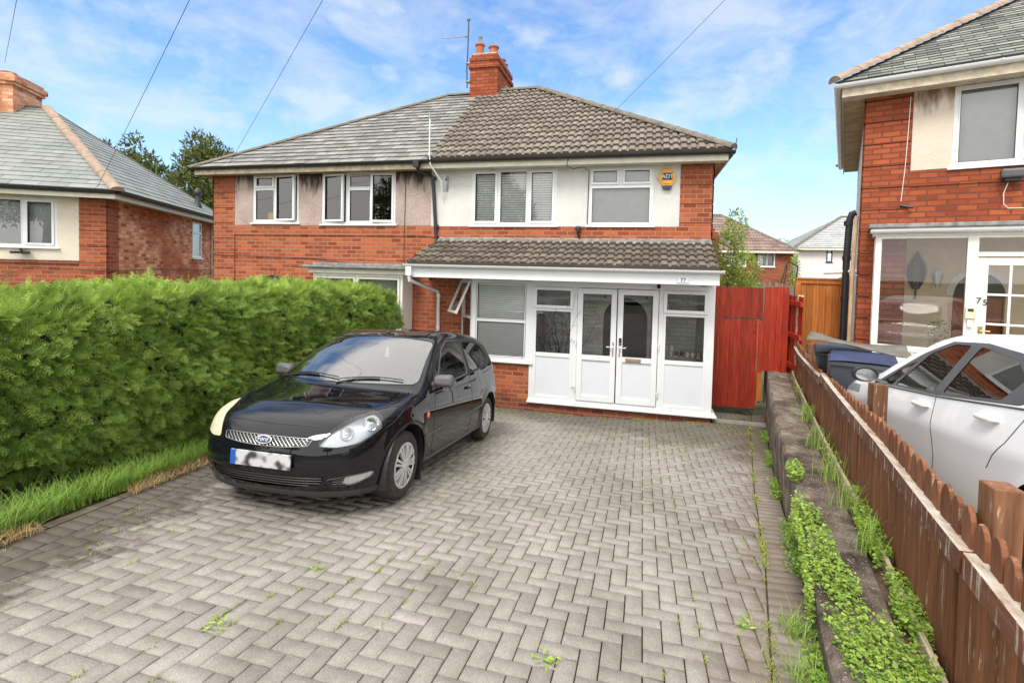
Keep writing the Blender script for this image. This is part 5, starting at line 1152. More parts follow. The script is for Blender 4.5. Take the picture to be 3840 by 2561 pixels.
def beam(y0, y1, z0, z1, x0, x1, sag=0):
    m = MB(); n = max(1, int((y1 - y0) / .3)); k = len(m.v)
    for i in range(n + 1):
        y = y0 + (y1 - y0) * i / n; X = FX(y); s_ = -sag * math.sin(math.pi * i / n)
        m.v += [(X + x0, y, z0 + s_), (X + x1, y, z0 + s_), (X + x1, y, z1 + s_), (X + x0, y, z1 + s_)]
    for i in range(n):
        for j in range(4): a = k + i * 4 + j; b_ = k + i * 4 + (j + 1) % 4; m.f.append((a, b_, b_ + 4, a + 4)); m.t.append(.5); m.m.append(0)
    m.f += [(k, k + 1, k + 2, k + 3), (k + 4 * n, k + 4 * n + 1, k + 4 * n + 2, k + 4 * n + 3)]; m.t += [.5, .5]; m.m += [0, 0]; return m
beam(2.27, 6.1, .43, .525, -.06, -.0, .02).build('rail', 'wood_rail', PF, bevel=.004); beam(.3, 2.24, .435, .535, -.06, 0).build('rail', 'wood_rail', PF, bevel=.004)
m = beam(6.13, 9.5, .385, .475, -.06, 0, .02); 
m.v = [(x, y, z - .03 * max(0, y - 6.13)) for x, y, z in m.v]; m.build('rail', 'wood_rail', PF, bevel=.004)
m = beam(.3, 9.5, -.16, -.055, -.075, -.05); m.build('gravel_board', 'wood_bare', PF, bevel=.004)
def picket(y, top, w=.088):
    X = FX(y); a = math.atan2(FX(y + .1) - FX(y - .1), .2); prof = [(-w / 2, -.14), (w / 2, -.14), (w / 2, top - .045), (w * .36, top - .018), (w * .12, top), (-w * .12, top), (-w * .36, top - .018), (-w / 2, top - .045)]
    m = MB(); m.prism(prof, 0, .02); m.xf(Matrix.Translation((X + .004, y, 0)) @ Matrix.Rotation(R(90) - a + R(random.uniform(-3, 3)), 4, 'Z') @ Matrix.Rotation(R(random.uniform(-1, 1)), 4, 'Y') @ Matrix.Translation((0, 0, 0)))
    return m
y = .55; n = 0
while y < 9.45:
    t_ = float(np.interp(y, [3.2, 4.5, 6.6, 9.5], [.665, .605, .50, .49])) + random.uniform(-.014, .014); w = random.choice((.088, .092, .098, .1))
    m = picket(y, t_, w); m.build('picket', 'wood_picket', PF, bevel=.003); y += .118 + random.uniform(-.006, .008); n += 1
for yp, h in ((2.30, .80), (4.28, .80), (6.12, .745), (8.2, .60)):
    X = FX(yp); m = MB(); m.box(X + .03, X + .13, yp - .05, yp + .05, -.3, h - .01); m.build('post', 'wood_post', PF, bevel=.006)
# ------------------------------------------------------------------ wheelie bins behind the fence
def bin_(x, y, rz, label, lid, h=1.0, sheet=False):
    z = gn(0, y); o = empty('wheelie_bin', (x, y, z), label, 'bin', rz)
    m = MB(); n = len(m.v)
    lo, hi = (.22, .26), (.29, .37)
    m.v += [(-lo[0], -lo[1], .05), (lo[0], -lo[1], .05), (lo[0], lo[1], .05), (-lo[0], lo[1], .05), (-hi[0], -hi[1], h - .08), (hi[0], -hi[1], h - .08), (hi[0], hi[1], h - .08), (-hi[0], hi[1], h - .08)]
    for f_ in ((0, 3, 2, 1), (0, 1, 5, 4), (1, 2, 6, 5), (2, 3, 7, 6), (3, 0, 4, 7)): m.f.append(f_); m.t.append(.5); m.m.append(0)
    b_ = m.build('body', 'bin_grey', o, bevel=.035); b_.modifiers['bevel'].segments = 4
    m = MB(); m.box(-.31, .31, -.39, .39, h - .10, h - .05); m.build('rim', 'bin_grey', o, bevel=.012)
    m = MB(); m.ring(-.16, .16, .2, .75, .012, -.335, -.32); m.build('moulding', 'bin_grey', o)
    m = MB(); n = 10; k0 = len(m.v)
    for i in range(n + 1):
        t = i / n; y_ = -.41 + .82 * t; zz = h - .045 + .05 * math.sin(math.pi * t) ** .7
        m.v += [(-.31, y_, h - .05), (-.29, y_, zz), (-.15, y_, zz + .012), (.15, y_, zz + .012), (.29, y_, zz), (.31, y_, h - .05)]
    for i in range(n):
        for j in range(5): a = k0 + i * 6 + j; m.f.append((a, a + 1, a + 7, a + 6)); m.t.append(.5); m.m.append(0)
    m.build('lid', lid, o, smooth=True, fixn=False)
    for s_ in (-1, 1): MB().lathe((s_ * .25, .3, .1), [(0, -.03), (.1, -.03), (.1, .03), (0, .03)], 18, 'x').build('wheel', 'tyre', o)
    MB().tube([(-.2, .44, h - .06), (.2, .44, h - .06)], .014, 8).build('handle', 'bin_grey', o)
    return o
B1 = bin_(2.38, 6.1, R(-20), 'grey wheelie bin with a blue lid behind the picket fence', 'blue_plastic', 1.10)
B2 = bin_(2.52, 7.05, R(-16), 'dark grey lidded wheelie bin standing left of the blue-lidded one', 'bin_grey', 1.08)
m = MB(); k0 = 0
for i in range(9):
    for j in range(7):
        u_, v_ = i / 8, j / 6; m.v.append((-.5 + u_ * .98, -.33 + v_ * .66, .03 * math.sin(u_ * 5 + v_ * 2) + .02 * math.sin(v_ * 7) + (.02 if i < 2 else 0)))
for i in range(8):
    for j in range(6): a = i * 7 + j; m.f.append((a, a + 7, a + 8, a + 1)); m.t.append(.5); m.m.append(0)
o = m.build('rubber_mat', 'felt', fixn=False, smooth=True); o.location = (2.48, 6.5, gn(0, 6.5) + 1.17); o.rotation_euler = (0, R(3), R(-20)); tag(o, 'floppy grey sheet lying across the lids of the two wheelie bins', 'mat')
s_ = o.modifiers.new('solid', 'SOLIDIFY'); s_.thickness = .012
# ------------------------------------------------------------------ overhead wires
def wire(a, b_, label, sag=.25, r=.008):
    a, b_ = Vector(a), Vector(b_); P = []
    for i in range(25): t = i / 24; P.append((b_ - a) * t - Vector((0, 0, 4 * sag * t * (1 - t))))
    o = MB().tube(P, r, 5).build('overhead_wire', 'wire'); o.location = a; tag(o, label, 'wire', 'wires overhead')
def wire2(end, mid, label, k=2.4, sag=.03):
    end, mid = Vector(end), Vector(mid); wire(end, end + (mid - end) * k, label, sag, .0036)
wire2(lv(.05, -.42, 3.12), (-5.47, 4.96, 4.78), 'overhead wire landing on the hip of the far-left house', 1.6)
wire2((-9.43, 9.44, 3.62), (-4.54, 6.24, 5.37), 'overhead wire crossing the sky to the left end of the slate roof', 1.6)
wire2((-1.35, EY - .1, 3.72), (.69, 8.2, 5.42), 'overhead wire rising right from the black gutter of the brown tiled roof', 2.2)
wire2((-14.0, 8.1, 5.95), (-8.76, 5.2, 5.2), 'overhead wire at the top left by the pale chimney', 1.7)
o = empty('tv_aerial', lv(-5.9, 3.1, 6.2), 'dark zigzag aerial cut off by the left edge above the chimney', 'aerial', YL)
MB().tube([(0, 0, 0), (0, 0, 2.2)], .02, 6).build('mast', 'dark_metal', o); m = MB(); m.tube([(-.3, 0, 2.0), (.9, 0, 2.1)], .015, 6)
for k in range(4): m.tube([(.3 + .2 * k, 0, 2.25), (.42 + .2 * k, 0, 1.95)], .012, 5)
m.build('boom', 'dark_metal', o)
# ------------------------------------------------------------------ cars: an implicit body surface, cut along the outlines of its parts
def spl(xs, ys):
    """monotone-ish cubic (Catmull-Rom / finite differences, Fritsch limited)"""
    xs = np.array(xs, float); ys = np.array(ys, float); h = np.diff(xs); d = np.diff(ys) / h
    m = np.zeros(len(xs)); m[0], m[-1] = d[0], d[-1]
    for i in range(1, len(xs) - 1):
        m[i] = 0 if d[i - 1] * d[i] <= 0 else 2 * d[i - 1] * d[i] / (d[i - 1] + d[i])
    def f(x):
        x = np.clip(np.asarray(x, float), xs[0], xs[-1]); i = np.clip(np.searchsorted(xs, x) - 1, 0, len(xs) - 2)
        t = (x - xs[i]) / h[i]; t2, t3 = t * t, t * t * t
        return ys[i] * (2 * t3 - 3 * t2 + 1) + h[i] * m[i] * (t3 - 2 * t2 + t) + ys[i + 1] * (3 * t2 - 2 * t3) + h[i] * m[i + 1] * (t3 - t2)
    return f
def smx(a, b, k):
    h = np.maximum(k - np.abs(a - b), 0) / k
    return np.maximum(a, b) + h * h * k * .25
class Car:
    def __init__(s, S):
        s.S = S
        s.top = spl(*zip(*S['top'])); s.wp = spl(*zip(*S['plan'])); s.sz = spl(*zip(*S['side'])); s.xn = spl(*zip(*S['nose'])); s.xt = spl(*zip(*S['tail'])); s.bt = spl(*zip(*S['bottom'])); s.belt = spl(*zip(*S['belt']))
    def W(s, x, z):
        b_ = s.belt(x); lean = s.S['lean']
        low = s.wp(x) * s.sz(z); up = s.wp(x) * s.sz(b_) - lean * (z - b_) - .12 * np.maximum(0, z - b_) ** 2
        w = np.where(z < b_, low, up)
        for cx in s.S['wheels']:
            r_ = np.sqrt((x - cx) ** 2 + (z - s.S['wr']) ** 2); w = w + .016 * np.exp(-((r_ - s.S['wr'] - .085) / .05) ** 2) * (z < .8)
        return w
    def F(s, x, y, z):
        a = np.abs(y); S = s.S
        tz = s.top(x - S['bow'] * (y / .8) ** 2 * np.clip((x - .2) * 3, 0, 1) * np.clip((2.3 - x) * 2, 0, 1)) - S['crown'] * (y / .8) ** 2
        f = (a - s.W(x, z)); f = smx(f, z - tz, S['k'])
        f = smx(f, (s.xn(z) + S['sweep'] * (a / .84) ** 3 - x) * .9, .10)
        f = smx(f, (x - s.xt(z) + S['tsweep'] * (a / .84) ** 3) * .9, .10)
        return smx(f, s.bt(x) - z, .05)
    def mesh(s, nm=150, nc=46, na=176):
        a0, a1, zc = s.S['axis']; O, D = [], []
        ang = np.arange(na) * 2 * np.pi / na
        for i in range(1, nc):
            e = (1 - i / nc) * np.pi / 2
            for a in ang: O.append((a0, 0, zc)); D.append((-np.sin(e), np.cos(a) * np.cos(e), np.sin(a) * np.cos(e)))
        for i in range(nm + 1):
            for a in ang: O.append((a0 + (a1 - a0) * i / nm, 0, zc)); D.append((0, np.cos(a), np.sin(a)))
        for i in range(1, nc):
            e = i / nc * np.pi / 2
            for a in ang: O.append((a1, 0, zc)); D.append((np.sin(e), np.cos(a) * np.cos(e), np.sin(a) * np.cos(e)))
        O.append((a0, 0, zc)); D.append((-1, 0, 0)); O.append((a1, 0, zc)); D.append((1, 0, 0))
        O, D = np.array(O), np.array(D); lo = np.full(len(O), .05); hi = np.full(len(O), 2.2)
        for _ in range(34):
            md = (lo + hi) / 2; P = O + D * md[:, None]; v = s.F(P[:, 0], P[:, 1], P[:, 2]) > 0
            hi = np.where(v, md, hi); lo = np.where(v, lo, md)
        P = O + D * lo[:, None]; rings = nc - 1 + nm + 1 + nc - 1; F = []
        for r in range(rings - 1):
            for j in range(na): F.append((r * na + j, (r + 1) * na + j, (r + 1) * na + (j + 1) % na, r * na + (j + 1) % na))
        k = len(P) - 2
        for j in range(na): F.append((k, j, (j + 1) % na)); F.append((k + 1, (rings - 1) * na + (j + 1) % na, (rings - 1) * na + j))
        # local frame: X lateral, Y rearwards, Z up
        return P[:, [1, 0, 2]], F
    def solve(s, mode, a, b_, side=1, off=0.):
        """point on the surface: mode 's' (x,z)->y ; 'f' (y,z)->x nose ; 't' (x,y)->z ; 'r' (y,z)->x tail.  returns local (X,Y,Z)"""
        lo, hi = (0.0, 1.1) if mode == 's' else ((.5, 2.0) if mode == 't' else ((0, 1.9)))
        if mode == 'f': base_ = 1.9 if b_ > .9 else 1.2
        for _ in range(30):
            m_ = (lo + hi) / 2
            if mode == 's': v = s.F(np.array(a), np.array(m_), np.array(b_))
            elif mode == 't': v = s.F(np.array(a), np.array(b_), np.array(m_))
            elif mode == 'f': v = s.F(np.array(base_ - m_), np.array(a), np.array(b_))
            else: v = s.F(np.array(2.6 + m_), np.array(a), np.array(b_))
            if v > 0: hi = m_
            else: lo = m_
        if mode == 's': return Vector((side * (lo + off), a, b_))
        if mode == 't': return Vector((b_, a, lo + off))
        if mode == 'f': return Vector((a, base_ - lo - off, b_))
        return Vector((a, 2.6 + lo + off, b_))
def rounded(poly, r=.03, n=4):
    out = []; L = len(poly)
    for i in range(L):
        p = Vector(poly[i]); a = (Vector(poly[i - 1]) - p); b_ = (Vector(poly[(i + 1) % L]) - p); rr = min(r, a.length * .45, b_.length * .45)
        p0, p1 = p + a.normalized() * rr, p + b_.normalized() * rr
        for k in range(n + 1): t = k / n; out.append(tuple(p0 * (1 - t) ** 2 + p * 2 * t * (1 - t) + p1 * t * t))
    return out
def inside(poly, x, y):
    c = False; n = len(poly); j = n - 1
    for i in range(n):
        xi, yi = poly[i]; xj, yj = poly[j]
        if (yi > y) != (yj > y) and x < (xj - xi) * (y - yi) / (yj - yi + 1e-12) + xi: c = not c
        j = i
    return c
PROJ = {'s': (1, 2), 'f': (0, 2), 'r': (0, 2), 't': (0, 1)}
def cut_body(V, F, regions):
    """regions: list of (key, mode, poly, cond). Returns dict key-> (verts, faces)"""
    bm = bmesh.new(); vs = [bm.verts.new(p) for p in V]
    for f in F: bm.faces.new([vs[i] for i in f])
    for key, mode, poly, cond in regions:
        iu, iv = PROJ[mode]; L = len(poly)
        for i in range(L):
            a, b_ = poly[i], poly[(i + 1) % L]
            x0, x1 = min(a[0], b_[0]) - .012, max(a[0], b_[0]) + .012; z0, z1 = min(a[1], b_[1]) - .012, max(a[1], b_[1]) + .012
            fs = []
            for f in bm.faces:
                us = [v.co[iu] for v in f.verts]
                if max(us) < x0 or min(us) > x1: continue
                ws = [v.co[iv] for v in f.verts]
                if max(ws) < z0 or min(ws) > z1: continue
                if cond(f.calc_center_median()): fs.append(f)
            d = (b_[0] - a[0], b_[1] - a[1]); n = [0, 0, 0]; n[iu] = -d[1]; n[iv] = d[0]; co = [0, 0, 0]; co[iu] = a[0]; co[iv] = a[1]
            if math.hypot(*d) < 1e-6 or not fs: continue
            gm = set(fs)
            for f in fs: gm.update(f.edges); gm.update(f.verts)
            bmesh.ops.bisect_plane(bm, geom=list(gm), dist=1e-5, plane_co=co, plane_no=n)
    bm.normal_update()
    out = {}
    for f in bm.faces:
        c = f.calc_center_median(); k = 'body'
        for key, mode, poly, cond in regions:
            iu, iv = PROJ[mode]
            if key == '__': continue
            if cond(c) and inside(poly, c[iu], c[iv]): k = key; break
        out.setdefault(k, []).append(f)
    res = {}
    for k, fs in out.items():
        idx = {}; vv = []; ff = []; nn = []
        for f in fs:
            r_ = []
            for v in f.verts:
                if v.index not in idx or True:
                    if v not in idx: idx[v] = len(vv); vv.append(v.co.copy()); nn.append(v.normal.copy())
                r_.append(idx[v])
            ff.append(r_)
        res[k] = (vv, ff, nn)
    bm.free(); return res
def part(name, data, mat, parent, off=0, cx=None):
    vv, ff, nn = data
    if cx is not None:
        ff = [f for f in ff if cx(sum((vv[i] for i in f), Vector()) / len(f))]
    used = sorted({i for f in ff for i in f}); mp_ = {i: k for k, i in enumerate(used)}
    me = bpy.data.meshes.new(name); me.from_pydata([tuple(vv[i] + nn[i] * off) for i in used], [], [[mp_[i] for i in f] for f in ff])
    me.materials.append(MT[mat]); me.polygons.foreach_set('use_smooth', [True] * len(me.polygons))
    # shading normals of the uncut surface keep reflections clean
    try: me.normals_split_custom_set_from_vertices([tuple(nn[i]) for i in used])
    except Exception: pass
    o = bpy.data.objects.new(name, me); C.objects.link(o); o.parent = parent; return o
def line(car, mode, pts, r, name, mat, parent, side=1, off=0, n=10, closed=False, taper=False):
    P = []
    L = len(pts)
    for i in range(L if closed else L - 1):
        a, b_ = pts[i], pts[(i + 1) % L]; k = max(1, int(math.hypot(b_[0] - a[0], b_[1] - a[1]) / .03))
        for j in range(k): t = j / k; P.append((a[0] + (b_[0] - a[0]) * t, a[1] + (b_[1] - a[1]) * t))
    if not closed: P.append(pts[-1])
    W_ = []
    for p in P:
        w_ = car.solve(mode, p[0], p[1], side, off)
        if not W_ or (w_ - W_[-1]).length > max(.006, r * 1.2): W_.append(w_)
    if closed and len(W_) > 4 and (W_[0] - W_[-1]).length < .006: W_.pop()
    return MB().tube(W_, r, 6, closed=closed).build(name, mat, parent, smooth=True, fixn=False)
def wheel(parent, x, y, r, wd, side, spokes=9, hub='metal', style=0):
    o = MB(); rr = r * .66
    prof = [(rr, -wd / 2 + .01), (rr + .02, -wd / 2), (r - .03, -wd / 2), (r - .008, -wd / 2 + .02), (r, -wd / 2 + .05), (r, wd / 2 - .05), (r - .008, wd / 2 - .02), (r - .03, wd / 2), (rr + .02, wd / 2 + .004), (rr, wd / 2 - .01), (rr - .005, wd / 2 - .03)]
    o.lathe((x, y, r), [(a, b_ * side) for a, b_ in prof], 48, 'x')
    w = o.build('wheel', 'tyre', parent, smooth=True, fixn=True)
    m = MB(); f = wd / 2 * side
    m.lathe((x + f, y, r), [(rr, -.012 * side), (rr, .0), (rr - .012, .004 * side), (rr - .02, -.004 * side)], 40, 'x')
    m.lathe((x + f, y, r), [(.055, -.02 * side), (.055, .012 * side), (.045, .016 * side), (0, .018 * side)], 24, 'x')
    for k in range(spokes):
        a = 2 * math.pi * k / spokes
        for da in (-.115, .115):
            c, s_ = math.cos(a), math.sin(a); px, pz = -s_, c
            r0, r1 = .045, rr - .012; w0, w1 = .008, .0115; o0 = da * .055; o1 = da * rr * .95
            q = []
            for rad, of, hw in ((r0, o0 * 1.2, w0), (r1, o1, w1)):
                for sg in (-1, 1): q.append((c * rad + px * (of + sg * hw), s_ * rad + pz * (of + sg * hw)))
            k0 = len(m.v)
            for dx in (-.012, .008): m.v += [(x + f + dx * side, y + u, r + v) for u, v in (q[0], q[1], q[3], q[2])]
            for fc in ((0, 1, 2, 3), (4, 7, 6, 5), (0, 4, 5, 1), (1, 5, 6, 2), (2, 6, 7, 3), (3, 7, 4, 0)): m.f.append(tuple(k0 + i for i in fc)); m.t.append(.5); m.m.append(0)
    m.build('hubcap', 'hubcap', w, smooth=True)
    MB().lathe((x + f, y, r), [(rr - .005, -.03 * side), (0, -.032 * side)], 30, 'x').build('brake_disc', 'black_plastic', w)
    return w
MT['hubcap'] = plain('silver_hubcap', (.62, .63, .63), .35, .35, var=.12, scale=30)
MT['lens_reflector'] = plain('lamp_reflector', (.62, .64, .66), .28, .55, var=.22, scale=9)
MT['lens_yellow'] = plain('yellowish_lens', (.66, .6, .42), .25, 0, var=.1)  # yellowish cream look at this angle put into the lens colour
MT['lens_clear'] = glassmat('lamp_lens', (.93, .95, .96), 1.45, 0, .03)
MT['orange_lens'] = plain('orange_lens', (.85, .2, .02), .25, var=.1)
MT['red_lens'] = plain('red_lens', (.5, .02, .02), .2)
MT['trim_grey'] = plain('dusty_grey_trim', (.045, .045, .045), .7)
MT['plate_blue'] = plain('plate_blue', (.02, .09, .4), .4)
MT['seat'] = plain('grey_seat_fabric', (.08, .085, .085), .9, var=.3, scale=30)
def seat(par, x, y, z):
    m = MB(); m.box(x - .24, x + .24, y - .25, y + .27, z, z + .14); s = len(m.v); m.box(-.23, .23, -.06, .06, 0, .60); m.xf(Matrix.Translation((x, y + .27, z + .08)) @ Matrix.Rotation(R(-18), 4, 'X'), s)
    o = m.build('seat', 'seat', par, bevel=.04); q = MB(); q.box(-.13, .13, -.04, .04, 0, .18); q.tube([(-.06, 0, -.06), (-.06, 0, .02)], .008, 6); q.tube([(.06, 0, -.06), (.06, 0, .02)], .008, 6)
    q.xf(Matrix.Translation((x, y + .47, z + .72)) @ Matrix.Rotation(R(-14), 4, 'X')); q.build('headrest', 'seat', o, bevel=.03)
def interior(par, dash_y, sx, sy, rear_y, wheel_x, z=.30):
    seat(par, sx, sy, z); seat(par, -sx, sy, z)
    m = MB(); m.box(-.62, .62, rear_y - .2, rear_y + .25, z, z + .16); s = len(m.v); m.box(-.62, .62, -.06, .06, 0, .5); m.xf(Matrix.Translation((0, rear_y + .25, z + .1)) @ Matrix.Rotation(R(-20), 4, 'X'), s); m.build('rear_seat', 'seat', par, bevel=.04)
    m = MB(); m.box(-.68, .68, dash_y, dash_y + .34, .62, .88); m.build('dashboard', 'grey_plastic', par, bevel=.05)
    m = MB(); P = []
    for k in range(20): a = 2 * math.pi * k / 20; P.append(Vector((.18 * math.cos(a), 0, .18 * math.sin(a))))
    m.tube(P, .014, 8, closed=True); m.tube([(-.17, 0, 0), (.17, 0, 0)], .014, 6); m.tube([(0, 0, 0), (0, 0, -.17)], .014, 6); m.lathe((0, 0, 0), [(0, -.02), (.06, -.01), (.06, .01), (0, .02)], 16, 'y')
    m.xf(Matrix.Translation((wheel_x, dash_y + .46, .86)) @ Matrix.Rotation(R(-26), 4, 'X')); m.build('steering_wheel', 'black_plastic', par, smooth=True)
    MB().box(-.7, .7, .9, rear_y + .5, .2, .24).build('floor_pan', 'black_plastic', par)

# ---------- black three-door hatchback
S1 = dict(top=[(-.2, .60), (.0, .64), (.10, .705), (.22, .775), (.5, .845), (.72, .89), (.84, .918), (.92, .955), (1.2, 1.11), (1.55, 1.29), (1.78, 1.385), (2.05, 1.437), (2.4, 1.455), (2.8, 1.44), (3.2, 1.40), (3.5, 1.35), (3.62, 1.30), (4.1, 1.0)],
          plan=[(0, .70), (.4, .775), (.9, .83), (1.6, .842), (2.6, .842), (3.2, .832), (3.9, .80)],
          side=[(.14, .90), (.2, .94), (.3, .972), (.5, .995), (.62, 1.0), (.78, .985), (.9, .955), (1.1, .90)],
          belt=[(0, .80), (.8, .86), (1.2, .885), (2.2, .94), (3.2, 1.0), (3.9, 1.03)],
          nose=[(.0, .16), (.2, .085), (.30, .03), (.42, .0), (.54, .008), (.62, .03), (.68, .06), (.72, .10), (.80, .26), (1.5, 1.2)],
          tail=[(.1, 3.80), (.3, 3.86), (.5, 3.915), (.66, 3.9), (.8, 3.86), (1.0, 3.80), (1.2, 3.70), (1.36, 3.58), (1.6, 3.3)],
          bottom=[(0, .165), (.5, .16), (3.2, .2), (3.9, .3)], wheels=(.80, 3.285), wr=.292, lean=.40, k=.085, bow=.20, crown=.028, sweep=.37, tsweep=.16, axis=(.95, 3.0, .62))
K1 = Car(S1)
BC = empty('parked_car', (-2.865, 3.12, 0), 'glossy black three-door hatchback parked on the block paving in front of the hedge', 'car')
zc_ = g(-2.87, 3.12 + 1.9); sl = math.atan(.1203); BC.rotation_euler = (-sl, 0, R(.9)); BC.location = (-2.75, 3.05, g(-2.75, 3.05) + .004)
V1, F1_ = K1.mesh()
front = lambda c: c.y < .95
dwin = rounded([(1.42, .897), (2.42, .962), (2.46, 1.33), (2.10, 1.345), (1.86, 1.26)], .05)
qwin = rounded([(2.53, .97), (3.22, 1.02), (3.37, 1.10), (3.22, 1.27), (2.95, 1.325), (2.55, 1.325)], .05)
trim = rounded([(1.42, .885), (2.45, .945), (3.30, 1.0), (3.52, 1.06), (3.40, 1.25), (3.05, 1.36), (2.12, 1.375), (1.82, 1.28)], .06)
scr = rounded([(-.735, .945), (.735, .945), (.59, 1.338), (.3, 1.366), (0, 1.374), (-.3, 1.366), (-.59, 1.338)], .06)
def mirror(poly): return [(-x, z) for x, z in poly]
hl = [(.42, .57), (.56, .56), (.69, .585), (.765, .64), (.80, .71), (.80, .79), (.76, .815), (.68, .805), (.57, .765), (.48, .67)]
hl = rounded(hl, .03, 2)
gr = rounded([(-.385, .622), (.385, .622), (.365, .572), (.2, .556), (0, .550), (-.2, .556), (-.365, .572)], .015, 2)
intk = rounded([(-.46, .295), (-.5, .355), (.5, .355), (.46, .295), (.3, .262), (0, .248), (-.3, .262)], .02, 2)
fog = rounded([(.50, .325), (.55, .275), (.66, .275), (.745, .315), (.76, .365), (.65, .352)], .02, 2)
arch = lambda cx, r: [(cx + r * math.cos(2 * math.pi * k / 40), .292 + r * math.sin(2 * math.pi * k / 40)) for k in range(40)]
sil = [(-1, .0), (-1, .228), (1, .228), (1, .0)]
rw_ = rounded([(-.55, 1.05), (.55, 1.05), (.5, 1.30), (-.5, 1.30)], .06)
tl = rounded([(3.60, 1.32), (3.70, 1.28), (3.92, .84), (3.86, .80), (3.80, .86), (3.66, 1.12)], .02, 2)
sidec = lambda c: abs(c.x) > .42 and c.z > .0
regs = [('arch', 's', arch(.80, .355), lambda c: abs(c.x) > .5), ('arch', 's', arch(3.285, .352), lambda c: abs(c.x) > .5),
        ('door_window', 's', dwin, lambda c: abs(c.x) > .5), ('quarter_window', 's', qwin, lambda c: abs(c.x) > .5), ('trim', 's', trim, lambda c: abs(c.x) > .5 and c.z < 1.37),
        ('screen', 'f', scr, lambda c: .86 < c.y < 1.95 and c.z > .93), ('rear_screen', 'f', rw_, lambda c: c.y > 3.3),
        ('__', 't', [(-1, -.2), (1, -.2), (.86, .42), (.5, .54), (-.5, .54), (-.86, .42)], lambda c: abs(c.x) > .3 and c.y > .3 and c.y < .9), ('hl', 'f', hl, lambda c: c.y < .54 - (abs(c.x) - .5) * .333 and c.x > .3), ('hl2', 'f', mirror(hl), lambda c: c.y < .54 - (abs(c.x) - .5) * .333 and c.x < -.3),
        ('grille', 'f', gr, front), ('intake', 'f', intk, front), ('fog', 'f', fog, lambda c: c.y < .8 and c.x > 0), ('fog2', 'f', mirror(fog), lambda c: c.y < .8 and c.x < 0),
        ('tail', 's', tl, lambda c: abs(c.x) > .55), ('valance', 'f', sil, lambda c: True)]
D1 = cut_body(V1, F1_, regs)
pos = lambda c: c.x > 0
neg = lambda c: c.x < 0
body = part('body', D1['body'], 'paint_black', BC)
part('lower_trim', D1['valance'], 'trim_grey', BC)
for cnd in (pos, neg):
    part('side_window', D1['door_window'], 'glass_car', BC, -.004, cnd); part('quarter_window', D1['quarter_window'], 'glass_car', BC, -.004, cnd); part('window_surround', D1['trim'], 'black_plastic', BC, 0, cnd)
    part('tail_light', D1['tail'], 'red_lens', BC, .002, cnd)
ws1 = part('windscreen', D1['screen'], 'glass_screen', BC, -.002); part('rear_window', D1['rear_screen'], 'glass_tint', BC)
h_ = part('headlight', D1['hl'], 'lens_clear', BC, .003); part('reflector', D1['hl'], 'lens_reflector', h_, -.035); 
for yy_, zz_, rr_ in ((.585, .655, .050), (.70, .715, .056)):
    p = K1.solve('f', yy_, zz_, 1, -.030); m = MB(); m.lathe((0, 0, 0), [(0, .016), (rr_ * .5, .012), (rr_ * .85, .002), (rr_, -.010), (rr_ * 1.06, -.008)], 24, 'y'); m.xf(Matrix.Translation(p) @ Matrix.Rotation(R(22), 4, 'Z') @ Matrix.Rotation(R(-18), 4, 'X')); m.build('lamp_bowl', 'chrome', h_, smooth=True)
    MB().lathe(p + Vector((0, -.004, 0)), [(0, -.010), (.009, -.006), (.011, 0), (0, .008)], 12, 'y').build('bulb', 'white_ink', h_, smooth=True)
h2 = part('headlight', D1['hl2'], 'lens_yellow', BC, .003); h2['label'] = 'yellowish headlight next to the hedge'
gp = part('grille', D1['grille'], 'black_plastic', BC, -.012); ip = part('lower_grille', D1['intake'], 'black_plastic', BC, -.03)
m = MB()
for sgn in (-1, 1):
    for k in range(-20, 21):
        c0 = k * .034; seg_ = []
        for t in range(9):
            zz = .552 + .068 * t / 8; xx = c0 + sgn * (zz - .586) * 1.3
            if abs(xx) < .36 and inside(gr, xx, zz): seg_.append(K1.solve('f', xx, zz, 1, -.002))
        if len(seg_) > 1: m.tube(seg_, .0022, 4, caps=False)
m.build('mesh', 'metal', gp, fixn=False)
for poly, rr_, mt_ in ((gr, .004, 'metal'), ): line(K1, 'f', poly, .0032, 'rim', mt_, gp, closed=True)
m = MB()
for zz in (.275, .295, .315, .335):
    wv = .44 if zz < .29 else .47; m.tube([K1.solve('f', x, zz, 1, -.006) for x in np.linspace(-wv, wv, 25)], .003, 5)
m.build('louvres', 'black_plastic', ip, smooth=True, fixn=False)
for key in ('fog', 'fog2'):
    sg = 1 if key == 'fog' else -1
    fo = part('fog_light', D1[key], 'lens_reflector', BC, -.006, lambda c: abs(c.x) > .61); f2_ = part('vent', D1[key], 'black_plastic', BC, -.01, lambda c: abs(c.x) <= .61)
    m = MB(); [m.tube([K1.solve('f', sg * .54, z_, 1, -.004), K1.solve('f', sg * .61, z_, 1, -.004)], .003, 4) for z_ in (.29, .308, .326, .342)]; m.build('slats', 'grey_plastic', f2_)
    line(K1, 'f', [(sg * a, b_) for a, b_ in fog], .0045, 'rim', 'black_plastic', BC, closed=True)
e_ = empty('x', (0, 0, 0), None, None); bpy.data.objects.remove(e_)
bp = K1.solve('f', 0, .592, 1, .004)
bd = MB().prism([(.072 * math.cos(2 * math.pi * k / 28), .034 * math.sin(2 * math.pi * k / 28)) for k in range(28)], -.01, .006).build('badge', 'chrome', BC, bevel=.003); bd.location = bp; bd.rotation_euler = (R(-22), 0, 0)
bi = MB().prism([(.062 * math.cos(2 * math.pi * k / 28), .026 * math.sin(2 * math.pi * k / 28)) for k in range(28)], -.0135, -.0102).build('badge_field', 'navy', bd)
text('Ford', .044, 'badge_script', 'chrome', bd, (0, -.0150, .002), ext=.001, xs=1.1)
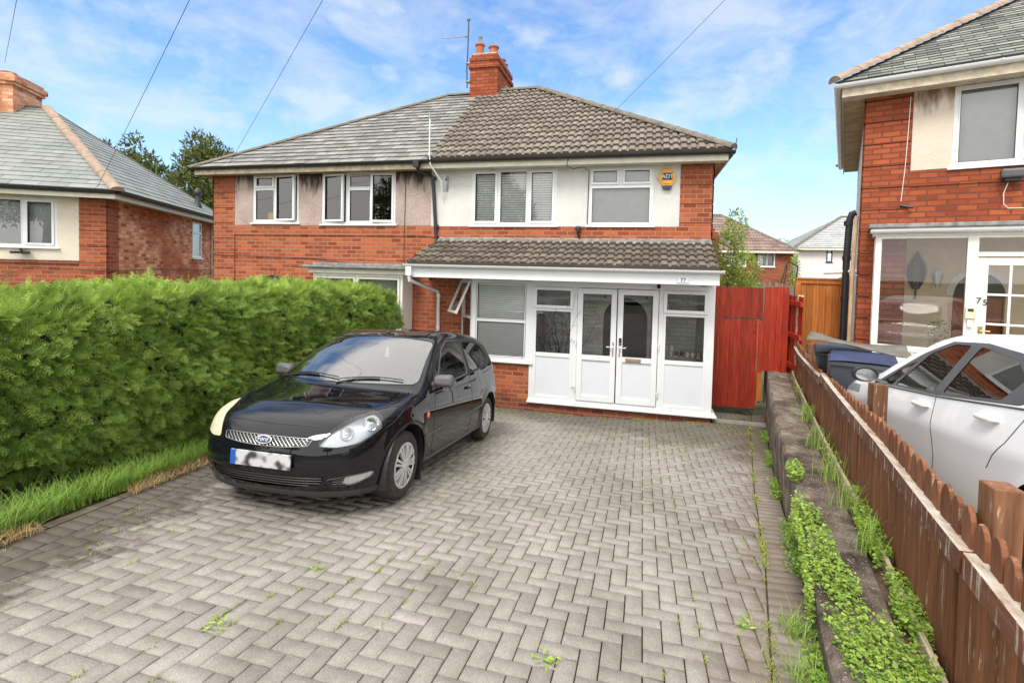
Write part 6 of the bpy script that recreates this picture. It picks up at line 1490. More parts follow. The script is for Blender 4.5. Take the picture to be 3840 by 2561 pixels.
pl = MB().box(-.26, .26, -.006, .006, -.056, .056).build('number_plate', 'plate', BC, bevel=.003); pl.location = K1.solve('f', -.0, .455, 1, .014) + Vector((.015, -.004, 0)); pl.rotation_euler = (R(3), 0, 0)
MB().box(-.26, -.215, -.0075, -.006, -.055, .055).build('blue_band', 'plate_blue' if 'plate_blue' in MT else 'navy', pl)
for poly, mode in ((hl, 'f'), (mirror(hl), 'f')): line(K1, mode, poly, .0035, 'lamp_gasket', 'black_plastic', BC, closed=True)
line(K1, 'f', scr, .006, 'screen_seal', 'black_plastic', BC, closed=True)
for sd in (1, -1):
    line(K1, 's', [(1.36, .88), (1.335, .6), (1.345, .30), (1.42, .225)], .0028, 'shut_line', 'black_plastic', BC, sd)
    line(K1, 's', [(2.46, .96), (2.50, .72), (2.50, .40), (2.44, .225)], .0028, 'shut_line', 'black_plastic', BC, sd)
    line(K1, 's', [(.5, .565), (.62, .60), (.80, .655)], .0025, 'bumper_line', 'black_plastic', BC, sd)
    line(K1, 's', [(1.16, .475), (1.9, .49), (2.93, .515)], .011, 'side_moulding', 'grey_plastic', BC, sd)
    line(K1, 's', dwin, .006, 'window_seal', 'grey_plastic', BC, sd, closed=True); line(K1, 's', qwin, .005, 'window_seal', 'black_plastic', BC, sd, closed=True)
    for cx in S1['wheels']:
        A_ = [(cx + .357 * math.cos(R(a)), .292 + .357 * math.sin(R(a))) for a in range(-8, 189, 7)]
        line(K1, 's', A_, .008, 'arch_lip', 'paint_black', BC, sd, -.003)
        # dark liner inside the arch
        m = MB(); k0 = 0; n = 24
        for xx in (sd * .82, sd * .45):
            for k in range(n + 1): a = math.pi * k / n * 1.2 - .3; m.v.append((xx, cx + .36 * math.cos(a), .292 + .36 * math.sin(a)))
        for k in range(n): m.f.append((k, k + 1, n + 2 + k, n + 1 + k)); m.t.append(.5); m.m.append(0)
        m.f.append(tuple(n + 1 + k for k in range(n + 1))); m.t.append(.5); m.m.append(0)
        m.build('arch_liner', 'black_plastic', BC, fixn=False)
        wheel(BC, sd * .722, cx, .292, .17, sd)
    p = K1.solve('s', 1.18, .665, sd, .004); MB().lathe(p, [(0, -.008), (.026, -.004), (.03, 0), (.026, .005), (0, .008)], 16, 'x').build('side_repeater', 'orange_lens', BC, smooth=True)
    p = K1.solve('s', 1.37, .915, sd, -.02)
    m = MB(); m.v = [(-.11, -.05, -.05), (.10, -.035, -.055), (.10, .045, -.06), (-.11, .045, -.06), (-.10, -.045, .045), (.085, -.03, .06), (.09, .045, .07), (-.10, .045, .06)]; m.f = [(0, 3, 2, 1), (4, 5, 6, 7), (0, 1, 5, 4), (1, 2, 6, 5), (2, 3, 7, 6), (3, 0, 4, 7)]; m.t = [.5] * 6; m.m = [0] * 6; m.xf(Matrix.Translation(p + Vector((sd * .135, -.02, .06))) @ Matrix.Diagonal((sd, 1, 1, 1)))
    mi = m.build('door_mirror', 'grey_plastic', BC, smooth=True, bevel=.03); MB().tube([p + Vector((-sd * .02, 0, .0)), p + Vector((sd * .06, -.01, .03))], .03, 8).build('mirror_arm', 'grey_plastic', mi, smooth=True)
    m = MB(); q = [K1.solve('s', 1.30, .88, sd, .003), K1.solve('s', 1.44, .895, sd, .003), K1.solve('s', 1.50, 1.03, sd, .003)]; m.q(*q); m.build('mirror_sail', 'grey_plastic', BC, fixn=False)
    p = K1.solve('s', 2.34, .80, sd, .012); m = MB(); m.tube([p + Vector((0, -.07, 0)), p + Vector((sd * .012, -.03, .004)), p + Vector((sd * .012, .04, .006)), p + Vector((0, .07, .004))], [.012, .015, .015, .012], 8); dh = m.build('door_handle', 'paint_black', BC, smooth=True)
    MB().lathe(p + Vector((-sd * .010, .085, .01)), [(0, -.004), (.014, -.003), (.014, .003), (0, .004)], 12, 'x').build('lock', 'chrome', dh)
    p = K1.solve('s', 1.14, .30, sd, -.01); m = MB(); m.box(min(p.x - sd * .14, p.x), max(p.x - sd * .14, p.x), 1.14, 1.152, .07, .33); m.build('mud_flap', 'black_plastic', BC, bevel=.004)
    line(K1, 's', [(1.22, .235), (2.0, .235), (2.9, .24)], .010, 'sill_trim', 'grey_plastic', BC, sd)
# bonnet lines, wipers, aerial
for sg in (1, -1): MB().tube([K1.solve('t', x, y * sg, 1, 0) for x, y in ((.17, .40), (.3, .50), (.42, .60), (.60, .70), (.85, .735), (1.02, .745))], .0028, 5).build('bonnet_line', 'black_plastic', BC, smooth=True)
MB().tube([K1.solve('t', .115 + .12 * (abs(y) / .84) ** 2, y, 1, .001) for y in np.linspace(-.4, .4, 15)], .003, 5).build('bonnet_line', 'black_plastic', BC, smooth=True)
def wiper(x0, x1, par):
    a = K1.solve('f', x0, .945, 1, .02); pts = [K1.solve('f', x0 + (x1 - x0) * t, .962 + .022 * math.sin(math.pi * t) + .012 * t, 1, .02) for t in np.linspace(0, 1, 12)]
    w = MB().tube([a] + pts[3:8], .008, 6).build('wiper', 'black_plastic', par, smooth=True); MB().tube([p + Vector((0, .012, .012)) for p in pts], .006, 5).build('blade', 'black_plastic', w, smooth=True)
wiper(.02, .60, BC); wiper(-.66, .0, BC)
p = K1.solve('t', 1.88, 0, 1, .0); MB().lathe(p, [(.022, 0), (.016, .015), (.008, .03), (0, .03)], 10).tube([p + Vector((0, 0, .02)), p + Vector((0, .20, .30))], .004, 5).build('roof_aerial', 'black_plastic', BC, smooth=True)
o = empty('air_freshener', (0, 0, 0), 'pale green tree-shaped air freshener hanging behind the black car windscreen', 'air freshener')
m = MB(); m.prism([(-.03, -.06), (.03, -.06), (.015, -.03), (.032, -.03), (.015, 0), (.026, 0), (0, .06), (-.026, 0), (-.015, 0), (-.032, -.03), (-.015, -.03)], -.002, .002); m.tube([(0, 0, .06), (0, 0, .1)], .0015, 4); m.build('card', 'leaf_card' if 'leaf_card' in MT else 'cream_plastic', o)
o.matrix_world = BC.matrix_basis @ Matrix.Translation((.05, 1.78, 1.20))
interior(BC, 1.08, .34, 1.95, 2.85, -.35)

# ---------- white five-door hatchback beyond the fence
S2 = dict(top=[(-.2, .64), (.0, .68), (.10, .76), (.25, .85), (.5, .93), (.8, 1.0), (1.0, 1.045), (1.1, 1.085), (1.35, 1.21), (1.65, 1.34), (1.95, 1.435), (2.25, 1.475), (2.6, 1.482), (3.0, 1.45), (3.3, 1.41), (3.6, 1.35), (3.7, 1.31), (4.2, 1.0)],
          plan=[(0, .83), (.5, .85), (1.2, .86), (2.6, .862), (3.3, .855), (4, .82)],
          side=[(.14, .89), (.2, .93), (.3, .965), (.5, .985), (.62, .992), (.72, 1.0), (.80, .985), (.95, .95), (1.15, .90)],
          belt=[(0, .86), (1.0, .90), (1.4, .93), (2.3, .975), (3.2, 1.03), (4.0, 1.08)],
          nose=S1['nose'], tail=[(.1, 3.83), (.3, 3.9), (.5, 3.95), (.66, 3.94), (.8, 3.9), (1.0, 3.85), (1.2, 3.76), (1.38, 3.62), (1.6, 3.35)],
          bottom=S1['bottom'], wheels=(.82, 3.58), wr=.27, lean=.42, k=.10, bow=.22, crown=.03, sweep=.34, tsweep=.2, axis=(.95, 3.0, .66))
K2 = Car(S2); SC = .93
WC = empty('parked_car', (0, 0, 0), 'white five-door hatchback parked on the neighbour drive behind the picket fence', 'car', s=SC)
gy = 3.141 * SC; gx_ = 6.858 * SC
WC.location = (gy + .02, gx_, 1.586 + (-.5 - 1.586) * SC)
# nose towards +Y, rear end higher
WC.rotation_euler = (R(5.1), 0, R(180 - .8))
V2, F2_ = K2.mesh(120, 36, 150)
fw = rounded([(1.72, .965), (2.34, .985), (2.50, 1.375), (2.28, 1.375), (2.02, 1.28)], .035)
fq = rounded([(1.42, .945), (1.66, .96), (1.88, 1.20), (1.74, 1.145)], .02, 2)
rwn = rounded([(2.46, .995), (3.10, 1.04), (3.22, 1.19), (3.05, 1.31), (2.62, 1.372)], .035)
tr2 = rounded([(1.32, .935), (2.4, .965), (3.30, 1.03), (3.40, 1.18), (3.12, 1.345), (2.6, 1.41), (2.26, 1.41), (1.9, 1.27)], .05)
sc2 = rounded([(-.72, 1.03), (.72, 1.03), (.58, 1.38), (0, 1.41), (-.58, 1.38)], .07)
hl3 = rounded([(.42, .63), (.74, .66), (.86, .80), (.84, .88), (.7, .84)], .03, 2)
regs2 = [('arch', 's', [(a, b_ + .008) for a, b_ in arch(.82, .365)], lambda c: abs(c.x) > .5), ('arch', 's', [(a, b_ + .008) for a, b_ in arch(3.58, .335)], lambda c: abs(c.x) > .5),
         ('fw', 's', fw, lambda c: abs(c.x) > .5), ('fq', 's', fq, lambda c: abs(c.x) > .5), ('rw', 's', rwn, lambda c: abs(c.x) > .5), ('trim', 's', tr2, lambda c: abs(c.x) > .5 and c.z < 1.405),
         ('screen', 'f', sc2, lambda c: .95 < c.y < 2.1 and c.z > 1.0), ('rear_screen', 'f', rw_, lambda c: c.y > 3.3), ('hl', 'f', hl3, lambda c: c.y < 1 and c.x > .3), ('hl2', 'f', mirror(hl3), lambda c: c.y < 1 and c.x < -.3), ('grille', 'f', intk, front), ('valance', 'f', sil, lambda c: True)]
D2 = cut_body(V2, F2_, regs2)
part('body', D2['body'], 'paint_white', WC); part('lower_trim', D2['valance'], 'black_plastic', WC)
for cnd in (pos, neg):
    part('side_window', D2['fw'], 'glass_car', WC, -.004, cnd); part('quarter_window', D2['fq'], 'glass_car', WC, -.004, cnd); part('rear_side_window', D2['rw'], 'glass_tint', WC, -.004, cnd); part('window_surround', D2['trim'], 'grey_plastic', WC, 0, cnd)
part('windscreen', D2['screen'], 'glass_screen', WC, -.002); part('rear_window', D2['rear_screen'], 'glass_tint', WC); part('grille', D2['grille'], 'black_plastic', WC, -.01)
for k_ in ('hl', 'hl2'): part('headlight', D2[k_], 'lens_reflector', WC, .002)
for sd in (1, -1):
    line(K2, 's', [(2.40, .97), (2.40, .8), (2.42, .5), (2.36, .25)], .003, 'shut_line', 'black_plastic', WC, sd)
    line(K2, 's', [(3.40, 1.05), (3.30, .90), (3.22, .78), (3.12, .68), (3.05, .58)], .003, 'shut_line', 'black_plastic', WC, sd)
    line(K2, 's', [(1.30, .92), (1.27, .6), (1.30, .3)], .003, 'shut_line', 'black_plastic', WC, sd)
    line(K2, 's', [(1.38, .928), (2.4, .957), (3.38, 1.02)], .008, 'belt_trim', 'grey_plastic', WC, sd)
    line(K2, 's', [(3.52, .86), (3.50, .78), (3.55, .70), (3.66, .68), (3.76, .72), (3.78, .80), (3.72, .88), (3.60, .90)], .0025, 'fuel_flap_line', 'black_plastic', WC, sd, closed=True)
    for cx in S2['wheels']:
        m = MB(); n = 24
        for xx in (sd * .84, sd * .45):
            for k in range(n + 1): a = math.pi * k / n * 1.2 - .3; m.v.append((xx, cx + .37 * math.cos(a), .30 + .37 * math.sin(a)))
        for k in range(n): m.f.append((k, k + 1, n + 2 + k, n + 1 + k)); m.t.append(.5); m.m.append(0)
        m.f.append(tuple(n + 1 + k for k in range(n + 1))); m.t.append(.5); m.m.append(0)
        m.build('arch_liner', 'black_plastic', WC, fixn=False); wheel(WC, sd * .75, cx, .30, .18, sd, 7)
    for hx_y, hz_ in ((2.24, .86), (3.04, .90)):
        p = K2.solve('s', hx_y, hz_, sd, 0); m = MB(); m.lathe((0, 0, 0), [(0, -.014), (.05, -.010), (.058, -.004), (.058, .0), (0, .002)], 24, 'x')
        m.xf(Matrix.Translation(p + Vector((sd * .0, .0, -.005))) @ Matrix.Diagonal((sd * -.35, 1.5, .85, 1))); cup = m.build('handle_cup', 'paint_white', WC, smooth=True)
        m = MB(); m.tube([p + Vector((sd * .004, -.10, .006)), p + Vector((sd * .030, -.075, .008)), p + Vector((sd * .036, 0, .008)), p + Vector((sd * .030, .07, .008)), p + Vector((sd * .002, .105, .006))], [.012, .020, .022, .020, .010], 12)
        m.build('door_handle', 'paint_white', WC, smooth=True)
    p = K2.solve('s', 1.52, .97, sd, 0); q = p + Vector((sd * .16, -.06, .05))
    m = MB(); m.lathe((0, 0, 0), [(0, -.10), (.05, -.09), (.075, -.05), (.082, 0), (.08, .02), (.074, .03), (.06, .022)], 22, 'y'); m.xf(Matrix.Translation(q) @ Matrix.Diagonal((1.45, 1, .92, 1)))
    mi = m.build('door_mirror', 'black_plastic', WC, smooth=True); m = MB(); m.lathe((0, 0, 0), [(.070, .022), (0, .024)], 22, 'y'); m.xf(Matrix.Translation(q) @ Matrix.Diagonal((1.4, 1, .9, 1))); m.build('mirror_glass', 'chrome', mi)
    MB().tube([p + Vector((-sd * .03, .02, -.03)), p + Vector((sd * .08, -.03, .0))], .025, 8).build('mirror_arm', 'black_plastic', mi, smooth=True)
interior(WC, 1.2, .36, 2.1, 3.0, .36, .33)
# ------------------------------------------------------------------ plants (numpy built leaf meshes)
def basis(n):
    """random tangent frames for normals n (k,3)"""
    n = n / np.linalg.norm(n, axis=1, keepdims=True); r = rng.normal(size=n.shape); t = np.cross(n, r); t /= np.linalg.norm(t, axis=1, keepdims=True); return n, t, np.cross(n, t)
def spray(variant):
    """one flat fan of scale foliage in the xy plane, growing along +y; triangles"""
    r_ = np.random.default_rng(variant); V, F = [], []
    def tri(a, b_, c): k = len(V); V.extend([a, b_, c]); F.append((k, k + 1, k + 2))
    L = 1.0
    n = 6
    for i in range(n):
        y = L * (i + .3) / n; wl = (.52 - .40 * (i / n)) * r_.uniform(.8, 1.15)
        for s_ in (-1, 1):
            a = R(48 + r_.uniform(-8, 8)); dx, dy = s_ * math.sin(a) * wl, math.cos(a) * wl; w = .035; zz = r_.uniform(-.05, .05)
            tri((-.01, y - w, 0), (.01, y + w, 0), (dx, y + dy, zz))
            for f_ in (.35, .62):
                px, py = dx * f_, y + dy * f_; b_ = a - R(38) if True else a
                tri((px - s_ * .012, py - .02, zz * f_), (px + s_ * .015, py + .02, zz * f_), (px + s_ * math.sin(b_) * wl * .42, py + math.cos(b_) * wl * .42, zz + .02))
                b_ = a + R(42); tri((px - s_ * .012, py - .02, zz * f_), (px + s_ * .015, py + .02, zz * f_), (px + s_ * math.sin(b_) * wl * .34, py + math.cos(b_) * wl * .34, zz - .02))
    tri((-.03, 0, 0), (.03, 0, 0), (0, L * 1.08, 0))
    return np.array(V), np.array(F)
def scatter(name, P, D, Nn, S, T, protos, mat, parent=None):
    """P points, D growth dir, Nn face normal, S size, T tint; protos list of (V,F) triangles"""
    D = D / np.linalg.norm(D, axis=1, keepdims=True); X = np.cross(D, Nn); X /= np.maximum(1e-6, np.linalg.norm(X, axis=1, keepdims=True)); Z = np.cross(X, D)
    VV, FF, TT = [], [], []; base_ = 0; k = rng.integers(0, len(protos), len(P))
    for i, (V, F) in enumerate(protos):
        sel = np.where(k == i)[0]
        if not len(sel): continue
        v = V[None] * S[sel][:, None, None]
        w = P[sel][:, None] + v[..., 0:1] * X[sel][:, None] + v[..., 1:2] * D[sel][:, None] + v[..., 2:3] * Z[sel][:, None]
        VV.append(w.reshape(-1, 3)); FF.append((F[None] + (np.arange(len(sel)) * len(V))[:, None, None] + base_).reshape(-1, F.shape[1])); TT.append(np.repeat(T[sel], len(F))); base_ += len(sel) * len(V)
    return npmesh(name, np.concatenate(VV), np.concatenate(FF), np.concatenate(TT), mat, parent)
def fbm(x, y, s=1.0):
    return (np.sin(x * 1.7 * s + 1.3 * np.sin(y * 1.1 * s)) + np.sin(y * 2.3 * s + 1.9 * np.sin(x * .9 * s + 2)) * .7 + np.sin((x + y) * 4.1 * s + 2.2) * .4 + np.sin((x * 1.3 - y) * 7.3 * s) * .25) / 2.35
# hedge
HX = lambda y: -4.62 + .20 * np.clip(y - 4, 0, 5) / 5
def hedge_top(y): return 1.225 - .07 * np.clip((4.2 - y) / 2, 0, 1) - .014 * np.maximum(0, y - 4.5) - .38 * np.maximum(0, (y - 7.5) / 1.3) ** 2 + .05 * fbm(y * 2.1, y * .7)
Y0, Y1 = .7, 9.0
N_ = 30000
y = rng.uniform(Y0, Y1, N_); u = rng.uniform(0, 1, N_)
z0 = np.array([g(-4.9, a) for a in y]) + .10; zt = hedge_top(y)
P = np.zeros((N_, 3)); Nn = np.zeros((N_, 3))
face = u < .68; tpz = ~face
v = rng.uniform(0, 1, N_)
endr = np.clip((y - 8.2) / .62, 0, 1) ** 2 * .35
z_f = z0 + (zt - z0) * v
und = np.clip((z0 + .35 - z_f) / .35, 0, 1) * .18
P[:, 0] = HX(y) - endr - und + .11 * fbm(y * 2.6, z_f * 3.0) + .05 * fbm(y * 8 + 3, z_f * 8)
P[:, 1] = y; P[:, 2] = z_f
rnd = np.clip((z_f - (zt - .25)) / .25, 0, 1); P[:, 0] -= rnd ** 2 * .12
Nn[:, 0] = 1; Nn[:, 2] = .15 + .8 * rnd
xt_ = HX(y) - endr - rng.uniform(0, 1.1, N_)
P[tpz, 0] = xt_[tpz]; P[tpz, 2] = (zt + .05 * fbm(xt_ * 5, y * 5) + np.abs(rng.normal(0, .025, N_)))[tpz]; Nn[tpz] = (.15, 0, 1)
# end cap and stray tall shoots
ne = 2600; ye = np.full(ne, Y1 - .02); xe = rng.uniform(-5.9, -5.35, ne) ; Pe = np.stack([HX(8.8) - .3 - rng.uniform(0, 1.0, ne), ye + .05 * fbm(xe * 7, xe), np.zeros(ne)], 1); Pe[:, 2] = g(-5, 8.8) + rng.uniform(.1, 1, ne) * (hedge_top(8.8) - g(-5, 8.8) - .1)
ns = 900; cy = rng.choice([1.9, 2.5, 3.1, 3.75, 4.0, 4.6, 5.3, 5.9, 6.6, 7.2], ns) + rng.normal(0, .06, ns); Ps = np.stack([HX(cy) - .25 + rng.normal(0, .07, ns), cy, hedge_top(cy) + np.abs(rng.normal(.0, .05, ns))], 1)
P = np.concatenate([P, Pe, Ps]); Nn = np.concatenate([Nn, np.tile([(.3, 1, .1)], (ne, 1)), np.tile([(.3, 0, 1)], (ns, 1))])
M_ = len(P)
Nn = Nn + rng.normal(0, .32, (M_, 3)); tang = rng.normal(0, .55, (M_, 3)) + Nn * .75 + np.array([0, 0, -.30]); tang[-ns:] += (0, 0, 1.2); tang[:N_][tpz] += (0.3, 0, .45)
S = rng.uniform(.055, .15, M_); S[-ns:] *= 1.25
cl = fbm(P[:, 1] * 2.2, P[:, 2] * 2.6)
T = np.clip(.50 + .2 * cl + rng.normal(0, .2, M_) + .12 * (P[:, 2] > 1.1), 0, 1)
HG = empty('hedge', (-5.2, 4.6, g(-5.2, 4.6)), 'long clipped bright green conifer hedge along the left side of the driveway', 'hedge')
def under(o, par): o.location = -Vector(par.location)
protos = [spray(i) for i in range(5)]
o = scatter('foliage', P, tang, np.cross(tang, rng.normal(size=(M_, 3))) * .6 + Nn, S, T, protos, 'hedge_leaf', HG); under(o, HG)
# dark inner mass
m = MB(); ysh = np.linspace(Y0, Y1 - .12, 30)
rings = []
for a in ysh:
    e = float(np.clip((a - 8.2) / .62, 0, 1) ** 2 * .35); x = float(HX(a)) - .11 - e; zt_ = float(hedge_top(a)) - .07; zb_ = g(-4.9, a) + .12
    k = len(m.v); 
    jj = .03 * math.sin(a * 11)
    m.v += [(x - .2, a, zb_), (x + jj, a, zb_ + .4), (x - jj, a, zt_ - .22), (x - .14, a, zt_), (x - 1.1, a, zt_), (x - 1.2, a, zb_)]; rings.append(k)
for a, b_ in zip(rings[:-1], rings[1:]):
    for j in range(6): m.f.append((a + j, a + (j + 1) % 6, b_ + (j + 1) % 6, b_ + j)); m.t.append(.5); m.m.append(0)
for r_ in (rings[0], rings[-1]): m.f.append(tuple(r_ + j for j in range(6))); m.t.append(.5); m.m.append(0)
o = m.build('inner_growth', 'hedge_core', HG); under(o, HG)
for a in np.arange(.9, 8.1, .55):
    x = float(HX(a)) - .4; o = MB().tube([(x, a, g(x, a) - .05), (x + .03, a + .02, g(x, a) + .35)], [.035, .03], 7).build('stem', 'bark', HG); under(o, HG)
# grass strip under the hedge
def blades(name, pts, h, w, mat, lean=.6, label=None, cat=None, kind='stuff', tb=(.5, .2)):
    n = len(pts); a = rng.uniform(0, 2 * np.pi, n); d = np.stack([np.cos(a), np.sin(a)], 1) * lean * rng.uniform(.2, 1.2, n)[:, None]; hh = h * rng.uniform(.45, 1.15, n); pw = np.stack([-np.sin(a), np.cos(a)], 1)
    rows = []
    for t in (0, .35, .7, 1):
        c = np.stack([pts[:, 0] + d[:, 0] * hh * t ** 2, pts[:, 1] + d[:, 1] * hh * t ** 2, pts[:, 2] + hh * (t - .28 * t * t * np.minimum(1, lean))], 1); ww = w * (1 - t) + .0006
        rows.append(np.concatenate([c[:, :2] - pw * ww, c[:, 2:]], 1)); rows.append(np.concatenate([c[:, :2] + pw * ww, c[:, 2:]], 1))
    V = np.stack(rows, 1).reshape(-1, 3); f = np.array([(0, 1, 3, 2), (2, 3, 5, 4), (4, 5, 7, 6)]); F = (f[None] + 8 * np.arange(n)[:, None, None]).reshape(-1, 4)
    o = npmesh(name, V, F, np.repeat(np.clip(rng.normal(tb[0], tb[1], n), 0, 1), 3), mat)
    if kind: o['kind'] = kind
    if label: tag(o, label, cat)
    return o
n = 9000; yy = rng.uniform(.3, 5.6, n); xx = np.array([xl(a) for a in yy]) - .10 - np.abs(rng.normal(0, .20, n)) - .03; xx = np.maximum(xx, -4.95)
dens = (fbm(yy * 2.4, xx * 3) > -.9); pts = np.stack([xx, yy, np.array([g(a, b_) for a, b_ in zip(xx, yy)])], 1)[dens]
blades('grass_strip', pts, .21, .0035, 'grass', .95, 'long bright grass growing between the hedge foot and the paving edge', 'grass', tb=(.55, .2))
n = 9000; yy = rng.uniform(.3, 6.0, n); xx = np.array([xl(a) for a in yy]) - .02 - rng.uniform(-.06, .32, n)
pts = np.stack([xx, yy, np.array([g(a, b_) for a, b_ in zip(xx, yy)]) + .01], 1)[fbm(yy * 1.4 + 2, xx) > -.5]
blades('dry_grass', pts, .07, .0022, 'straw', 1.6, 'straw coloured dead grass along the kerb by the hedge', 'grass')
# small weeds rooted in the joints
def clump_pts(cs, sp, per): return np.concatenate([np.stack([rng.normal(c[0], sp, per), rng.normal(c[1], sp * 1.3, per)], 1) for c in cs])
jn = rng.uniform(0, 1, (900, 2)); jx = xl(jn[:, 1] * 8.5 + .6) if False else np.array([xl(a * 8.5 + .6) + (wallx(a * 8.5 + .6) - xl(a * 8.5 + .6)) * b_ for b_, a in jn]); jy = jn[:, 1] * 8.5 + .6
keep = fbm(jx * 1.9 + 4, jy * 1.3) > .25; jx, jy = jx[keep], jy[keep]
gx0 = np.round((jx - .064) / .1) * .1 + .064 + rng.normal(0, .003, len(jx))
p1_ = np.repeat(np.stack([gx0, jy], 1), 9, 0) + np.stack([rng.normal(0, .005, len(jx) * 9), rng.normal(0, .03, len(jx) * 9)], 1)
bord = rng.uniform(1.2, 9, 90); bord = bord[fbm(bord * 3, bord) > -.2]
p2_ = np.concatenate([np.stack([np.full(34, xr(b_)) + rng.normal(0, .012, 34), b_ + rng.normal(0, .05, 34)], 1) for b_ in bord])
p3_ = np.stack([rng.uniform(-2.0, 1.25, 1500), 9.0 - np.abs(rng.normal(0, .05, 1500))], 1); p3_ = p3_[fbm(p3_[:, 0] * 4, p3_[:, 0]) > .15]
p4_ = clump_pts([(-2.5, 8.8), (-2.3, 8.6), (-1.7, 8.9), (-2.0, 8.2), (.2, 7.2), (-.3, 7.3), (-.7, 7.4), (.6, 7.0), (.9, 7.3), (1.5, 8.9), (1.6, 8.4), (1.75, 9.4)], .12, 110)
pp = np.concatenate([p1_, p2_, p3_, p4_]); pts = np.stack([pp[:, 0], pp[:, 1], np.array([g(a, b_) for a, b_ in pp])], 1)
blades('paving_weeds', pts, .026, .0024, 'moss_weed', 1.3, 'tiny yellow-green weeds and moss in the joints of the block paving', 'weeds', tb=(.6, .22))
leafp = []
k_ = 7; a_ = np.linspace(0, 2 * np.pi, k_, endpoint=False)
Vl = np.array([(0, .45, .0)] + [(.42 * math.sin(t), .5 + .5 * math.cos(t) * (1 - .12 * (math.cos(t) < -.8)), .07 * (1 if i % 2 else -1)) for i, t in enumerate(a_)]); Fl = np.array([(0, 1 + i, 1 + (i + 1) % k_) for i in range(k_)])
leafr = [(Vl, Fl)]
Vn = np.array([(0, 0, 0), (.16, .4, .04), (0, 1, 0), (-.16, .4, .04)]); Fn = np.array([(0, 1, 2), (0, 2, 3)]); leafn = [(Vn, Fn)]
Vt = np.array([(0, .1, 0)] + [q for k in (-1, 0, 1) for q in ((.34 * math.sin(k * 1.25 - .45), .1 + .42 * math.cos(k * 1.25 - .45), .03), (.62 * math.sin(k * 1.25), .1 + .72 * math.cos(k * 1.25), -.02), (.34 * math.sin(k * 1.25 + .45), .1 + .42 * math.cos(k * 1.25 + .45), .05))]); Ft = np.array([(0, 1, 2), (0, 2, 3), (0, 4, 5), (0, 5, 6), (0, 7, 8), (0, 8, 9)])
leafm = [(Vl, Fl), (Vl * (.62, .7, 1.6), Fl), (Vt * 1.2, Ft), (Vn * (1.5, .9, 1.5), Fn)]
def mat_leaves(name, pts, size, hgt, label, cat, mat='leaf_bright', protos=leafm, tb=(.5, .2), parent=None, kind='stuff'):
    n = len(pts); up = np.tile([(0, 0, 1.)], (n, 1)) + rng.normal(0, .38, (n, 3)); d = rng.normal(size=(n, 3)); d[:, 2] *= .3; P = pts.copy(); P[:, 2] += rng.uniform(0, 1, n) ** 1.3 * hgt
    o = scatter(name, P, d, up, rng.uniform(.6, 1.2, n) * size, np.clip(rng.normal(tb[0], tb[1], n) + .2 * (P[:, 2] - pts[:, 2]) / max(hgt, .01) - .05, 0, 1), protos, mat, parent)
    if kind: o['kind'] = kind
    if label: tag(o, label, cat)
    return o
# creeper on the bed and spilling over the retaining wall
def creep(n, y0, y1, a, b_, dens, zf):
    y = rng.uniform(y0, y1, n); t = rng.uniform(0, 1, n); x = np.array([wallx(q) for q in y]) + a + (b_ - a) * t
    k = dens(x, y, t); x, y = x[k], y[k]; return np.stack([x, y, zf(x, y)], 1)
bedz = lambda x, y: np.full(len(x), -.10)
cen = lambda y: np.interp(y, [1.2, 1.5, 1.8, 2.2, 2.6, 3.2, 4.0], [.46, .43, .38, .28, .16, .07, .02])
C1 = creep(15000, 1.25, 4.05, -.02, .52, lambda x, y, t: np.abs(-.02 + .54 * t - cen(y)) < .085 + .06 * (y < 2.7) + .05 * fbm(y * 5, t * 4) - .05 * (y > 3.6), bedz)
C2 = creep(9000, 2.3, 4.3, .28, .50, lambda x, y, t: (t > .25 + .2 * fbm(y * 4, y)) & (fbm(y * 3.6 + 2, x * 4) > -.15), bedz)
C3 = creep(1900, 4.2, 9.2, .34, .45, lambda x, y, t: fbm(y * 3.7 + 1, x * 3) > .1, bedz)
C4 = creep(1100, 4.3, 4.85, -.03, .12, lambda x, y, t: (y - 4.55) ** 2 / .03 + (t - .4) ** 2 / .2 < 1, lambda x, y: np.full(len(x), -.085))
mat_leaves('creeper', np.concatenate([C1, C2, C3, C4])[::1], .023, .085, 'bright green small-leaved creeper sprawling over the top of the retaining wall', 'creeper', tb=(.55, .2))
n = 1500; y = rng.uniform(2.9, 4.1, n); hang = rng.uniform(0, .12, n) * (1.2 + fbm(y * 4, y)); P = np.stack([np.array([wallx(a) for a in y]) - .015 - rng.uniform(0, .02, n), y, -.09 - hang], 1)
mat_leaves('hanging_creeper', P, .022, .02, 'yellow-green creeper hanging over the drive side of the old wall', 'creeper', 'leaf_bright', tb=(.75, .15))
n = 6500; y = rng.uniform(1.3, 8.6, n); k = fbm(y * 2.6 + 1.5, y * .8) + .35 * (y < 5) > .12; y = y[k]; x = np.array([wallx(a) for a in y]) - np.abs(rng.normal(0, .045, len(y))) + .02; x -= np.clip(5.2 - y, 0, 2) * .0
P = np.stack([x, y, np.array([g(a, b_) for a, b_ in zip(x, y)])], 1); mat_leaves('wall_foot_weeds', P, .024, .085, 'leafy green weeds along the foot of the retaining wall', 'weeds', tb=(.42, .18))
pw_ = clump_pts([(1.52, 4.0), (1.42, 3.4), (1.75, 5.4), (1.95, 6.4), (1.6, 4.6)], .05, 55); blades('tall_grass', np.stack([pw_[:, 0], pw_[:, 1], np.full(len(pw_), -.1)], 1), .26, .0028, 'grass', .5, 'tufts of tall grass at the foot of the picket fence', 'grass', tb=(.65, .15))
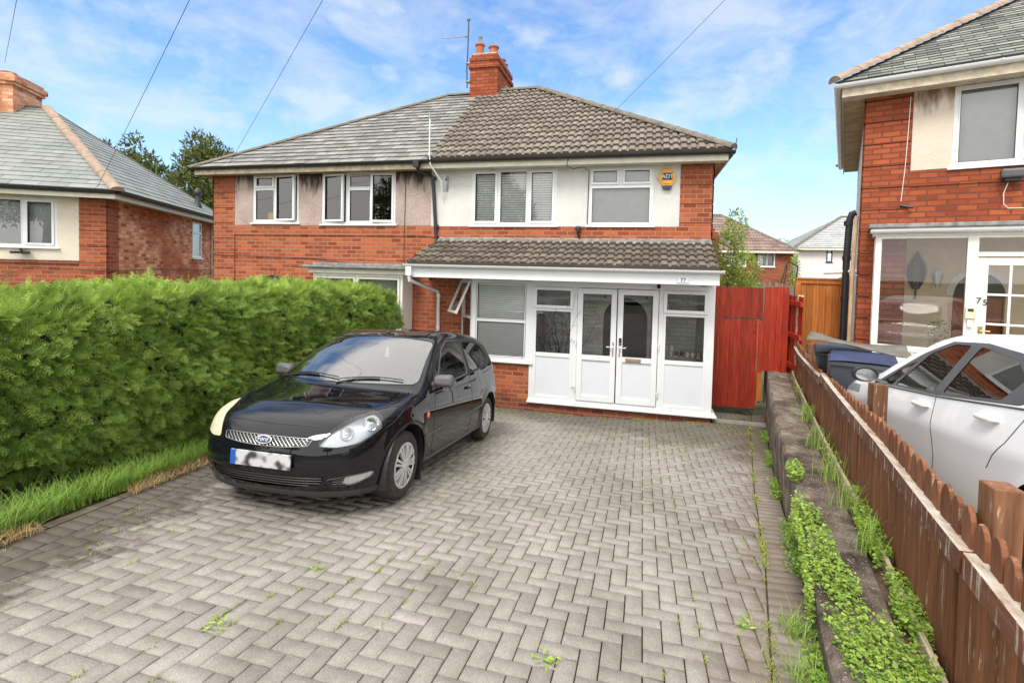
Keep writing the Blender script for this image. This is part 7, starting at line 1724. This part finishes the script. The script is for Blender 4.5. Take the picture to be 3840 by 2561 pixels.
pw_ = clump_pts([(wallx(a) - .07, a) for a in (1.75, 2.05, 2.5, 2.9)], .05, 130); blades('wall_grass', np.stack([pw_[:, 0], pw_[:, 1], np.array([g(a, b_) for a, b_ in pw_])], 1), .13, .0025, 'grass', 1.2, 'grass tufts where the paving meets the near end of the old wall', 'grass', tb=(.6, .15))
for i, (x, y, s_) in enumerate([(-.38, 2.25, 40), (-2.0, 1.95, 24), (-1.9, 2.6, 22), (.52, 2.12, 60), (.60, 1.86, 50), (.62, 2.9, 26)]):
    P = np.stack([rng.normal(x, .022 + .012 * (s_ > 45), s_), rng.normal(y, .022, s_), np.full(s_, g(x, y))], 1)
    lb = ('dandelion rosette alone in the middle of the near paving', 'little green weed in the paving at the lower left', 'small flat weed in the paving in front of the black car', 'bushy weed clump near the right border of the paving', 'lowest weed clump by the right border of the paving', 'small weed on the right border joint')[i]
    o = mat_leaves('weed', P - np.array([x, y, g(x, y)]), .04, .025, lb, 'weed', 'leaf_bright', leafn, (.75, .15), kind=None); o.location = (x, y, g(x, y)); o['group'] = 'weeds growing in the paving'
# trees and bushes
def tree(loc, blobs, n, size, mat, label, name='tree', cat='tree', trunk_r=.2, trunk_h=None, protos=leafn, tb=(.5, .22), lift=.3):
    T_ = empty(name, loc, label, cat); P, Nn, tt = [], [], []
    tot = sum(b_[3] ** 2 for b_ in blobs)
    for (x, y, z, r, rz) in [(b_ if len(b_) == 5 else (*b_, b_[3])) for b_ in blobs]:
        k = int(n * r * r / tot); d = rng.normal(size=(k, 3)); d /= np.linalg.norm(d, axis=1, keepdims=True); rad = rng.uniform(.45, 1.05, k) ** .5; rad *= 1 + .18 * fbm(d[:, 0] * 5 + x, d[:, 2] * 5 + y)
        p = np.array([x, y, z]) + d * rad[:, None] * [r, r, rz]; P.append(p); Nn.append(d); tt.append(np.clip(tb[0] + .12 * fbm(p[:, 0] * 3, p[:, 2] * 3) + rng.normal(0, tb[1], k), 0, 1))
    P, Nn, tt = np.concatenate(P), np.concatenate(Nn), np.concatenate(tt); m_ = len(P)
    D = Nn * .6 + rng.normal(0, .7, (m_, 3)) + (0, 0, lift); scatter('foliage', P, D, Nn + rng.normal(0, .6, (m_, 3)), rng.uniform(.7, 1.3, m_) * size, tt, protos, mat, T_)
    m = MB(); th = trunk_h or blobs[0][2]
    m.tube([(0, 0, -.1), (.03 * th, 0, th * .5), (0, .02 * th, th)], [trunk_r, trunk_r * .75, trunk_r * .4], 9)
    m.build('trunk', 'bark', T_, smooth=True)
    for b_ in blobs[1:]:
        s_ = th * .55; MB().tube([(0, 0, s_), (b_[0] * .5, b_[1] * .5, (s_ + b_[2]) / 2 + .1), tuple(b_[:3])], [trunk_r * .4, trunk_r * .25, trunk_r * .1], 6).build('limb', 'bark', T_, smooth=True)
    return T_
tree((-23.4, 22, -3), [(0, 0, 8.2, 1.5, 2.6), (-1.0, 0, 7.8, 1.2, 1.8), (1.1, .2, 9.2, 1.0, 1.7), (-.2, 0, 10.4, .7, 1.3), (.6, 0, 10.2, .6, 1.2), (-1.1, 0, 6.6, 1.2, 1.6), (1.0, 0, 7.5, 1.1, 2.0)], 15000, .25, 'tree_leaf', 'dark green broad tree between the far-left roof and the slate roof', trunk_r=.3, tb=(.45, .25))
tree((-28.6, 22, -3), [(0, 0, 9.3, 1.3, 1.4), (-1.6, 0, 10.6, .5, .9), (.5, 0, 10.8, .5, 1.0), (1.4, 0, 9.7, .7, 1.0), (2.1, .2, 9.1, .7, 1.0)], 2600, .32, 'tree_leaf', 'tree tips just showing above the far-left roof ridge', trunk_r=.25, tb=(.35, .2))
tree((1.85, 11.6, -1), [(0, 0, 3.1, .3, .55), (-.1, 0, 2.5, .28, .5), (.15, .1, 3.6, .22, .45), (.35, 0, 2.7, .28, .4)], 3200, .085, 'bush_leaf', 'light green climbing shrub beside the right brick corner', 'climbing_shrub', 'shrub', .05, 2.6, leafn, (.6, .22))
tree((2.35, 12.6, -1), [(0, 0, 2.15, .50, .45), (-.35, 0, 2.4, .38, .4), (.3, .1, 1.9, .38, .5), (-.2, 0, 1.6, .5, .5)], 5200, .075, 'bush_leaf', 'rounded light green bush above the red gate', 'bush', 'bush', .05, 1.9, leafn, (.55, .24))
tree((9.3, 38, -1), [(0, 0, 4.3, .6, .7), (.3, 0, 4.9, .3, .4), (-.3, 0, 4.7, .3, .5)], 500, .2, 'bush_leaf', 'small pale tree top between the two distant houses', 'tree', 'tree', .1)
tree((7.95, 29.4, -1), [(.1, 0, 3.0, .22, .8), (.05, 0, 2.0, .22, .8)], 500, .16, 'bush_leaf', 'green climber on the right corner of the distant brick house', 'climbing_shrub', 'shrub', .04)
tree((-13.5, -24, .3), [(0, 0, 7.0, 3.2, 3.4), (-2, 0, 5.6, 2.2, 2.2), (2.2, 0, 5.4, 2.2, 2.4), (0, .5, 9.4, 1.6, 1.8)], 7000, .42, 'tree_leaf', 'big tree across the street behind the viewer', trunk_r=.35)
tree((6.5, -22, .3), [(0, 0, 5.2, 2.4, 2.6), (-1.4, 0, 4.2, 1.6, 1.6), (1.5, 0, 4.4, 1.5, 1.8)], 4500, .4, 'tree_leaf', 'second tree across the street behind the viewer', trunk_r=.28)
o = mat_leaves('window_plant', np.stack([rng.normal(0, .09, 260), rng.normal(0, .07, 260), rng.uniform(0, .35, 260)], 1), .06, .05, 'leafy green plant standing inside the porch of number 75', 'plant', 'leaf_bright', leafn, kind=None); o.location = lr(1.02, -.15, .62)
MB_ = MB().lathe((0, 0, -.35), [(0, 0), (.09, 0), (.12, .32), (.10, .32), (0, .28)], 16).build('pot', 'terracotta', o, smooth=True)
